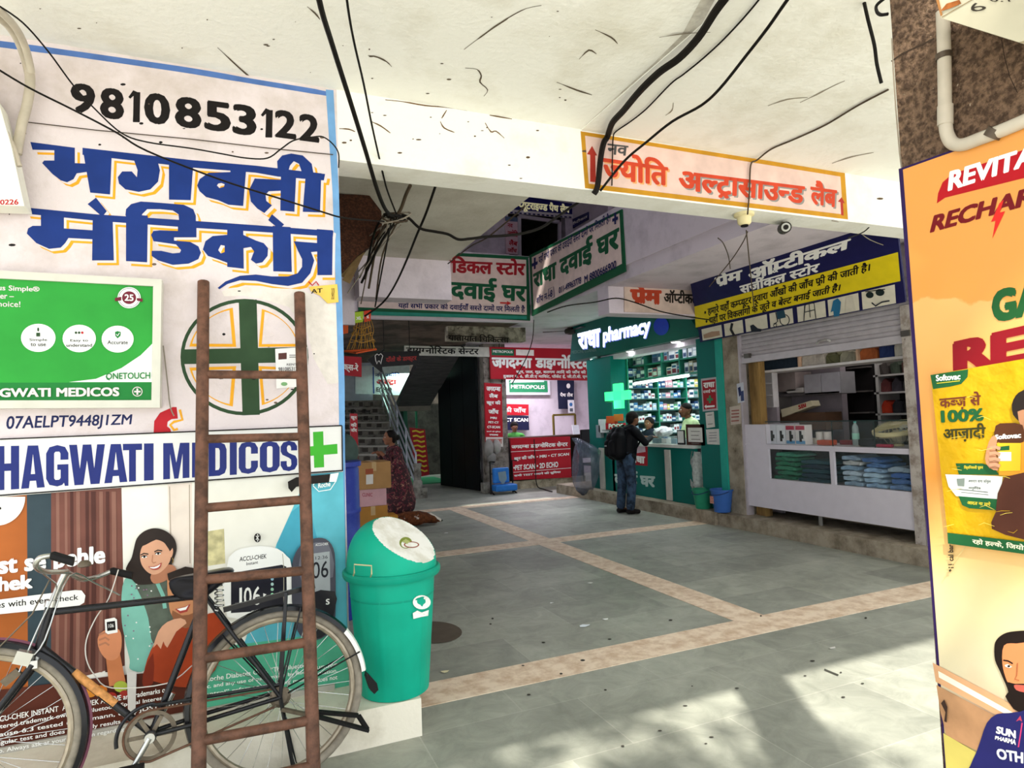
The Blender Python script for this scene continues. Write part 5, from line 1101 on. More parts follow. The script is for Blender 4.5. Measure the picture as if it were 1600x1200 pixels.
# framed certificate leaning on the counter
q = fx(1072, 663, 1101, 689, PX+.0)
t = thing('picture_frame', (PX+.02, (q[0]+q[1])/2, 1.08), 'brown framed certificate propped on the near end of the pharmacy counter', 'frame')
MB().box(PX-.0, PX+.03, q[0], q[1], 1.082, q[3], M('#4a2a22', .4)).build('frame', t); MB().box(PX-.004, PX-.0, q[0]+.05, q[1]-.05, 1.13, q[3]-.05, M('#dcdad2', .5)).build('certificate', t)
for i in range(4): MB().box(PX-.005, PX-.004, q[0]+.1+.03*(i % 2), q[1]-.12, q[3]-.1-.06*i-.01, q[3]-.1-.06*i, M('#6d6a66', .5)).build('printed_line', t)
q = fx(1058, 672, 1069, 688, PX-.0); t = thing('card_stand', (PX+.03, (q[0]+q[1])/2, 1.08), 'small white card stand beside the framed certificate on the counter', 'stand')
MB().box(PX+.0, PX+.02, q[0], q[1], 1.082, q[3], M('#262426', .4)).build('stand', t); MB().box(PX-.003, PX, q[0]+.015, q[1]-.015, 1.11, q[3]-.015, M('#e3e3df', .5)).build('card', t)
# items on the far end of the counter
for i, (x0, y0, x1, y1, hx, nm, lb) in enumerate(((950,650,963,661,'#d2542c','snack_packet','orange snack packet on the display rack at the far end of the counter'), (949,661,976,671,'#b3202c','display_box','red display box with white letters at the far end of the counter'), (938,655,949,676,'#dfe3e4','product_pack','white pack hanging at the far edge of the teal panel'), (962,647,972,658,'#c8602f','snack_packet','second orange snack packet beside the customer shoulder'), (934,664,941,684,'#8f979e','bottle_strip','grey strip of small bottles hung on the far teal panel'))):
    q = fx(x0, y0, x1, y1, PX-.06); b = MB().box(PX-.1, PX-.03, q[0], q[1], q[2], q[3], M(hx, .4))
    if nm == 'display_box':
        AA = Art(0, PX-.101, step=.0006); AA.text('PODS', [(951,662),(974,662),(974,670),(951,670)], WTX, bold=.05); b.add(AA.v, AA.f, WTX)
    tag(base(b.build(nm, bevel=.006)), lb, 'packet')
q = fx(947, 671, 978, 690, PX-.03); t = thing('display_rack', (PX-.06, (q[0]+q[1])/2, 1.08), 'wire display rack for packets at the far end of the counter', 'rack')
MB().box(PX-.11, PX-.0, q[0]+.0, q[1], q[3]-.02, q[3]-.005, M('#8a8f8d', .4, .5)).build('shelf', t)
for yy in (q[0]+.02, q[1]-.02): MB().tube([(PX-.02, yy, 1.08), (PX-.02, yy, 1.52)], .006, M('#8a8f8d', .4, .5), 6).build('post', t)
# white carry bag on the counter
q = fx(1018, 667, 1042, 680, PX+.1); bm_ = MB().ball((PX+.18, (q[0]+q[1])/2, 1.27), (.13, (q[1]-q[0])/2, .075), M('#e6e6e8', .35, var=.1, scale=30, bump=.6), 20, 12)
for i, v in enumerate(bm_.v):
    h = .02*sin(v[1]*41+v[2]*60); bm_.v[i] = (v[0]+h, v[1]+h*.7, max(1.195, v[2]+h))
tag(base(bm_.build('plastic_bag', sm=True)), 'white plastic carry bag lying on the glass display case', 'bag')
# buckets and the bag hung beside the counter
def bucket(px, X, r_, hgt, z, mat, label):
    p = at(px, 780, 0, X); c = Vector((X, p.y, z)); t = thing('bucket', c, label, 'bucket')
    MB().lathe([(r_*.72,0),(r_*.74,.01),(r_,hgt),(r_*1.06,hgt+.003),(r_*1.06,hgt-.02),(r_*.98,hgt-.02),(r_*.95,hgt-.01),(r_*.7,.02)], c, mat, 28, cap1=True).build('body', t, sm=True)
    MB().tube([c+Vector((0, r_*1.02*cos(a), hgt-.02+r_*.0-abs(sin(a))*.0))+Vector((-r_*1.05*sin(a),0,-.05*sin(a))) for a in [pi*i/14 for i in range(15)]], .006, M('#2c3f66', .5), 6).build('handle', t, sm=True); return t, c
t, c = bucket(1098, 6.16, .14, .28, ST1, M('#2b8a68', .4, var=.1), 'green plastic bucket standing on the step beside the teal counter')
t, c = bucket(1128, 6.16, .15, .31, .185, M('#3a63a8', .4, var=.1), 'blue plastic bucket standing on the step next to the green one')
MB().obox(c+Vector((-.135, .05, .17)), (.006, .07, .1), M('#c98f80', .5, var=.4, scale=50)).build('sticker', t)
def crumple(name, px, X, mat, label, par=None, seed=3, depth=.18, zfold=.02):
    """hanging sheet: outline in photo px on plane X, filled and crumpled in depth"""
    rnd = random.Random(seed); n = 9; L = px[:len(px)//2]; R = px[len(px)//2:][::-1]; vs = []; fs = []
    for i in range(len(L)):
        a, b = at(*L[i], 0, X), at(*R[i], 0, X)
        for j in range(n):
            t = j/(n-1); p = a.lerp(b, t); p.x += depth*(-sin(pi*t))*.6+rnd.uniform(-1,1)*zfold; p.y += rnd.uniform(-1,1)*.015; vs.append(p)
    for i in range(len(L)-1):
        for j in range(n-1): fs.append((i*n+j, i*n+j+1, (i+1)*n+j+1, (i+1)*n+j))
    o = MB().add(vs, fs, mat).build(name, sm=True); s_ = o.modifiers.new('solid', 'SOLIDIFY'); s_.thickness = .003; return tag(base(o), label, 'sheet')
PLS = M('#6d7686', .12, var=.5, scale=9, alpha=.5, bump=1.0)
crumple('plastic_sheet', [(902,684),(899,700),(897,718),(895,738),(894,756),(903,768),(916,774), (920,772),(930,760),(938,742),(939,722),(937,705),(926,695),(906,684)], 6.10, PLS, 'crumpled clear plastic sheet hanging at the far corner of the pharmacy', seed=5, depth=.2, zfold=.05)
crumple('plastic_bag', [(1083,704),(1081,720),(1080,740),(1082,758),(1086,764),(1096,764),(1098,757),(1098,740),(1097,722),(1096,706)], 6.34, M('#c3c9c4', .15, var=.3, scale=20, alpha=.7, bump=.8), 'clear plastic bag hanging in the gap between counter and near teal panel', seed=8, depth=.12, zfold=.03)
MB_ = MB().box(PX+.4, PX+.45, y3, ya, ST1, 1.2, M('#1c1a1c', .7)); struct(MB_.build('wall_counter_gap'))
# wall bits between the shops
r, A = xsign('poster_strip', [(1151,600),(1161,597),(1163,628),(1153,630)], 6.262, .006, M('#c9ccd6', .5), 'small blue and white leaflet on the pier between the shops', 'leaflet', 'sheet'); A.poly([(1153,606),(1157,604),(1159,616),(1155,620)], M('#27305a')); A.poly([(1157,612),(1162,610),(1163,626),(1158,627)], M('#3b456f')); A.build('print', r)
r, A = xsign('poster_strip', [(1140,636),(1156,633),(1157,662),(1142,664)], 6.262, .006, M('#c3b5a8', .6), 'torn pinkish leaflet low on the pier between the shops', 'leaflet', 'sheet')
for y in (641, 646, 651, 657): A.line([(1143,y+1),(1155,y)], 2, M('#9a5f58', .6))
A.build('print', r)
# ------------------------------------------------------------------ optical shop
OX = 6.30
SHT = M('#bab4b8', .4, .15, var=.12)
yr0, yr1 = at(1425,500,0,OX).y, at(1152,545,0,OX).y
t = thing('roller_shutter', (OX, (yr0+yr1)/2, 2.24), 'half-raised grey roller shutter above the optical counter', 'shutter')
sl = MB(); z = 2.30
while z < 2.72:
    sl.tube([(OX+.045, yr0, z+.03), (OX+.045, yr1, z+.03)], .034, SHT, 10); z += .058
sl.build('slats', t); MB().box(OX+.0, OX+.07, yr0, yr1, 2.215, 2.30, SHT).build('bottom_rail', t)
MB().tube([at(1276,537,0,OX-.01), at(1280,533,0,OX-.05), at(1293,531,0,OX-.05), at(1297,533,0,OX-.01)], .014, M('#c9c6c2', .3, .6), 8).build('handle', t, sm=True)
for px_, py_ in ((1168,556),(1416,521)): MB().obox(at(px_, py_, 0, OX-.02), (.05,.09,.06), M('#5a5550', .4, .5)).build('lock', t)
for px_ in (1156,): 
    p = at(px_, 600, 0, OX); MB().box(OX-.02, OX+.08, p.y-.05, p.y+.05, .17, 2.6, M('#b3acb2', .4, .3)).build('guide_rail', t)
struct(MB().box(OX+.09, OX+.2, at(1178,600,0,OX).y, at(1163,600,0,OX).y, .17, 2.3, M2('old_wood', '#9a7a48', '#6a5230', scale=5, stretch=(1,1,.2), spots=('#3a2c1a', 12, .62))).build('trim_9'))
p = at(1430,600,0,OX); struct(MB().box(OX-.02, OX+.12, 4.34, 4.45, .17, 2.6, M2('peeling_post', '#b9b0a8', '#8a7d72', scale=8, spots=('#5a4a40', 14, .62))).build('trim_10'))
# counter
cz0 = .30; yA, yB = at(1436,760,0,OX).y, at(1146,720,0,OX).y; ztop = 1.13; zl = 1.385
cn = thing('optical_counter', (OX+.3, (yA+yB)/2, .17), 'white display counter of the optical store with two glass windows of folded clothes', 'counter')
LAM = M('#d3cdd6', .35, var=.04)
w1 = fx(1202, 703, 1297, 752, OX); w2 = fx(1304, 706, 1422, 761, OX)
yl = at(1197,690,0,OX).y
fr = MB(); zlo = min(w1[2], w2[2]); zhi = ztop-.06
fr.box(OX, OX+.03, yA, yB, cz0, zlo, LAM).box(OX, OX+.03, yA, yB, zhi, ztop, LAM).box(OX, OX+.03, w1[1], yB, zlo, zhi, LAM).box(OX, OX+.03, w2[1], w1[0], zlo, zhi, LAM).box(OX, OX+.03, yA, w2[0], zlo, zhi, LAM)
fr.build('front_panel', cn); MB().box(OX-.01, OX+.6, yA, yB, ztop-.02, ztop, LAM).build('counter_top', cn)
MB().box(OX, OX+.6, yl, yB, ztop, zl, LAM).build('raised_end', cn); MB().box(OX+.03, OX+.6, yA, yB, zlo-.02, zlo, M('#8d888c', .5)).build('inner_shelf', cn); MB().box(OX+.56, OX+.6, yA, yB, cz0, ztop-.02, M('#4a484c', .6)).build('back_panel', cn)
MB().box(OX+.03, OX+.56, yA, yA+.03, cz0, ztop-.02, LAM).build('side_panel', cn); MB().box(OX+.03, OX+.56, yB-.03, yB, cz0, ztop-.02, LAM).build('side_panel', cn)
GL = M('#8fa0a0', .03, var=0, alpha=.05)
for w in (w1, w2): MB().box(OX+.012, OX+.018, w[0], w[1], zlo, zhi, GL).build('window_glass', cn)
for y in (yA+.12, (yA+yB)/2, yB-.12): MB().tube([(OX+.1, y, .17), (OX+.1, y, cz0)], .025, M('#8a8680', .4, .4), 10).build('foot', cn)
for y in (yA+.12, yB-.12): MB().tube([(OX+.5, y, .17), (OX+.5, y, cz0)], .025, M('#8a8680', .4, .4), 10).build('foot', cn)
zg = at(1300,658,0,OX).z
g = MB().box(OX+.0, OX+.008, yA, yl, ztop+.001, zg, GL).build('glass_screen', cn); MB().bar((OX+.004, yA, zg), (OX+.004, yl, zg), .012, .012, M('#1f3230', .3)).build('glass_edge', g)
for px_ in (1300, 1366): y = at(px_, 680, 0, OX).y; MB().bar((OX+.004, y, ztop), (OX+.004, y, zg), .006, .01, M('#2a3836', .3)).build('glass_joint', g)
# folded clothes in the windows
def folded(name, y0, y1, z0, h, hx, label, group=None, X=OX+.07, d=.34):
    m = M(hx, .85, var=.18, scale=18, bump=.4); b = MB(); n = 10; vs = []
    for x, s in ((X, 1), (X+d, 1)):
        for j in range(n+1):
            t = j/n; vs.append((x+.012*sin(9*t+z0*40), y0+(y1-y0)*t, z0)); 
        for j in range(n+1):
            t = 1-j/n; vs.append((x+.015*sin(7*t+z0*50), y0+(y1-y0)*t, z0+h*(.75+.35*sin(pi*t)+.10*sin(11*t+z0*30))))
    k = 2*(n+1); b.add(vs, [tuple(range(k)), tuple(range(k, 2*k))]+[(i, (i+1) % k, k+(i+1) % k, k+i) for i in range(k)], m)
    return tag(base(b.build(name, bevel=.008)), label, 'cloth', group)
def pile(ws, cols, word, grp):
    n = len(cols); h = (ws[3]-ws[2])/n
    for i, hx in enumerate(cols):
        o = random.uniform(-.03,.03); folded('folded_cloth', ws[0]+o+.02, ws[1]+o-.02, ws[2]+i*h*.98+.001, h*.80, hx, '%s, number %s from the bottom' % (word.replace('folded ', '').replace('in the ', '').replace('of the ', 'of '), ('one','two','three','four','five','six','seven')[i]), grp)
sub = lambda w, a, b, top=1: (w[1]-(w[1]-w[0])*b, w[1]-(w[1]-w[0])*a, zlo, zlo+(zhi-zlo)*top)
pile(sub(w1, .02, .42, .93), ('#2f6b50','#35785a','#3f8a68','#2f7354','#3c8062','#49967a'), 'folded green cloth in the left counter window stack', 'green cloths')
pile(sub(w1, .44, .98, .72), ('#23404a','#1f3a48','#274a55','#1d3040','#2d525c'), 'folded dark teal cloth in the left counter window stack', 'dark teal cloths')
pile(sub(w2, .02, .32, .92), ('#8fa9bd','#9fb6c6','#a9bccb','#7f9cb4','#b4b8b8','#8aa0b6'), 'folded pale blue cloth in the far stack of the right counter window', 'pale blue cloths')
pile(sub(w2, .34, .64, .88), ('#8fb0cc','#9dbbd2','#a8c4d8','#86a6c6','#4f78ae','#3f66a0'), 'folded light blue cloth in the middle stack of the right counter window', 'light blue cloths')
pile(sub(w2, .66, .98, .66), ('#6f8fb8','#4a6fa8','#3c62a2','#8fa3b4'), 'folded mid blue cloth in the near stack of the right counter window', 'mid blue cloths')
# goods standing on the counter behind the glass
for i, (x0, x1, hx, lb) in enumerate(((1199,1213,'#d9dde2','white brace box with a black leg picture, farthest of the row on the counter'), (1213.5,1227,'#dfe2e6','white brace box with a black leg picture, second of the row on the counter'), (1228,1242,'#d8d4d4','white and red brace box, third of the row on the counter'), (1243,1258,'#e0dcd8','white and red brace box with a blue foot, nearest of the row on the counter'))):
    q = fx(x0, 664, x1, 697, OX+.08); t = thing('product_box', (OX+.14, (q[0]+q[1])/2, ztop), lb, 'box', 'brace boxes on the optical counter')
    MB().box(OX+.08, OX+.2, q[0], q[1], ztop+.001, q[3], M(hx, .4)).build('carton', t); h = q[3]-ztop
    b = MB(); 
    if i > 1: b.box(OX+.078, OX+.08, q[0]+.005, q[1]-.005, q[3]-h*.25, q[3]-.01, M('#b03048', .4)); b.box(OX+.078, OX+.08, q[0]+.005, q[1]-.005, ztop+.01, ztop+h*.2, M('#5f9ac4', .4))
    b.box(OX+.077, OX+.0785, q[0]+(q[1]-q[0])*.35, q[0]+(q[1]-q[0])*.6, ztop+h*.15, ztop+h*.7, M('#2b2624', .5)); b.box(OX+.077, OX+.0785, q[0]+(q[1]-q[0])*.2, q[0]+(q[1]-q[0])*.45, ztop+h*.3, ztop+h*.5, M('#2b2624', .5)); b.build('print', t)
def lying(name, x0, y0, x1, y1, X, d, hx, label, cat, z=None, bev=.01):
    q = fx(x0, y0, x1, y1, X); zz = q[2] if z is None else z
    return tag(base(MB().box(X, X+d, q[0], q[1], zz, zz+(q[3]-q[2]), M(hx, .5)).build(name, bevel=bev)), label, cat)
lying('carton', 1276, 690, 1297, 698, OX+.1, .12, '#c0553a', 'flat orange-red box on the optical counter', 'box', ztop+.001)
for i, x in enumerate((1281, 1293)):
    p = at(x, 683, 0, OX+.32); MB_ = MB().lathe([(.045,0),(.045,.15),(.02,.15),(.02,.02)], (OX+.32, p.y, ztop+.001), M('#dedad2', .7), 18); tag(base(MB_.build('bandage_roll', sm=True)), ('white bandage roll behind the orange box on the counter', 'second white bandage roll, nearer the bottle')[i], 'roll')
lying('paper_bundle', 1258, 688, 1274, 697, OX+.25, .1, '#c9c0ae', 'cream paper bundle beside the brace boxes on the counter', 'papers', ztop+.001)
lying('tool_pouch', 1340, 687, 1378, 699, OX+.1, .14, '#1b1a1e', 'black pouch lying on the counter below the bottle', 'pouch', ztop+.001, .02)
lying('pencil_case', 1368, 694, 1392, 699, OX+.05, .05, '#a8304a', 'slim red case on the counter in front of the fan', 'case', ztop+.001, .01)
lying('folder', 1312, 690, 1333, 697, OX+.3, .1, '#8a3f46', 'dull red folder on the counter left of the bottle', 'folder', ztop+.001, .005)
p = at(1337, 680, 0, OX+.28); t = thing('water_bottle', (OX+.28, p.y, ztop), 'clear water bottle with a pale green label on the optical counter', 'bottle')
MB().lathe([(.036,0),(.038,.02),(.038,.15),(.034,.17),(.038,.19),(.030,.225),(.014,.25),(.014,.265)], (OX+.28, p.y, ztop), M('#c4d8d6', .08, var=0, alpha=.5), 20).build('body', t, sm=True); MB().lathe([(.016,.262),(.016,.285)], (OX+.28, p.y, ztop), M('#3fa7a0', .4), 16).build('cap', t); MB().lathe([(.0388,.07),(.0388,.14)], (OX+.28, p.y, ztop), M('#9fd8c4', .5), 20, cap0=False, cap1=False).build('label', t, sm=True)
# table fan lying face up
p = at(1402, 690, 0, OX+.32); fc = Vector((OX+.33, p.y, ztop)); t = thing('table_fan', fc, 'cream table fan lying face up on the near end of the counter', 'fan')
FM = M('#d8cf9f', .4, var=.06); tl_ = Matrix.Rotation(radians(-14), 3, 'Y')
off = fc+Vector((0,0,.17))
MB().lathe([(.225,-.02),(.245,0),(.245,.03),(.225,.04)], off, FM, 40, R=tl_, cap0=False, cap1=False).build('rim', t, sm=True)
gr = MB()
for i in range(30): a = 2*pi*i/30; gr.tube([off+tl_@Vector((.06*cos(a),.06*sin(a),.075)), off+tl_@Vector((.15*cos(a+.15),.15*sin(a+.15),.075)), off+tl_@Vector((.232*cos(a+.3),.232*sin(a+.3),.035))], .0026, FM, 5)
for rr in (.12, .18): gr.tube([off+tl_@Vector((rr*cos(2*pi*i/32),rr*sin(2*pi*i/32),.074)) for i in range(32)], .0026, FM, 5, closed=True)
gr.build('front_grille', t); MB().lathe([(.065,.07),(.065,.082),(.04,.088)], off, FM, 20, R=tl_).build('hub_cap', t, sm=True)
bl_ = MB()
for i in range(3):
    a = 2*pi*i/3; e = [off+tl_@Vector((r_*cos(a+d),r_*sin(a+d),.01+.03*d)) for r_, d in ((.04,-.2),(.2,-.35),(.21,.3),(.04,.35))]; bl_.add(e, [(0,1,2,3)], M('#b8c4bc', .3))
bl_.build('blades', t)
MB().lathe([(.05,.0),(.09,-.03),(.06,-.12),(.03,-.14)], off, M('#cfc8a8', .4), 20, R=tl_).build('motor_housing', t, sm=True)
gb = MB()
for i in range(24): a = 2*pi*i/24; gb.tube([off+tl_@Vector((.238*cos(a),.238*sin(a),-.01)), off+tl_@Vector((.19*cos(a),.19*sin(a),-.09)), off+tl_@Vector((.07*cos(a),.07*sin(a),-.11))], .0026, M('#9f9a86', .4), 5)
gb.build('rear_grille', t)
MB().lathe([(.06,0),(.06,.02),(.03,.03)], fc+Vector((0,0,.001)), FM, 18).build('base', t, sm=True)
# interior of the optical shop
DK = M('#2a2524', .8, var=.2)
q = fx(1176, 562, 1424, 585, OX+.25)
zsh = at(1300,568,0,OX+.25).z
t = thing('goods_shelf', (OX+.4, (yA+yB)/2, zsh-.03), 'white shelf of folded goods hung behind the shutter', 'shelf')
MB().box(OX+.22, OX+.6, yA, yB-.12, zsh-.03, zsh, M('#d6d0cf', .5)).build('shelf_board', t); MB().box(OX+.58, OX+.6, yA, yB-.12, zsh, zsh+.3, DK).build('back_panel', t)
for px_ in (1250, 1342): y = at(px_, 560, 0, OX+.25).y; MB().box(OX+.22, OX+.58, y-.012, y+.012, zsh, zsh+.3, M('#c3a288', .5)).build('divider', t)
for i, (a, b, h, hx, nm, lb) in enumerate(((1180,1246,.16,'#25303c','cloth_bundle','dark navy bundles on the shelf behind the shutter, far bay'), (1254,1290,.18,'#b5ada2','packet','pale printed packet on the shelf behind the shutter, middle bay'), (1292,1312,.13,'#5a5a40','cloth_bundle','olive bundle on the shelf behind the shutter, middle bay'), (1314,1338,.12,'#8d8a78','packet','grey-green packet on the shelf behind the shutter, middle bay'), (1345,1372,.13,'#a65a32','belt_roll','orange-brown folded straps on the shelf behind the shutter'), (1376,1398,.17,'#2b3a66','cloth_bundle','blue folded bundle on the shelf behind the shutter, near bay'), (1400,1420,.16,'#c9c4b8','paper_stack','stack of pale sheets on the shelf behind the shutter, near end'))):
    ya_, yb_ = at(b,560,0,OX+.28).y, at(a,560,0,OX+.28).y
    folded(nm, ya_, yb_, zsh+.001, h, hx, lb, None, OX+.27, .25)
q = fx(1183, 581, 1207, 636, OX+.35); t = thing('wall_rack', (OX+.4, (q[0]+q[1])/2, q[2]), 'small white three-tier rack hanging at the far side of the optical shop', 'rack')
b = MB(); m = M('#cfc9ca', .5); b.box(OX+.44, OX+.45, q[0], q[1], q[2], q[3], m); b.build('back_panel', t)
for i in range(4): z = q[2]+(q[3]-q[2])*i/3; MB().box(OX+.35, OX+.44, q[0], q[1], z-.008, z+.008, m).build('tier', t)
for y in (q[0], q[1]): MB().box(OX+.35, OX+.44, y-.008, y+.008, q[2], q[3], m).build('side', t)
struct(MB().box(OX+.45, OX+.5, at(1207,600,0,OX+.4).y, 6.93, .17, 2.3, M('#9c9096', .6)).build('wall_optical_partition'))
BX = 7.05
def bk(name, x0, y0, x1, y1, d, hx, label, cat, X=BX, lev=.004):
    q = fx(x0, y0, x1, y1, X); return tag(base(MB().box(X, X+d, q[0], q[1], q[2], q[3], M(hx, .6, var=.15)).build(name, bevel=lev)), label, cat)
struct(MB().box(7.35, 7.45, at(1314,600,0,7.35).y, 6.93, .17, 3.2, M('#8a8086', .7)).box(8.45, 8.59, 4.1, 6.93, .17, 3.2, DK).build('wall_optical_back'))
q1 = fx(1256, 583, 1312, 616, BX); t = thing('wall_cupboard', (BX+.15, (q1[0]+q1[1])/2, q1[2]), 'grey two-door cupboard on the back wall of the optical shop', 'cupboard')
MB().box(BX+.02, 7.33, q1[0], q1[1], q1[2], q1[3], M('#8f8c90', .5)).build('body', t)
for i in range(2): w = (q1[1]-q1[0])/2; MB().box(BX, BX+.02, q1[0]+w*i+.006, q1[0]+w*(i+1)-.006, q1[2]+.005, q1[3]-.005, M('#a39fa6', .5)).build('door', t)
bk('wall_panel', 1207, 583, 1243, 612, .3, '#8d7f7d', 'mauve display panel left of the grey cupboard', 'panel'); bk('clutter_shelf', 1207, 614, 1312, 618, .3, '#5a5456', 'dark shelf under the grey cupboard', 'shelf'); bk('towel_roll', 1228, 606, 1255, 614, .2, '#b9b2b0', 'pale rolled towels on the shelf beside the grey cupboard', 'towel', BX, .02)
bk('carton', 1217, 645, 1290, 672, .3, '#5a4232', 'large brown carton behind the counter', 'carton', 6.92)
qq = [at(x, y, 0, 6.88) for x, y in ((1220,640),(1267,626),(1270,634),(1222,652))]; t = thing('long_box', (6.95, qq[0].y, qq[3].z), 'long cream box with red letters lying on the brown carton', 'box'); b = MB(); b.prism(qq, (.14,0,0), M('#cbbfa2', .5)); b.build('carton', t); A = Art(0, 6.88, step=.001); A.text('SBI', [(1247,633),(1259,629.5),(1260,636),(1248,640)], RTX, bold=.05); A.build('lettering', t)
# tall rack with garments at the near end
t = thing('garment_rack', (8.0, 4.9, .17), 'white rack with dark folded garments at the near side of the optical shop', 'rack')
q = fx(1368, 562, 1428, 662, 7.8); m = M('#a9a6a4', .5)
for px_ in (1371, 1428): y = at(px_, 610, 0, 7.8).y; MB().box(7.8, 8.2, y-.02, y+.02, .17, q[3]+.1, m).build('upright', t)
zz = []
for py_ in (585, 613, 647): z = at(1400, py_, 0, 7.8).z; zz.append(z); MB().box(7.8, 8.2, q[0]-.02, q[1]+.02, z-.012, z+.012, m).build('shelf_board', t)
MB().box(8.2, 8.22, q[0], q[1], .17, q[3]+.1, DK).build('back_panel', t)
for i, z in enumerate(zz):
    for k in range(3):
        hx = (('#3f3a38','#3a4238','#4a3430'),('#5a3030','#38343a','#3c3c3a'),('#a6351f','#2a2a2e','#2d2a2a'))[i][k]; ya_ = q[0]+.03+(q[1]-q[0]-.06)*(2-k)/3; yb_ = ya_+(q[1]-q[0]-.06)/3-.02
        folded('folded_garment', ya_, yb_, z+.014, .15, hx, ('dark folded garment on the top board of the near white rack', 'dark folded garment on the middle board of the near white rack', 'folded garment on the lowest board of the near white rack')[i]+', '+('far', 'middle', 'near')[k]+' pile', 'garments on the near white rack', 7.84, .3)
t = thing('garment_shelf', (7.8, 5.5, .17), 'dark shelving with stacked garments in the middle of the optical shop', 'shelf')
qm = fx(1334, 570, 1366, 690, 8.1); MB().box(8.1, 8.4, qm[0], qm[1], .17, qm[3], M('#1d1a1b', .8)).build('cabinet', t)
for py_ in (575, 612, 645): z = at(1340, py_, 0, 8.09).z; MB().box(8.0, 8.1, qm[0], qm[1], z-.01, z+.01, M('#6a6462', .6)).build('ledge', t)
# ------------------------------------------------------------------ stairs and lobby at the back
CNS = M2('stair_concrete', '#8f8a82', '#57524b', scale=5, lo=.4, hi=.64, spots=('#2c2925', 10, .62), bump=.3)
stp = MB()
for k in range(12): stp.box(2.05, 3.35, 13.2+.28*k, 16.8, .18*k, .18*(k+1), CNS)
st = struct(stp.build('stairs'))
A = Art(1, 13.2, step=.002)
for k in range(1, 12):
    A.val = 13.2+.28*k; z0, z1 = .18*k+.03, .18*k+.15
    for i in range(9):
        x = 2.12+.13*i+random.uniform(0,.03); w = random.uniform(.07,.13)
        p, q = proj((x, A.val, z1-.02*random.random())), proj((x+w, A.val, z0+.03*random.random()))
        A.rect(p[0], p[1], q[0], q[1], M('#4c4641' if i % 2 else '#827b72', .8), lay=1)
    if k in (9, 10): a, b = proj((2.15, A.val, z1)), proj((3.0, A.val, z0)); A.text(('पहली मंजिल','खून की जाँच')[k-9], [a, (b[0], a[1]), b, (a[0], b[1])], BLK, lay=3, bold=.03)
    a, b = proj((2.05, A.val, .18*(k+1))), proj((3.35, A.val, .18*(k+1)-.025)); A.rect(a[0], a[1], b[0], b[1], M('#b5afa6', .7), lay=2)
A.build('riser_lettering', st)
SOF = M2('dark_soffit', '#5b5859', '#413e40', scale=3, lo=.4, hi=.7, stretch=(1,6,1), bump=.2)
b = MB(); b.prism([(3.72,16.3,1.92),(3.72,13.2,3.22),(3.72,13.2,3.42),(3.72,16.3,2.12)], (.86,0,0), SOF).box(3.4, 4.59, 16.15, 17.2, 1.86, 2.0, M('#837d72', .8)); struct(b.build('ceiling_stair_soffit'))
rl = thing('stair_railing', (3.37, 13.2, 0), 'steel tube railing descending along the right side of the stairs', 'railing'); STL = M('#b9bcc6', .4, .3, var=.2)
for o in (.22, .45, .68, .92): MB().tube([(3.37, 13.1, o), (3.37, 16.6, o+2.2)], .022, STL, 8).build('rail', rl, sm=True)
for k in range(5): y = 13.1+.8*k; z = max(0, (y-13.2)*.643); MB().tube([(3.37, y, z), (3.37, y, (y-13.1)*.629+.95)], .02, STL, 8).build('post', rl, sm=True)
b = MB(); b.box(3.22, 3.55, 12.95, 13.2, 0, .22, CNS); struct(b.build('trim_11'))
b = thing('newel_post', (3.37, 13.06, .22), 'short stone newel post at the foot of the stairs', 'post'); MB().lathe([(.10,0),(.10,.12),(.07,.16),(.085,.28),(.07,.4),(.09,.44),(.09,.5)], (3.385, 13.07, .221), CNS, 14).build('shaft', b, sm=True)
# dark panelled screen with steel handles
DKP = M('#15181a', .35, var=.3, scale=2)
a, c = Vector((4.60,15.35,0)), Vector((4.93,13.46,0)); dr = thing('folding_door', (a+c)/2, 'tall dark folding door with steel handles left of the laboratory pier', 'door')
n_ = (c-a).normalized(); pp = Vector((-n_.y, n_.x, 0))
for k in range(3):
    u, v = a+(c-a)*(k/3+.004), a+(c-a)*((k+1)/3-.004); MB().prism([u, v, v+Vector((0,0,3.15)), u+Vector((0,0,3.15))], -pp*.05, DKP).build('door_leaf', dr)
    h = u+(v-u)*.86+pp*.03; MB().tube([h+Vector((0,0,.42)), h+Vector((0,0,.44))+pp*.02, h+Vector((0,0,.68))+pp*.02, h+Vector((0,0,.70))], .014, M('#b9bcbc', .3, .8), 8).build('handle', dr, sm=True)

r, A = sign('price_board', [(640,668),(664,671),(671,742),(650,746)], 1, 15.0, .03, M('#a3232a', .5), 'red board with yellow writing leaning beside the stair railing'); A.st = .002
for i in range(9): y = 674+i*7.6; A.line([(644+i*.9,y),(650+i*.9,y-1),(656+i*.9,y+1.5),(662+i*.7,y)], 2.6, M('#d8c23a', .5))
A.build('writing', r); p = at(656,745,1,15.05); MB().tube([(p.x, p.y+.05, p.z+.6), (p.x, p.y+.3, 0)], .012, BLK, 6).tube([(p.x-.1, p.y+.02, p.z+.02), (p.x-.1, p.y+.02, 0)], .012, BLK, 6).build('leg', r)
MB_ = MB().box(3.5, 5.0, 15.8, 17.6, .002, .02, M('#3f9a6a', .5)); struct(MB_.build('floor_passage'))
struct(MB().box(3.9, 4.0, 16.3, 17.0, 0, 1.86, M('#2f6f55', .5)).box(4.45, 4.5, 17.2, 17.25, 0, 2.6, M('#3f8f6a', .5)).build('trim_12'))
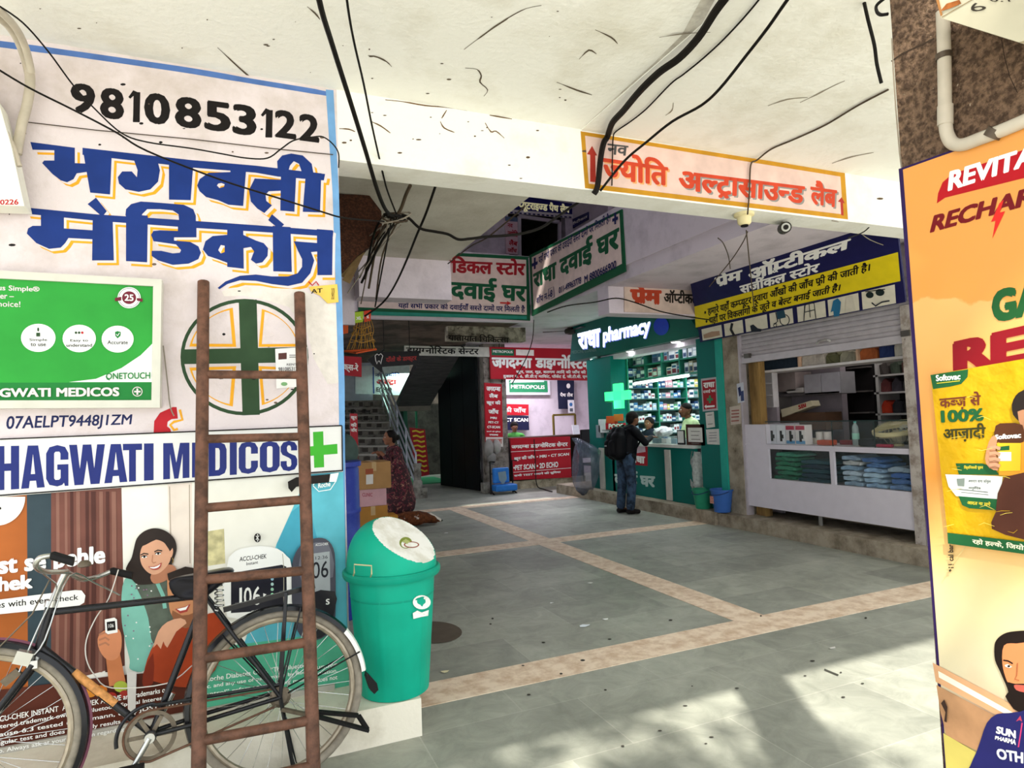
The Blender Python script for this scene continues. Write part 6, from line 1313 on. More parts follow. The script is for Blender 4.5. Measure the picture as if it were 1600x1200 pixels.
# ------------------------------------------------------------------ laboratory interior
r, A = sign('lab_light_box', [(790,592),(859,593),(860,617),(791,617)], 1, 15.45, .12, M('#d6d2dc', .4), 'white framed box sign with a green lettered panel inside the laboratory'); A.st = .002
A.poly([(795,594),(855,595),(856,613),(796,613)], M('#2a7d55', .4, emit=.25)); A.poly([(800,593),(850,594),(850,597),(796,598)], M('#cfe6dc', .4)); A.text('METROPOLIS', [(798,601),(851,602),(851,608),(798,607)], WTX, bold=.03); A.build('print', r)
r, A = sign('blood_test_board', [(785,631),(826,632),(826,649),(786,648)], 1, 15.4, .03, RB, 'dull red board with grey letters on the laboratory back wall'); A.st = .002
A.text('की जाँच', [(787,635),(822,636),(822,645),(787,644)], M('#cfc4c0'), bold=.04); A.build('lettering', r)
r, A = sign('scan_board', [(786,650),(826,650),(827,672),(786,672)], 1, 15.4, .03, M('#1f2140', .4), 'dark blue CT SCAN board below the dull red one'); A.st = .002
A.text('CT SCAN', [(789,653),(825,653),(825,659),(789,659)], WTX, bold=.04); A.build('lettering', r)
r, A = sign('dark_banner', [(871,592),(897,593),(897,639),(873,639)], 1, 15.4, .02, M('#23263f', .5), 'upright dark navy banner on the laboratory back wall'); A.st = .002
A.poly(ell(888,603,3,4,14), WTX); A.text('पैथ लैब', [(875,613),(895,613),(895,620),(875,620)], WTX, bold=.03); A.build('lettering', r)
r, A = sign('paper_notice', [(887,625),(897,625),(898,645),(888,645)], 1, 15.3, .005, M('#dcdde2', .5), 'white paper with a blue stamp below the dark navy banner', 'notice', bname='sheet'); A.st = .002; A.poly(ell(892,632,2.5,3,12), M('#3f6fa8')); A.poly([(890,638),(895,638),(895,643),(890,643)], M('#5a5f6a')); A.build('print', r)
x0, x1, z0, z1 = fy(786, 676, 905, 684, 13.3); t = thing('lab_counter', (6.5, 13.5, .18), 'laboratory counter with a dark wooden top', 'counter')
MB().box(5.56, 7.9, 13.2, 13.75, 1.08, 1.14, M('#3a2a20', .5)).build('counter_top', t); MB().box(5.56, 7.4, 13.25, 13.7, .18, 1.08, M('#2f231c', .6)).build('body', t)
x0, x1, z0, z1 = fy(865, 648, 899, 683, 14.2); t = thing('office_chair', (7.1, 14.3, 0), 'mustard framed chair behind the laboratory counter', 'chair'); MUS = M('#7a6a2c', .5, var=.2)
for x in (x0, x1): MB().bar((x, 14.2, 0), (x, 14.2, z1), .05, .04, MUS).build('upright', t); MB().bar((x, 14.65, 0), (x, 14.65, .45), .05, .04, MUS).build('leg', t)
MB().bar((x0, 14.2, z1), (x1, 14.2, z1), .05, .05, MUS).build('top_rail', t); MB().bar((x0, 14.2, 1.0), (x1, 14.2, 1.0), .12, .03, MUS).build('back_panel', t); MB().box(x0, x1, 14.2, 14.65, .43, .48, MUS).build('seat', t)
x0, x1, z0, z1 = fy(908, 671, 925, 700, 13.0); t = thing('black_chair', ((x0+x1)/2, 13.1, 0), 'black chair back beside the far corner of the pharmacy', 'chair')
MB().box(x0, x1, 13.0, 13.06, .6, z1, M('#17161a', .5)).build('backrest', t, bevel=.02); MB().box(x0, x1, 12.6, 13.0, .44, .5, M('#17161a', .5)).build('seat', t, bevel=.02)
for x in (x0+.04, x1-.04):
    for y in (12.64, 13.02): MB().tube([(x, y, .0 if y > 12.0 else 0), (x, y, .46)], .014, M('#3a3a3e', .4, .6), 8).build('leg', t)
x0, x1, z0, z1 = fy(899, 667, 909, 681, 13.4); tag(base(MB().prism([(x0, 13.5, 1.141), (x1, 13.5, 1.141), (x1+.04, 13.62, 1.36), (x0+.04, 13.62, 1.36)], (0,.02,0), M('#d9dde4', .4)).build('monitor')), 'small white screen at the right end of the laboratory counter', 'screen')
def blob(name, c, r_, hx, label, cat): return tag(base(MB().ball(c, r_, M(hx, .7, var=.2), 16, 10).build(name, sm=True)), label, cat)
x0, x1, z0, z1 = fy(803, 661, 815, 680, 13.9); 
t = thing('person', ((x0+x1)/2, 14.1, 0), 'person in green seated low behind the laboratory counter, only head and shoulders showing', 'person')
cx = (x0+x1)/2
# ------------------------------------------------------------------ figures
def remesh(mb, name, parent, vox=.012, mats=None):
    me = bpy.data.meshes.new('tmp'); me.from_pydata(mb.v, [], mb.f); o = bpy.data.objects.new('tmp', me); C.objects.link(o)
    bmx = bmesh.new(); bmx.from_mesh(me); bmesh.ops.recalc_face_normals(bmx, faces=bmx.faces); bmx.to_mesh(me); bmx.free()
    m = o.modifiers.new('r', 'REMESH'); m.mode = 'VOXEL'; m.voxel_size = vox
    s_ = o.modifiers.new('s', 'SMOOTH'); s_.factor = .5; s_.iterations = 3
    dg = bpy.context.evaluated_depsgraph_get(); out = bpy.data.meshes.new_from_object(o.evaluated_get(dg)); bpy.data.objects.remove(o)
    out.name = name; out.materials.clear(); out.materials.append(mb.m[0])
    for p in out.polygons: p.use_smooth = True; p.material_index = 0
    r_ = bpy.data.objects.new(name, out); C.objects.link(r_)
    if parent is not None: put(r_, parent)
    return r_
def frame_(c, ang):
    F = Vector((cos(ang), sin(ang), 0)); R = Vector((sin(ang), -cos(ang), 0)); c = Vector(c)
    return lambda f, r, z: c+F*f+R*r+Vector((0,0,z))
def chainp(mb, L, pts, m, n=12):
    P = [L(*p[:3]) for p in pts]; mb.tube(P, [p[3] for p in pts], m, n)
    for q, p in zip(P, pts): mb.ball(q, p[3], m, 12, 8)
def head(mb, L, c, m, s=1.0, dirf=1.0, pitch=0.0):
    """skull, jaw, nose, ears; c = centre of the head in figure axes, facing +f"""
    f, r, z = c; R3 = Matrix.Identity(3)
    P = lambda a, b, h: L(f+a*s, r+b*s, z+h*s)
    for (a, b, h, ra) in ((0,0,.03,.088), (.012,0,.0,.085), (.03,0,-.045,.066), (.045,0,-.075,.042), (-.03,0,.02,.086), (-.01,0,-.05,.06)): mb.ball(P(a,b,h), ra*s, m, 14, 10)
    chainp(mb, L, [(f+.088*s, r, z+.01*s, .012*s), (f+.104*s, r, z-.022*s, .016*s)], m, 8)
    for b in (-.08, .08): mb.ball(P(-.005,b,-.005), (.016*s,.016*s,.028*s), m, 8, 6)
    for b in (-.03, .03): mb.ball(P(.075,b,-.02), .024*s, m, 8, 6)
def face(L, c, par, s=1.0):
    f, r, z = c; P = lambda a, b, h: L(f+a*s, r+b*s, z+h*s); e = MB()
    for b in (-.032, .032): e.ball(P(.083,b,.012), .010*s, M('#efece6', .3), 8, 6); e.ball(P(.0905,b,.012), .006*s, M('#1a1210', .3), 8, 6); e.tube([P(.088,b-.018,.034), P(.092,b,.038), P(.086,b+.018,.034)], .004*s, M('#16100e', .7), 6)
    e.tube([P(.083,-.022,-.062), P(.092,0,-.064), P(.083,.022,-.062)], .006*s, M('#7a3f38', .5), 6); e.build('face_features', par)
def hand(mb, L, w, d, m, side=1, curl=.4, s=1.0):
    """palm and five fingers; w wrist, d unit direction in figure axes"""
    w = Vector(w); d = Vector(d).normalized(); u = Vector((0,0,1)); sdir = d.cross(u).normalized()*side; dn = sdir.cross(d)*side
    if dn.z > 0: dn = -dn
    T = lambda v: L(v.x, v.y, v.z)
    for k in range(4): mb.tube([T(w+sdir*(.012*(k-1.5))*s), T(w+d*.08*s+sdir*(.019*(k-1.5))*s)], [.016*s,.013*s], m, 8)
    for k, ln in enumerate((.062,.074,.070,.055)):
        b = w+d*.08*s+sdir*(.019*(k-1.5))*s; q = b+(d*(1-curl*.3)+dn*curl*.6)*ln*.55*s; e = q+(d*(1-curl*.9)+dn*curl)*ln*.5*s
        mb.tube([T(b), T(q), T(e)], [.0105*s,.0095*s,.008*s], m, 8); mb.ball(T(e), .008*s, m, 8, 6)
    b = w+d*.02*s+sdir*(-.028)*s; q = b+(d*.7-sdir*.7)*.035*s; e = q+(d*.9-sdir*.2+dn*.2)*.03*s
    mb.tube([T(b), T(q), T(e)], [.013*s,.011*s,.009*s], m, 8)
# lab person
L = frame_((cx, 14.1, 0), radians(-100)); SK1 = M('#8a5f48', .6, var=.08); b = MB(); hz = (z0+z1)/2+.05
head(b, L, (0,0,hz), SK1, .95); chainp(b, L, [(0,0,hz-.08,.05),(0,0,hz-.18,.055),(0,0,hz-.5,.12)], SK1); bd = remesh(b, 'body', t); face(L, (0,0,hz), bd, .95)
b = MB(); chainp(b, L, [(0,-.17,hz-.22,.07),(0,0,hz-.20,.085),(0,.17,hz-.22,.07)], M('#4d9a48', .8, var=.1)); chainp(b, L, [(0,0,hz-.25,.14),(0,0,hz-.75,.15)], b.m[0]); chainp(b, L, [(0,-.19,hz-.24,.065),(.05,-.22,hz-.5,.05)], b.m[0]); chainp(b, L, [(0,.19,hz-.24,.065),(.05,.22,hz-.5,.05)], b.m[0]); remesh(b, 'shirt', t)
b = MB(); b.ball(L(-.015,0,hz+.04), (.098,.098,.10), M('#1a1512', .7), 16, 10); b.build('hair', t, sm=True)
t2 = thing('low_stool', L(0,0,0), 'low stool under the person in green behind the laboratory counter', 'stool'); MB().lathe([(.16,0),(.13,.02),(.13,.4),(.17,.42),(.17,.45)], L(0,0,0), M('#4a3a2c', .6), 16).build('seat', t2)
chs = MB(); chainp(chs, L, [(0,-.09,.52,.08),(.28,-.1,.5,.07),(.3,-.1,.07,.045)], M('#2b2b36', .8)); chainp(chs, L, [(0,.09,.52,.08),(.28,.1,.5,.07),(.3,.1,.07,.045)], chs.m[0]); chainp(chs, L, [(0,-.08,.55,.1),(0,.08,.55,.1)], chs.m[0]); remesh(chs, 'trousers', t)
# ---- customer at the pharmacy
MF = Vector((5.70, 8.80, 0)); L = frame_(MF, radians(0)); t = thing('person', MF, 'man in black jacket and jeans leaning on the pharmacy counter with a backpack', 'person')
SK2 = M('#7d553f', .6, var=.1); b = MB(); HC = (.17, 0, 1.50)
head(b, L, HC, SK2, .98); chainp(b, L, [(.15,0,1.42,.052),(.11,0,1.34,.058),(.06,0,1.2,.12),(0,0,.92,.12)], SK2)
for s in (-1, 1):
    chainp(b, L, [(.09,.17*s,1.30,.05),(.24,.22*s,1.12,.042),(.43,.12*s,1.20,.032)], SK2); chainp(b, L, [(0,.09*s,.88,.085),(.03 if s > 0 else -.02,.10*s,.48,.055),(-.02 if s > 0 else -.06,.11*s,.08,.04),(.12 if s > 0 else .08,.11*s,.04,.03)], SK2)
    hand(b, L, (.43,.12*s,1.20), (1,-.25*s,.0), SK2, s, .3)
bd = remesh(b, 'body', t, .009); face(L, HC, bd, .98)
JK = M('#0f1015', .6, var=.25, scale=12); b = MB()
chainp(b, L, [(.03,0,.90,.15),(.05,0,1.05,.155),(.09,0,1.22,.155),(.12,0,1.34,.085)], JK); chainp(b, L, [(.09,-.16,1.31,.075),(.10,0,1.34,.09),(.09,.16,1.31,.075)], JK); chainp(b, L, [(.02,-.08,.88,.11),(.02,.08,.88,.11)], JK)
for s in (-1, 1): chainp(b, L, [(.09,.18*s,1.30,.072),(.24,.22*s,1.12,.06),(.41,.13*s,1.19,.045)], JK)
remesh(b, 'jacket', t)
JN = M2('blue_jeans', '#3c5068', '#1a222c', scale=9, lo=.4, hi=.62, bump=.3); b = MB()
for s in (-1, 1): chainp(b, L, [(0,.09*s,.86,.105),(.03 if s > 0 else -.02,.10*s,.48,.078),(-.02 if s > 0 else -.06,.11*s,.12,.072)], JN)
chainp(b, L, [(0,-.07,.9,.11),(0,.07,.9,.11)], JN); remesh(b, 'trousers', t)
SHO = M('#1b1716', .5)
for s in (-1, 1):
    o = .0 if s > 0 else -.04; b = MB(); chainp(b, L, [(-.06+o,.11*s,.045,.042),(.03+o,.115*s,.045,.044),(.12+o,.12*s,.034,.034)], SHO); remesh(b, 'shoe', t, .008)
b = MB(); P = lambda a, c_, h: L(HC[0]+a, HC[1]+c_, HC[2]+h); b.ball(P(-.012,0,.045), (.103,.098,.085), M('#17120f', .7), 18, 10); b.ball(P(-.055,0,.0), (.06,.085,.085), b.m[0], 14, 10); remesh(b, 'hair', t, .01)
b = MB(); b.ball(P(.055,0,-.085), (.045,.05,.03), M('#17120f', .8), 12, 8); b.build('beard', t, sm=True)
BP = M('#0b0b0f', .6, var=.2, scale=14); bk_ = thing('backpack', L(-.14,0,.88), 'black backpack worn by the man at the pharmacy counter', 'backpack')
b = MB(); chainp(b, L, [(-.17,-.07,.98,.13),(-.16,-.07,1.20,.125),(-.12,-.06,1.31,.085)], BP); chainp(b, L, [(-.17,.07,.98,.13),(-.16,.07,1.20,.125),(-.12,.06,1.31,.085)], BP); remesh(b, 'main_bag', bk_)
b = MB(); chainp(b, L, [(-.27,-.06,.98,.075),(-.27,-.06,1.12,.07)], BP); chainp(b, L, [(-.27,.06,.98,.075),(-.27,.06,1.12,.07)], BP); remesh(b, 'front_pocket', bk_)
for s in (-1, 1): MB().tube([L(-.06,.10*s,1.36), L(.06,.12*s,1.405), L(.19,.13*s,1.33), L(.22,.15*s,1.18), L(.08,.175*s,1.02), L(-.08,.16*s,.95)], .016, BP, 8).build('shoulder_strap', bk_, sm=True)
MB().obox(L(-.345,-.03,1.09), (.01,.05,.015), M('#b9b9bd', .4)).build('zip_tag', bk_)
# ---- pharmacist
p = at(1080, 640, 0, 6.95); PF = Vector((6.95, p.y, ST1)); L = frame_(PF, radians(160)); t = thing('person', PF, 'pharmacist with moustache in a pale green shirt standing behind the counter', 'person')
hz = p.z-ST1-.01; HC = (.10, 0, hz); SK3 = M('#6b4532', .6, var=.1); b = MB()
head(b, L, HC, SK3, 1.02); chainp(b, L, [(.07,0,hz-.09,.055),(.03,0,hz-.18,.06),(0,0,hz-.35,.13),(0,0,.9,.12)], SK3); zs_ = hz-.2
for s in (-1, 1):
    chainp(b, L, [(.02,.19*s,zs_-.02,.05),(.10,.25*s,zs_-.30,.042),(.34,.16*s,zs_-.36,.032)], SK3); hand(b, L, (.34,.16*s,zs_-.36), (1,-.2*s,-.05), SK3, s, .3); chainp(b, L, [(0,.09*s,.9,.09),(0,.1*s,.48,.06),(0,.1*s,.08,.045),(.12,.1*s,.04,.035)], SK3)
bd = remesh(b, 'body', t, .009); face(L, HC, bd, 1.02)
SG = M('#c3d7a4', .8, var=.08); b = MB(); chainp(b, L, [(0,0,.92,.155),(0,0,1.1,.16),(.01,0,zs_-.12,.16),(.04,0,zs_+.02,.08)], SG); chainp(b, L, [(.02,-.18,zs_-.02,.078),(.03,0,zs_+.02,.085),(.02,.18,zs_-.02,.078)], SG)
for s in (-1, 1): chainp(b, L, [(.02,.19*s,zs_-.02,.075),(.10,.25*s,zs_-.30,.06),(.22,.21*s,zs_-.335,.052)], SG)
remesh(b, 'shirt', t)
b = MB()
for s in (-1, 1): chainp(b, L, [(0,.09*s,.9,.105),(0,.1*s,.48,.08),(0,.1*s,.1,.068)], M('#2c2a30', .8))
chainp(b, L, [(0,-.07,.92,.11),(0,.07,.92,.11)], b.m[0]); remesh(b, 'trousers', t)
b = MB(); P = lambda a, c_, h: L(HC[0]+a, HC[1]+c_, HC[2]+h); b.ball(P(-.018,0,.05), (.10,.097,.08), M('#14100e', .7), 18, 10); b.ball(P(-.06,0,.0), (.05,.08,.07), b.m[0], 14, 10); remesh(b, 'hair', t, .01); MB().tube([P(.085,-.035,-.052), P(.102,0,-.046), P(.085,.035,-.052)], .009, M('#14100e', .8), 8).build('moustache', t, sm=True)
for s in (-1, 1): b = MB(); chainp(b, L, [(-.05,.1*s,.042,.042),(.13,.11*s,.038,.036)], SHO); remesh(b, 'shoe', t, .01)
# ---- girl behind the counter
p = at(1015, 662, 0, 6.85); GF = Vector((6.85, p.y, ST1)); L = frame_(GF, radians(205)); t = thing('person', GF, 'girl with dark hair behind the counter, only her head showing beside the customer', 'person')
hz = p.z-ST1; HC = (.03, 0, hz); b = MB(); head(b, L, HC, SK1, .9); chainp(b, L, [(.0,0,hz-.08,.045),(0,0,hz-.16,.05),(0,0,hz-.35,.10),(0,0,.62,.10)], SK1)
for s in (-1, 1): chainp(b, L, [(0,.08*s,.62,.075),(0,.08*s,.34,.05),(0,.08*s,.06,.035),(.09,.08*s,.03,.028)], SK1); chainp(b, L, [(0,.14*s,hz-.2,.04),(.02,.18*s,hz-.42,.034),(.12,.15*s,hz-.58,.026)], SK1); hand(b, L, (.12,.15*s,hz-.58), (1,0,-.3), SK1, s, .4, .85)
bd = remesh(b, 'body', t, .009); face(L, HC, bd, .9)
b = MB(); DM = M('#1d2430', .8, var=.1); chainp(b, L, [(0,0,.60,.15),(0,0,.85,.13),(0,0,hz-.2,.13),(0,0,hz-.13,.065)], DM); chainp(b, L, [(0,-.13,hz-.19,.06),(0,.13,hz-.19,.06)], DM)
for s in (-1, 1): chainp(b, L, [(0,.14*s,hz-.2,.056),(.02,.18*s,hz-.42,.046)], DM); chainp(b, L, [(0,.08*s,.62,.09),(0,.08*s,.12,.06)], DM)
remesh(b, 'dress', t); b = MB(); P = lambda a, c_, h: L(HC[0]+a, HC[1]+c_, HC[2]+h); b.ball(P(-.022,0,.035), (.095,.095,.092), M('#15100e', .6), 18, 10); b.ball(P(-.055,0,-.06), (.05,.08,.09), b.m[0], 14, 10); remesh(b, 'hair', t, .01)
# ---- woman with the boxes
p = at(610, 684, 1, 10.0); WF_ = Vector((p.x+.06, 10.0, 0)); L = frame_(WF_, radians(187)); t = thing('person', WF_, 'woman in a dark maroon floral suit standing at the stack of cartons', 'person')
hz = p.z+.0; HC = (.08, 0, hz); SK4 = M('#8d5f49', .6, var=.08); b = MB(); head(b, L, HC, SK4, .95); zs_ = hz-.2
chainp(b, L, [(.05,0,hz-.085,.048),(.02,0,hz-.17,.052),(0,0,hz-.32,.11),(0,0,.8,.11)], SK4)
for s in (-1, 1): chainp(b, L, [(0,.15*s,zs_-.01,.045),(.08,.21*s,zs_-.22,.038),(.25,.08*s,zs_-.02,.030)], SK4); hand(b, L, (.25,.08*s,zs_-.02), (.8,-.5*s,.1), SK4, s, .5, .9); chainp(b, L, [(0,.08*s,.78,.08),(0,.09*s,.42,.055),(-.01,.09*s,.07,.036),(.09,.09*s,.035,.028)], SK4)
bd = remesh(b, 'body', t, .009); face(L, HC, bd, .95)
def floral():
    m = bpy.data.materials.new('floral_cloth'); m.use_nodes = True; nt = m.node_tree; N = nt.nodes.new; Lk = nt.links; bb = nt.nodes['Principled BSDF']; bb.inputs['Roughness'].default_value = .85
    tc = N('ShaderNodeTexCoord'); n = N('ShaderNodeTexNoise'); n.inputs['Scale'].default_value = 17; n.inputs['Detail'].default_value = 3; n.inputs['Distortion'].default_value = 1.2; Lk.new(tc.outputs['Object'], n.inputs['Vector'])
    r_ = N('ShaderNodeValToRGB'); r_.color_ramp.interpolation = 'CONSTANT'; e = r_.color_ramp.elements; e[0].position = 0; e[0].color = (*lin('#2b161b'), 1); e[1].position = .53; e[1].color = (*lin('#7d2a3c'), 1)
    for ps, hx in ((.58, '#2b161b'), (.62, '#b5806a'), (.66, '#3b1c22'), (.40, '#4a1f2a'), (.44, '#2b161b')): q = e.new(ps); q.color = (*lin(hx), 1)
    Lk.new(n.outputs['Fac'], r_.inputs[0]); Lk.new(r_.outputs[0], bb.inputs['Base Color']); return m
FL = floral(); b = MB(); chainp(b, L, [(-.05,0,.34,.27),(-.03,0,.60,.235),(-.02,0,.82,.19),(0,0,1.0,.135),(.01,0,zs_-.1,.14),(.03,0,zs_+.02,.075)], FL, 18); chainp(b, L, [(0,-.15,zs_-.01,.068),(.01,0,zs_+.02,.08),(0,.15,zs_-.01,.068)], FL)
for s in (-1, 1): chainp(b, L, [(0,.16*s,zs_-.01,.066),(.08,.215*s,zs_-.22,.058),(.19,.12*s,zs_-.09,.046)], FL)
remesh(b, 'kameez', t)
b = MB()
for s in (-1, 1): chainp(b, L, [(0,.08*s,.6,.10),(0,.09*s,.3,.075),(-.01,.09*s,.09,.052)], M('#1c1518', .85))
remesh(b, 'salwar', t)
b = MB(); chainp(b, L, [(.07,-.12,zs_+.03,.03),(.11,0,zs_-.02,.035),(.05,.10,zs_+.04,.04),(-.08,.13,zs_-.05,.05),(-.19,.12,zs_-.4,.06),(-.25,.10,.50,.07)], FL); remesh(b, 'dupatta', t)
b = MB(); P = lambda a, c_, h: L(HC[0]+a, HC[1]+c_, HC[2]+h); HRM = M('#15100f', .55); b.ball(P(-.022,0,.035), (.097,.096,.09), HRM, 18, 10); b.ball(P(-.06,0,-.02), (.05,.08,.08), HRM, 14, 10); b.ball(P(-.125,0,.0), (.05,.05,.05), HRM, 12, 8); remesh(b, 'hair', t, .01)
for s in (-1, 1): b = MB(); chainp(b, L, [(-.04,.09*s,.03,.03),(.10,.095*s,.026,.028)], M('#3a2a24', .6)); remesh(b, 'sandal', t, .008)
# ---- dog
DB = M2('dog_fur', '#6f3d20', '#4a2814', scale=20, lo=.4, hi=.6, spots=('#d9cfc0', 6, .62), bump=.4); dp = at(648, 822, 2, 0); t = thing('dog', dp, 'brown and white dog lying curled on the floor behind the woman', 'dog'); L = frame_(dp, radians(-15)); b = MB()
chainp(b, L, [(-.24,.04,.11,.10),(-.10,.06,.12,.115),(.06,.04,.125,.11),(.16,0,.12,.085),(.24,-.03,.10,.06)], DB, 14); chainp(b, L, [(.27,-.05,.09,.06),(.34,-.07,.065,.035),(.39,-.08,.05,.024)], DB); chainp(b, L, [(-.24,-.04,.07,.07),(-.12,-.12,.05,.04),(-.22,-.15,.03,.024),(-.08,-.17,.025,.02)], DB); chainp(b, L, [(.10,-.06,.07,.045),(.2,-.13,.035,.026),(.33,-.14,.025,.022)], DB); chainp(b, L, [(-.32,.02,.07,.03),(-.38,-.06,.03,.022),(-.32,-.16,.022,.016),(-.2,-.2,.02,.012)], DB)
bd = remesh(b, 'body', t, .009)
for s in (-1, 1): MB().ball(L(.255,-.045+.045*s,.12), (.022,.012,.035), M('#4a2814', .8), 10, 6).build('ear', t, sm=True)
MB().ball(L(.415,-.083,.05), .014, M('#1a1412', .4), 8, 6).build('nose', t, sm=True); b = MB(); chainp(b, L, [(.24,-.035,.155,.03),(.31,-.065,.095,.038),(.385,-.082,.055,.028)], M('#ddd3c4', .8)); b.build('white_muzzle', t, sm=True)
# ------------------------------------------------------------------ cartons, drum, things hanging on the left
def carton(x0, y0, x1, y1, Yv, d, hx, label, tape=True, ang=0, zf=None):
    a = fy(x0, y0, x1, y1, Yv); z = a[2] if zf is None else zf; t = thing('cardboard_box', ((a[0]+a[1])/2, Yv+d/2, z), label, 'box', 'cartons stacked in front of the woman')
    MB().box(a[0], a[1], Yv, Yv+d, z, a[3], M(hx, .7, var=.12, scale=6)).build('carton', t, bevel=.006)
    if tape: MB().box((a[0]+a[1])/2-.03, (a[0]+a[1])/2+.03, Yv-.001, Yv+.001, a[3]-.12, a[3], M('#c9a878', .4)).box((a[0]+a[1])/2-.03, (a[0]+a[1])/2+.03, Yv, Yv+d, a[3], a[3]+.001, M('#c9a878', .4)).build('tape', t)
    return a, t
a, t = carton(556, 824, 617, 846, 8.75, .5, '#8a5a2c', 'brown carton at the bottom of the stack on the floor', zf=.0); zt = a[3]
a, t = carton(560, 791, 606, 823, 8.78, .42, '#b5803c', 'orange-brown carton second from the bottom of the stack', zf=zt+.001); zt2 = a[3]
a2, t = carton(607, 805, 622, 824, 8.8, .3, '#b98430', 'small mustard carton beside the second one', False, zf=zt+.001)
a, t = carton(562, 764, 604, 790, 8.78, .4, '#d8a9ae', 'pale pink carton third in the stack', False, zf=zt2+.001); zt3 = a[3]; AA = Art(1, 8.78, step=.001); AA.text('CLINIC', [(566,770),(582,770),(582,776),(566,776)], M('#b5606a'), bold=.03); AA.build('print', t)
a, t = carton(558, 722, 611, 763, 8.76, .45, '#b58a58', 'large brown carton on top of the stack with a white label', zf=zt3+.001); AA = Art(1, 8.76, step=.001); AA.poly([(572,742),(583,741),(583,756),(572,757)], M('#e6e2da', .5)); AA.poly([(571,733),(583,732),(583,740),(571,741)], M('#a8583c', .6)); AA.build('label', t)
d = Vector((.70, 5.6, 0)); DBL = M2('blue_plastic', '#2b3a8f', '#3f4fa0', scale=4, lo=.45, hi=.65, spots=('#a9b0cc', 5, .64), bump=.1, rough=.4)
t = thing('plastic_drum', d, 'tall worn blue plastic drum just behind the corner of the painted wall', 'drum'); zt = at(557,722,1,5.4).z
MB().lathe([(.22,0),(.235,.02),(.235,zt*.33),(.245,zt*.34),(.245,zt*.36),(.235,zt*.37),(.235,zt*.66),(.245,zt*.67),(.245,zt*.69),(.235,zt*.70),(.235,zt-.06),(.20,zt-.01)], d, DBL, 36).build('drum_body', t, sm=True); MB().lathe([(.25,zt-.04),(.255,zt-.035),(.255,zt),(.24,zt+.005)], d, DBL, 36).build('lid', t, sm=True)
blob('cloth_heap', at(553,697,1,5.75)+Vector((-.1,0,-.05)), (.14,.14,.17), '#3f4f4a', 'dark green cloth bundle standing on the blue drum', 'cloth')
ob = MB(); MESHM = M2('rusty_mesh', '#341d13', '#50301f', scale=70, lo=.45, hi=.6, bump=.6, fine=90); ob.prism([at(x, y, 1, 4.6) for x, y in ((500,302),(577,305),(596,330),(597,352),(586,380),(562,396),(530,432),(500,432))], (0,.10,0), MESHM); tag(base(ob.build('mesh_panel')), 'dark rusty brown mesh panel under the left gallery beside the painted wall', 'panel')
for (x0, y0, x1, y1), lb in (((552,384,536,432), 'weathered wooden plank leaning left of the wire bundle'), ((569,380,541,440), 'second weathered plank, right of the first, under the mesh panel')):
    tag(base(MB().bar(at(x0, y0, 1, 4.75), at(x1, y1, 1, 4.9), .06, .03, M('#8d744f', .7, var=.25, scale=20), up=(0,1,0)).build('wooden_plank')), lb, 'plank')
r, A = sign('red_lettered_board', [(520,408),(600,405),(577,462),(520,462)], 1, 6.62, .04, M('#d9cfcb', .6), 'white board with big red letters behind the planks'); A.st = .001; A.text('इट', [(538,424),(576,421),(570,448),(536,450)], M('#b3242c'), bold=.07); A.build('lettering', r)
struct(MB().box(.3, 1.1, 6.58, 6.62, 2.6, 3.25, LIL).build('wall_left_fascia'))
t = thing('hanging_net', at(565,500,1,7.0), 'golden string net on an orange rod hanging under price tags at the left', 'net'); nt_ = M('#b88a3a', .6); rod = MB()
for k in range(14):
    u = k/13; MB().tube(smooth([tuple(at(x, y, 1, 7.0+.12*sin(k*2+y))) for x, y in ((556+u*24, 500), (553+u*28+3*sin(k*3), 516), (548+u*35-3*sin(k*2), 530), (542+u*45, 546))], 3, False), .004, nt_, 5).build('net_string', t, sm=True)
for y, w in ((512,14),(522,17),(533,20)): MB().tube(smooth([tuple(at(566+w*cos(a), y+2.5*sin(3*a), 1, 7.0+.12*sin(a))) for a in [i*pi/6 for i in range(12)]], 2), .0035, nt_, 5, closed=True).build('net_string', t, sm=True)
MB().tube([at(538,549,1,7.0), at(588,546,1,7.0)], .012, M('#d2582a', .5), 8).build('rod', t); MB().tube([at(538,549,1,7.0), at(556,552,1,6.8), at(588,546,1,7.0)], .008, M('#d2582a', .5), 8).build('rod', t)
for x0, x1, hx, tx in ((537,552,'#d2452c','XL'), (552.5,568,'#a9c83a','XL'), (568.5,580,'#d2452c','XL')):
    y = 490-(x0-537)*.12; r, A = sign('size_tag', [(x0,y),(x1,y-2),(x1-1,y+15),(x0+1,y+17)], 1, 6.9, .004, M(hx, .5), {537:'red size tag nearest the wall, above the net', 552.5:'lime green size tag in the middle above the net', 568.5:'red size tag farthest right above the net'}[x0], 'tag', bname='card'); A.st = .0008; A.text(tx, [(x0+4,y+7),(x1-3,y+6),(x1-3,y+11),(x0+4,y+12)], WTX, bold=.05); A.build('print', r)
MB_ = MB().tube([at(536,490,1,6.92), at(582,484,1,6.92)], .006, BLK, 6); tag(base(MB_.build('hanging_rail')), 'thin rail carrying the size tags and the net at the left', 'rail')
tag(base(MB().prism([at(x, y, 1, 6.95) for x, y in ((536,470),(545,468),(544,520),(536,522))], (0,.03,0), M('#cf5a2c', .7)).build('hanging_cloth')), 'strip of orange cloth hanging beside the painted wall corner', 'cloth')
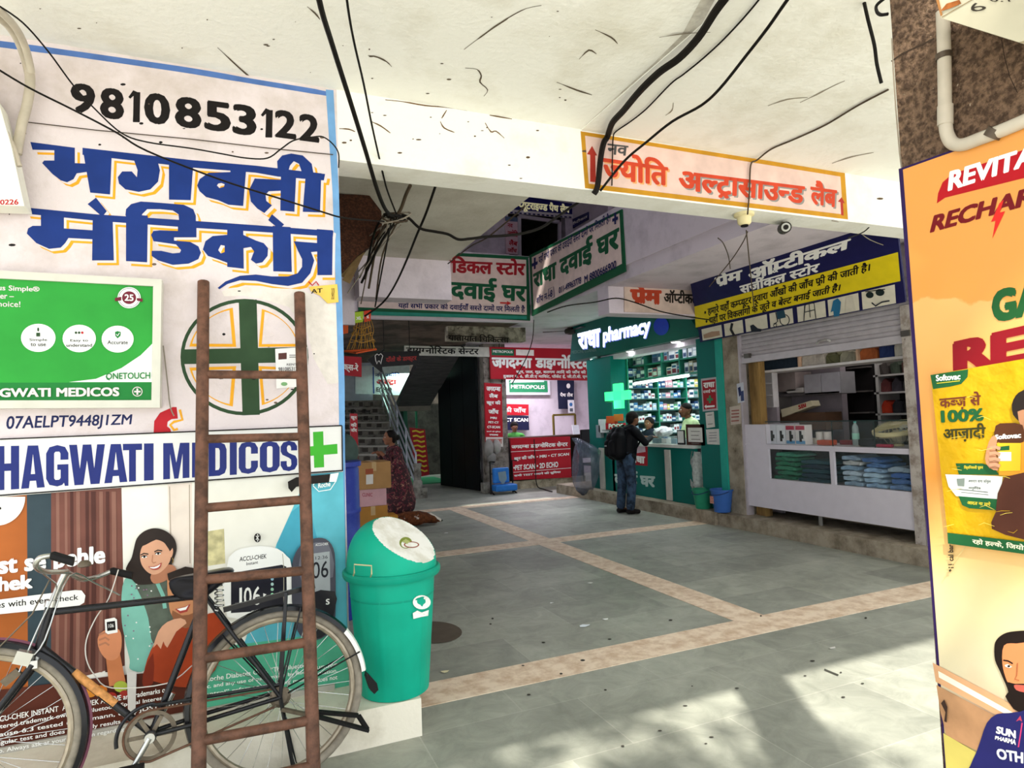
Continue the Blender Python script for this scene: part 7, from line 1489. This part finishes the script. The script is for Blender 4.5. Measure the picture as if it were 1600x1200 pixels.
# things by the laboratory pier
t = thing('padded_seat', (5.2, 12.75, 0), 'blue padded seat wrapped in clear plastic standing by the laboratory pier', 'seat'); a = fy(769, 728, 801, 766, 12.6); BLS = M('#2f74c4', .5, var=.15)
MB().box(a[0]+.04, a[1]-.06, 12.62, 12.72, .22, a[3]-.04, BLS).build('back_cushion', t, bevel=.03); MB().box(a[0]+.03, a[1]+.05, 12.45, 12.75, .06, .2, BLS).build('seat_cushion', t, bevel=.03)
AA = Art(1, 12.618, step=.001); AA.poly([(778,738),(790,736),(792,748),(786,758),(780,750)], M('#7a8f9a', .5)); AA.build('print', t)
for x in (a[0], a[1]+.04): MB().tube([(x, 12.7, 0), (x, 12.7, a[3]+.1), (x+.02, 12.5, a[3]+.1)], .016, BLK, 8).build('frame_tube', t)
for x in (a[0], a[1]+.04): MB().tube([(x, 12.5, 0), (x, 12.7, .06)], .016, BLK, 8).build('frame_tube', t)
crumple('plastic_wrap', [(764,718),(764,735),(768,750),(770,762),(786,763), (800,760),(801,745),(799,730),(798,716)][:4]+[(803,762),(802,748),(800,732),(797,716)], 5.18, M('#c9ced4', .15, var=.2, scale=16, alpha=.35, bump=.6), 'loose clear plastic wrap over the blue padded seat', seed=4, depth=.05, zfold=.02) if False else None
for i, (x, y, w, h) in enumerate(((764,700,9,14),(776,698,8,12),(768,716,8,10))): blob('plastic_bundle', at(x, y, 1, 12.95), (w*.012, .1, h*.0135), ('#8f8a86','#a29c98','#7d7976')[i], ('grey plastic bundle hung at the left of the laboratory pier', 'lighter grey plastic bundle at the right of the laboratory pier', 'low grey bundle just above the blue padded seat')[i], 'bundle')
tag(base(MB().obox(Vector((4.86,12.95,.11)), (.2,.2,.22), CNS).build('stone_block')), 'small grey stone block at the foot of the laboratory pier', 'stone')
o = MB().tube(smooth([tuple(at(x, y, 2, .02)) for x, y in ((873,752),(872,768),(880,775),(905,780))][:0]+[(6.0,12.9,1.1),(6.0,12.88,.6),(6.0,12.85,.1),(6.05,12.6,.02),(6.0,12.1,.02)], 4, False), .012, BLK, 8).build('floor_cable', sm=True); tag(base(o), 'black cable running down to the floor at the far end of the pharmacy step', 'cable')
# ceiling fan seen beyond the parapet
c = at(891, 517, 1, 10.6); t = thing('ceiling_fan', c, 'small dark ceiling fan hanging left of the pharmacy sign', 'fan'); FD = M('#2a2422', .4)
MB().tube([c, Vector((c.x, c.y, 3.25))], .014, FD, 8).build('rod', t); MB().lathe([(.03,.05),(.10,.03),(.12,0),(.10,-.05),(.03,-.07)], c, FD, 20).build('motor', t, sm=True); MB().lathe([(.0,.0),(.05,.0),(.03,-.09),(.0,-.1)], Vector((c.x, c.y, 3.25)), FD, 16).build('canopy', t, sm=True)
for k in range(3):
    a_ = radians(28+120*k); u = Vector((cos(a_), sin(a_), 0)); v = Vector((-sin(a_), cos(a_), 0)); MB().prism([c+u*.1+v*.03, c+u*.52+v*.055, c+u*.52-v*.055, c+u*.1-v*.03], (0,0,.006), FD).build('blade', t)
# ------------------------------------------------------------------ posters, pipe and box on the right pillar
PXX = 1.452
def zramp(name, stops, rough=.3):
    m = bpy.data.materials.new(name); m.use_nodes = True; nt = m.node_tree; N = nt.nodes.new; b = nt.nodes['Principled BSDF']; b.inputs['Roughness'].default_value = rough
    tc = N('ShaderNodeTexCoord'); sp_ = N('ShaderNodeSeparateXYZ'); nt.links.new(tc.outputs['Object'], sp_.inputs[0]); n = N('ShaderNodeTexNoise'); n.inputs['Scale'].default_value = 6; n.inputs['Detail'].default_value = 5; nt.links.new(tc.outputs['Object'], n.inputs['Vector'])
    a = N('ShaderNodeMath'); a.operation = 'MULTIPLY_ADD'; nt.links.new(n.outputs['Fac'], a.inputs[0]); a.inputs[1].default_value = .16; nt.links.new(sp_.outputs['Z'], a.inputs[2])
    mr = N('ShaderNodeMapRange'); mr.inputs['From Min'].default_value = .85; mr.inputs['From Max'].default_value = 2.3; nt.links.new(a.outputs[0], mr.inputs['Value'])
    r = N('ShaderNodeValToRGB'); e = r.color_ramp.elements
    for i, (z, hx) in enumerate(stops):
        q = e[i] if i < 2 else e.new(.5); q.position = (z-.85)/1.45; q.color = (*lin(hx), 1)
    nt.links.new(mr.outputs[0], r.inputs[0]); nt.links.new(r.outputs[0], b.inputs['Base Color']); return m
PRT = zramp('printed_poster_sheet', ((.88,'#b0a466'),(2.25,'#dc9544'),(1.02,'#c29f80'),(1.10,'#d0c4a2'),(1.22,'#dbcb9c'),(1.38,'#dcae62'),(1.5,'#d58a2c'),(1.68,'#d88f34'),(1.9,'#e4aa60')))
r, A = sign('energy_poster', [(1404,264),(1695,161),(1695,1300),(1484,1300)], 0, PXX-.014, .012, M('#2b1a4a', .5), 'large orange vitamin advertisement board with red lettering on the pillar side', 'poster'); A.st = .0002
A.poly([(1411,265),(1688,167),(1688,1298),(1487,1298)], PRT)
A.poly([(1464,318),(1466,302),(1473,285),(1488,272),(1650,217),(1650,266),(1477,309)], M('#b01620', .3)); A.text('REVITAL', [(1482,268),(1643,217),(1643,248),(1481,300)], W_, bold=.05, shear=.08)
MAR = M('#6f1219', .3); A.text('RECHARGE', [(1456,337),(1683,270),(1683,300),(1453,365)], MAR, bold=.05, shear=.15); A.poly([(1562,318),(1569,312),(1563,332),(1571,330),(1551,373),(1556,345),(1549,347)], M('#d42a24', .3))
A.text('GA', [(1549,453),(1630,437),(1630,491),(1551,507)], M('#1d5429', .3), bold=.07); A.text('RE', [(1489,533),(1606,506),(1606,566),(1490,586)], M('#85121c', .3), bold=.07)
A.poly([(1458,1035),(1600,1110),(1650,1130),(1650,1165),(1600,1140),(1463,1065)], M('#c99a72', .35, var=.2, scale=12)); A.poly([(1464,1070),(1600,1142),(1650,1165),(1650,1230),(1480,1150),(1470,1110)], M('#b08560', .35, var=.25, scale=16)); A.poly([(1467,1048),(1600,1122),(1600,1131),(1468,1058)], M('#efe6cc', .35)); A.poly([(1475,1145),(1560,1195),(1560,1260),(1484,1260)], M('#c3b45f', .35, var=.15))
Q = lambda L_: [(1440+x*.2168, 940+y*.2168) for x, y in L_]
A.poly(Q([(530,330),(545,275),(600,230),(680,212),(800,215),(850,300),(850,500),(700,560),(640,640),(610,590),(570,500),(535,420)]), M('#1f1511', .4), sm=3)
A.poly(Q([(600,315),(690,300),(850,320),(850,640),(700,660),(640,600),(610,540),(588,440)]), M('#cf8454', .35, var=.12), sm=3); A.poly(Q([(612,585),(640,580),(680,590),(850,610),(850,800),(700,790),(650,745),(610,680),(632,650)]), M('#1d1310', .45), sm=2); A.poly(Q([(672,600),(720,598),(800,610),(800,650),(740,650),(690,635)]), M('#b5574a', .4), sm=2)
A.line(Q([(596,420),(630,425),(665,445)]), 2.2, M('#1d1310')); A.poly(Q([(606,455),(630,448),(660,468),(640,476),(612,468)]), M('#e6d9cc')); A.poly(Q(ell(637,463,10,8,12)), M('#1d1310')); A.line(Q([(700,440),(694,530),(680,556),(712,566)]), 1.4, M('#9a5a38'))
A.poly(Q([(340,1300),(360,1180),(405,1080),(440,980),(480,870),(550,808),(640,800),(720,790),(850,800),(850,1300)]), M('#23235c', .4, var=.2, scale=10), sm=2); A.poly(Q([(690,860),(722,818),(735,862),(716,850)]), M('#a83a54', .4)); A.line(Q([(735,870),(722,960),(708,1045)]), 2, M('#c23a6a', .4))
A.text('SUN', Q([(552,892),(690,925),(690,985),(545,945)]), W_, bold=.05); A.text('PHARMA', Q([(540,962),(692,990),(690,1030),(540,988)]), W_, bold=.04, shear=.1); A.text('OTH', Q([(545,1050),(745,1080),(745,1165),(560,1130)]), M('#c9cbd8', .4), bold=.05)
A.text('*11 cal bar', [(1484,893),(1483,850),(1492,850),(1493,893)], BLK, bold=.03); A.line([(1477,903),(1500,868),(1515,850)], .8, M('#c9b67a'))
A.poly([(1473,1098),(1480,1112),(1478,1126),(1482,1128),(1483,1104),(1478,1092)], M('#3a2a22', .7))
A.build('print', r)
r, A = sign('laxative_poster', [(1454,586),(1650,552),(1650,872),(1482,849)], 0, PXX-.022, .003, M('#cc9f14', .35, var=.10, scale=14, bump=.5), 'crinkled yellow poster pasted over the orange board on the pillar', 'poster', bname='sheet'); A.st = .0002
GP = M('#1f5a32', .35); BRN = M('#6b3420', .4)
A.poly([(1454,586),(1513,577),(1512,589),(1502,600),(1485,604),(1458,608)], GP); A.text('Softovac', [(1462,586),(1501,583),(1501,593),(1463,596)], W_, bold=.04); A.line([(1464,599),(1500,595)], 1.2, M('#d8c23a'))
A.text('कब्ज़ से', [(1468,623),(1533,617),(1533,633),(1469,638)], BRN, bold=.03, fit='line'); A.text('100%', [(1470,641),(1538,637),(1538,658),(1471,661)], GP, bold=.05); A.text('आज़ादी', [(1474,671),(1541,667),(1541,684),(1475,687)], M('#3a3a1c', .4), bold=.03, fit='line')
A.poly([(1494,724),(1535,724),(1553,730),(1562,742),(1499,741)], GP); A.text('क्लिनिकली प्रूवन', [(1507,727),(1537,727),(1537,734),(1507,734)], M('#d8c23a'), bold=.03)
A.poly([(1478,741),(1568,744),(1563,780),(1495,775),(1483,760)], M('#e6e6e2', .35)); A.text('असरदार धागा फॉर्मूला', [(1514,748),(1550,749),(1549,756),(1514,755)], M('#55605a'), bold=.02); A.text('आयुर्वेदिक', [(1514,759),(1534,760),(1534,766),(1514,765)], M('#55605a'), bold=.02); A.line([(1497,764),(1545,769)], 1.2, M('#55605a')); A.line([(1503,769),(1546,773)], 1, M('#55605a')); A.poly([(1496,748),(1509,747),(1508,760),(1498,759)], M('#7a857d'))
A.poly([(1499,775),(1563,780),(1558,797),(1516,794),(1505,789)], GP); A.text('आदत ना लगे', [(1513,781),(1550,784),(1549,791),(1513,788)], M('#d8c23a'), bold=.03)
A.poly([(1482,832),(1650,852),(1650,872),(1483,849)], GP); A.text('रहो हल्के, जियो', [(1521,840),(1602,850),(1602,861),(1521,850)], M('#e6e2c4'), bold=.03)
A.poly([(1620,608),(1600,610),(1589,618),(1583,632),(1585,648),(1594,658),(1602,668),(1640,668)], HR, sm=2); A.poly([(1592,643),(1600,640),(1620,640),(1640,690),(1602,676),(1594,658)], M('#b98463', .4))
A.poly([(1561,690),(1580,682),(1640,680),(1640,748),(1563,742)], M('#d9942c', .4, var=.15)); A.poly([(1572,745),(1640,748),(1640,846),(1600,842),(1552,826),(1558,800)], M('#553023', .45, var=.2, scale=12), sm=2)
A.poly([(1558,665),(1575,661),(1600,664),(1602,690),(1580,693),(1558,689)], M('#54301c', .4), sm=2); A.text('Softovac', [(1557,679),(1598,675),(1598,684),(1557,687)], W_, bold=.05); A.poly([(1560,692),(1598,692),(1597,735),(1564,736)], M('#dfb92a', .35)); A.poly([(1562,698),(1580,696),(1580,703),(1562,704)], GP); A.poly([(1562,706),(1583,706),(1583,720),(1563,720)], M('#e6e2d6'))
A.poly([(1542,716),(1548,690),(1556,680),(1561,688),(1558,705),(1562,722),(1562,735),(1548,730)], M('#c08a66', .4, var=.1), sm=2)
for y in (700, 709, 718, 727): A.line([(1549,y),(1558,y-2),(1566,y+1)], 5, M('#c99474', .4)); A.line([(1549,y+4),(1565,y+4)], .8, M('#8a5a40'))
for k in range(26):
    x, y = random.uniform(1478, 1580), random.uniform(600, 830); 
    if 1480 < x+20 and y > 605: A.line([(x,y),(x+9,y+random.uniform(-4,3)),(x+random.uniform(14,26),y+random.uniform(-5,4))], [.4,.9,.5], M(random.choice(('#c29a14','#e9cf5a')), .35))
A.build('print', r)
# plastic pipe and white box
o = MB().tube(smooth([tuple(at(x, y, 0, 1.43)) for x, y in ((1473,18),(1475,70),(1476,130),(1477,185),(1480,210),(1489,224),(1505,226),(1530,217),(1570,202),(1640,172))], 5, False), .0135, PVC, 12).build('pipe', sm=True)
t = thing('drain_pipe', at(1477,200,0,1.43), 'cream plastic pipe bending along the top of the orange board on the pillar', 'pipe'); put(o, t)
for x, y in ((1475,88),(1553,208)): p = at(x, y, 0, 1.43); MB().tube([p+Vector((0, .006 if x > 1500 else 0, -.006)), p+Vector((0, -.006 if x > 1500 else 0, .006))], .0165, M('#55483a', .5, .4), 12).build('clamp', t, sm=True)
MB().tube([at(1477,165,0,1.43), at(1477,195,0,1.43)], .0155, PVC, 12).build('coupling', t, sm=True)
t = thing('metal_box', at(1540,50,0,1.40), 'white metal box with scribbled numbers mounted high on the pillar', 'box')
F = lambda x, y: at(x, y, 0, 1.30)
MB().prism([F(1458,-60), F(1470,28), F(1592,66), F(1680,40), F(1680,-60)], (.148,0,0), M('#bfb89f', .45, var=.12)).build('casing', t)
A = Art(0, 1.30, step=.0004); A.line([(1472,27),(1522,-2)], 1.4, M('#8a7a5c')); A.text('6', [(1514,6),(1530,4),(1545,14),(1520,20)], M('#3a342c')); A.text('0.1', [(1545,-6),(1575,-6),(1580,3),(1548,3)], M('#3a342c')); A.poly([(1470,18),(1480,6),(1500,0),(1503,6),(1484,14)], M('#9a5a2c', .8, var=.4, scale=60)); A.poly([(1461,-10),(1471,26),(1474,24),(1466,-10)], M('#9a6a3c', .8)); A.build('scribble', t)
A = Art(0, PXX, step=.0006); A.line([(1393,96),(1410,84),(1440,70),(1460,60)], 2.4, M('#3c3026', .9), lay=1); A.line([(1394,60),(1396,110),(1400,170),(1406,240),(1409,262)], 2.5, M('#8d8272', .9), lay=1); A.line([(1565,62),(1570,90),(1578,120),(1590,145)], 1.2, M('#2a221c', .9), lay=1); A.build('cracks', pil)
o = MB().tube(smooth([tuple(at(x, y, 0, 1.44)) for x, y in ((1384,-4),(1370,8),(1370,18),(1376,23),(1387,22))], 5, False), .004, CBK, 6).build('wire_loop', sm=True); tag(base(o), 'black wire loop sticking out at the top of the pillar edge', 'wire')

# ------------------------------------------------------------------ litter and marks on the paving
for i, (x, y, w, hx, lb) in enumerate(((914,978,.05,'#dfe6ea','scrap of white and blue foil on the paving'), (922,911,.035,'#f0f0ec','tiny white scrap on the paving near the far floor strip'), (862,942,.02,'#e9e9e6','tiny white scrap left of the others on the paving'), (946,968,.03,'#e6e8e2','small white scrap right of the foil'), (1300,1013,.03,'#d8d4cc','pale pebble-like scrap on the near paving'), (695,1050,.03,'#cfc6a0','yellowish leaf scrap beside the dustbin ledge'), (697,833,.04,'#eeeeec','white scrap beyond the dustbin lid'), (1295,1048,.0,'','')[:5],)):
    if not hx: continue
    p = at(x, y, 2, .004); b = MB(); k = 7; b.add([p+Vector((w*random.uniform(.6,1)*cos(2*pi*j/k), w*.6*random.uniform(.6,1)*sin(2*pi*j/k), random.uniform(0,.006))) for j in range(k)], [tuple(range(k))], M(hx, .5)); o = b.build('litter_scrap'); s_ = o.modifiers.new('s', 'SOLIDIFY'); s_.thickness = .002; tag(base(o), lb, 'litter')
fl_ = bpy.data.objects['floor']; A = Art(2, 0.004, 1, step=.0002)
for x, y, a, b_ in ((678,988,44,17),): A.poly(ell(x,y,a,b_,28), M('#5d5348', .7, var=.15), lay=1)
for k in range(24):
    x, y = random.uniform(760,1380), random.uniform(960,1180); A.poly(ell(x,y,random.uniform(1.5,4),random.uniform(.8,1.6),8), M('#3f3c36', .8), lay=1)
A.line([(1288,1046),(1310,1055)], 2.5, M('#3a3a34', .8), lay=1); A.build('stains', fl_)

# ------------------------------------------------------------------ unseen tree added behind the viewpoint to dapple the paving
t = thing('unseen_tree', (-1.6, -3.4, -.06), 'unseen leafy tree added behind the viewpoint to dapple the paving', 'tree')
MB().tube([(-1.6,-3.4,-.06), (-1.55,-3.1,2.0), (-1.3,-2.4,3.9), (-1.0,-1.9,5.0)], [.16,.13,.10,.06], M2('bark', '#5a4a3a', '#3a2f24', scale=12), 12).build('trunk', t, sm=True)
b = MB(); rnd = random.Random(5); GL_ = M('#5f8a3a', .6)
for i in range(1000):
    u = rnd.uniform(-1,1); a = rnd.uniform(0,2*pi); rr = rnd.random()**.4; s_ = math.sqrt(1-u*u)
    c = Vector((-1.15+1.75*rr*s_*cos(a), -1.7+1.5*rr*s_*sin(a), 5.4+.8*rr*u)); d1 = Vector((rnd.gauss(0,1), rnd.gauss(0,1), rnd.gauss(0,.4))).normalized(); d2 = d1.orthogonal().normalized(); l = rnd.uniform(.07,.13)
    b.add([c-d1*l, c+d2*l*.5, c+d1*l, c-d2*l*.5], [(0,1,2,3)], GL_)
o = b.build('foliage', t); o['kind'] = 'stuff'
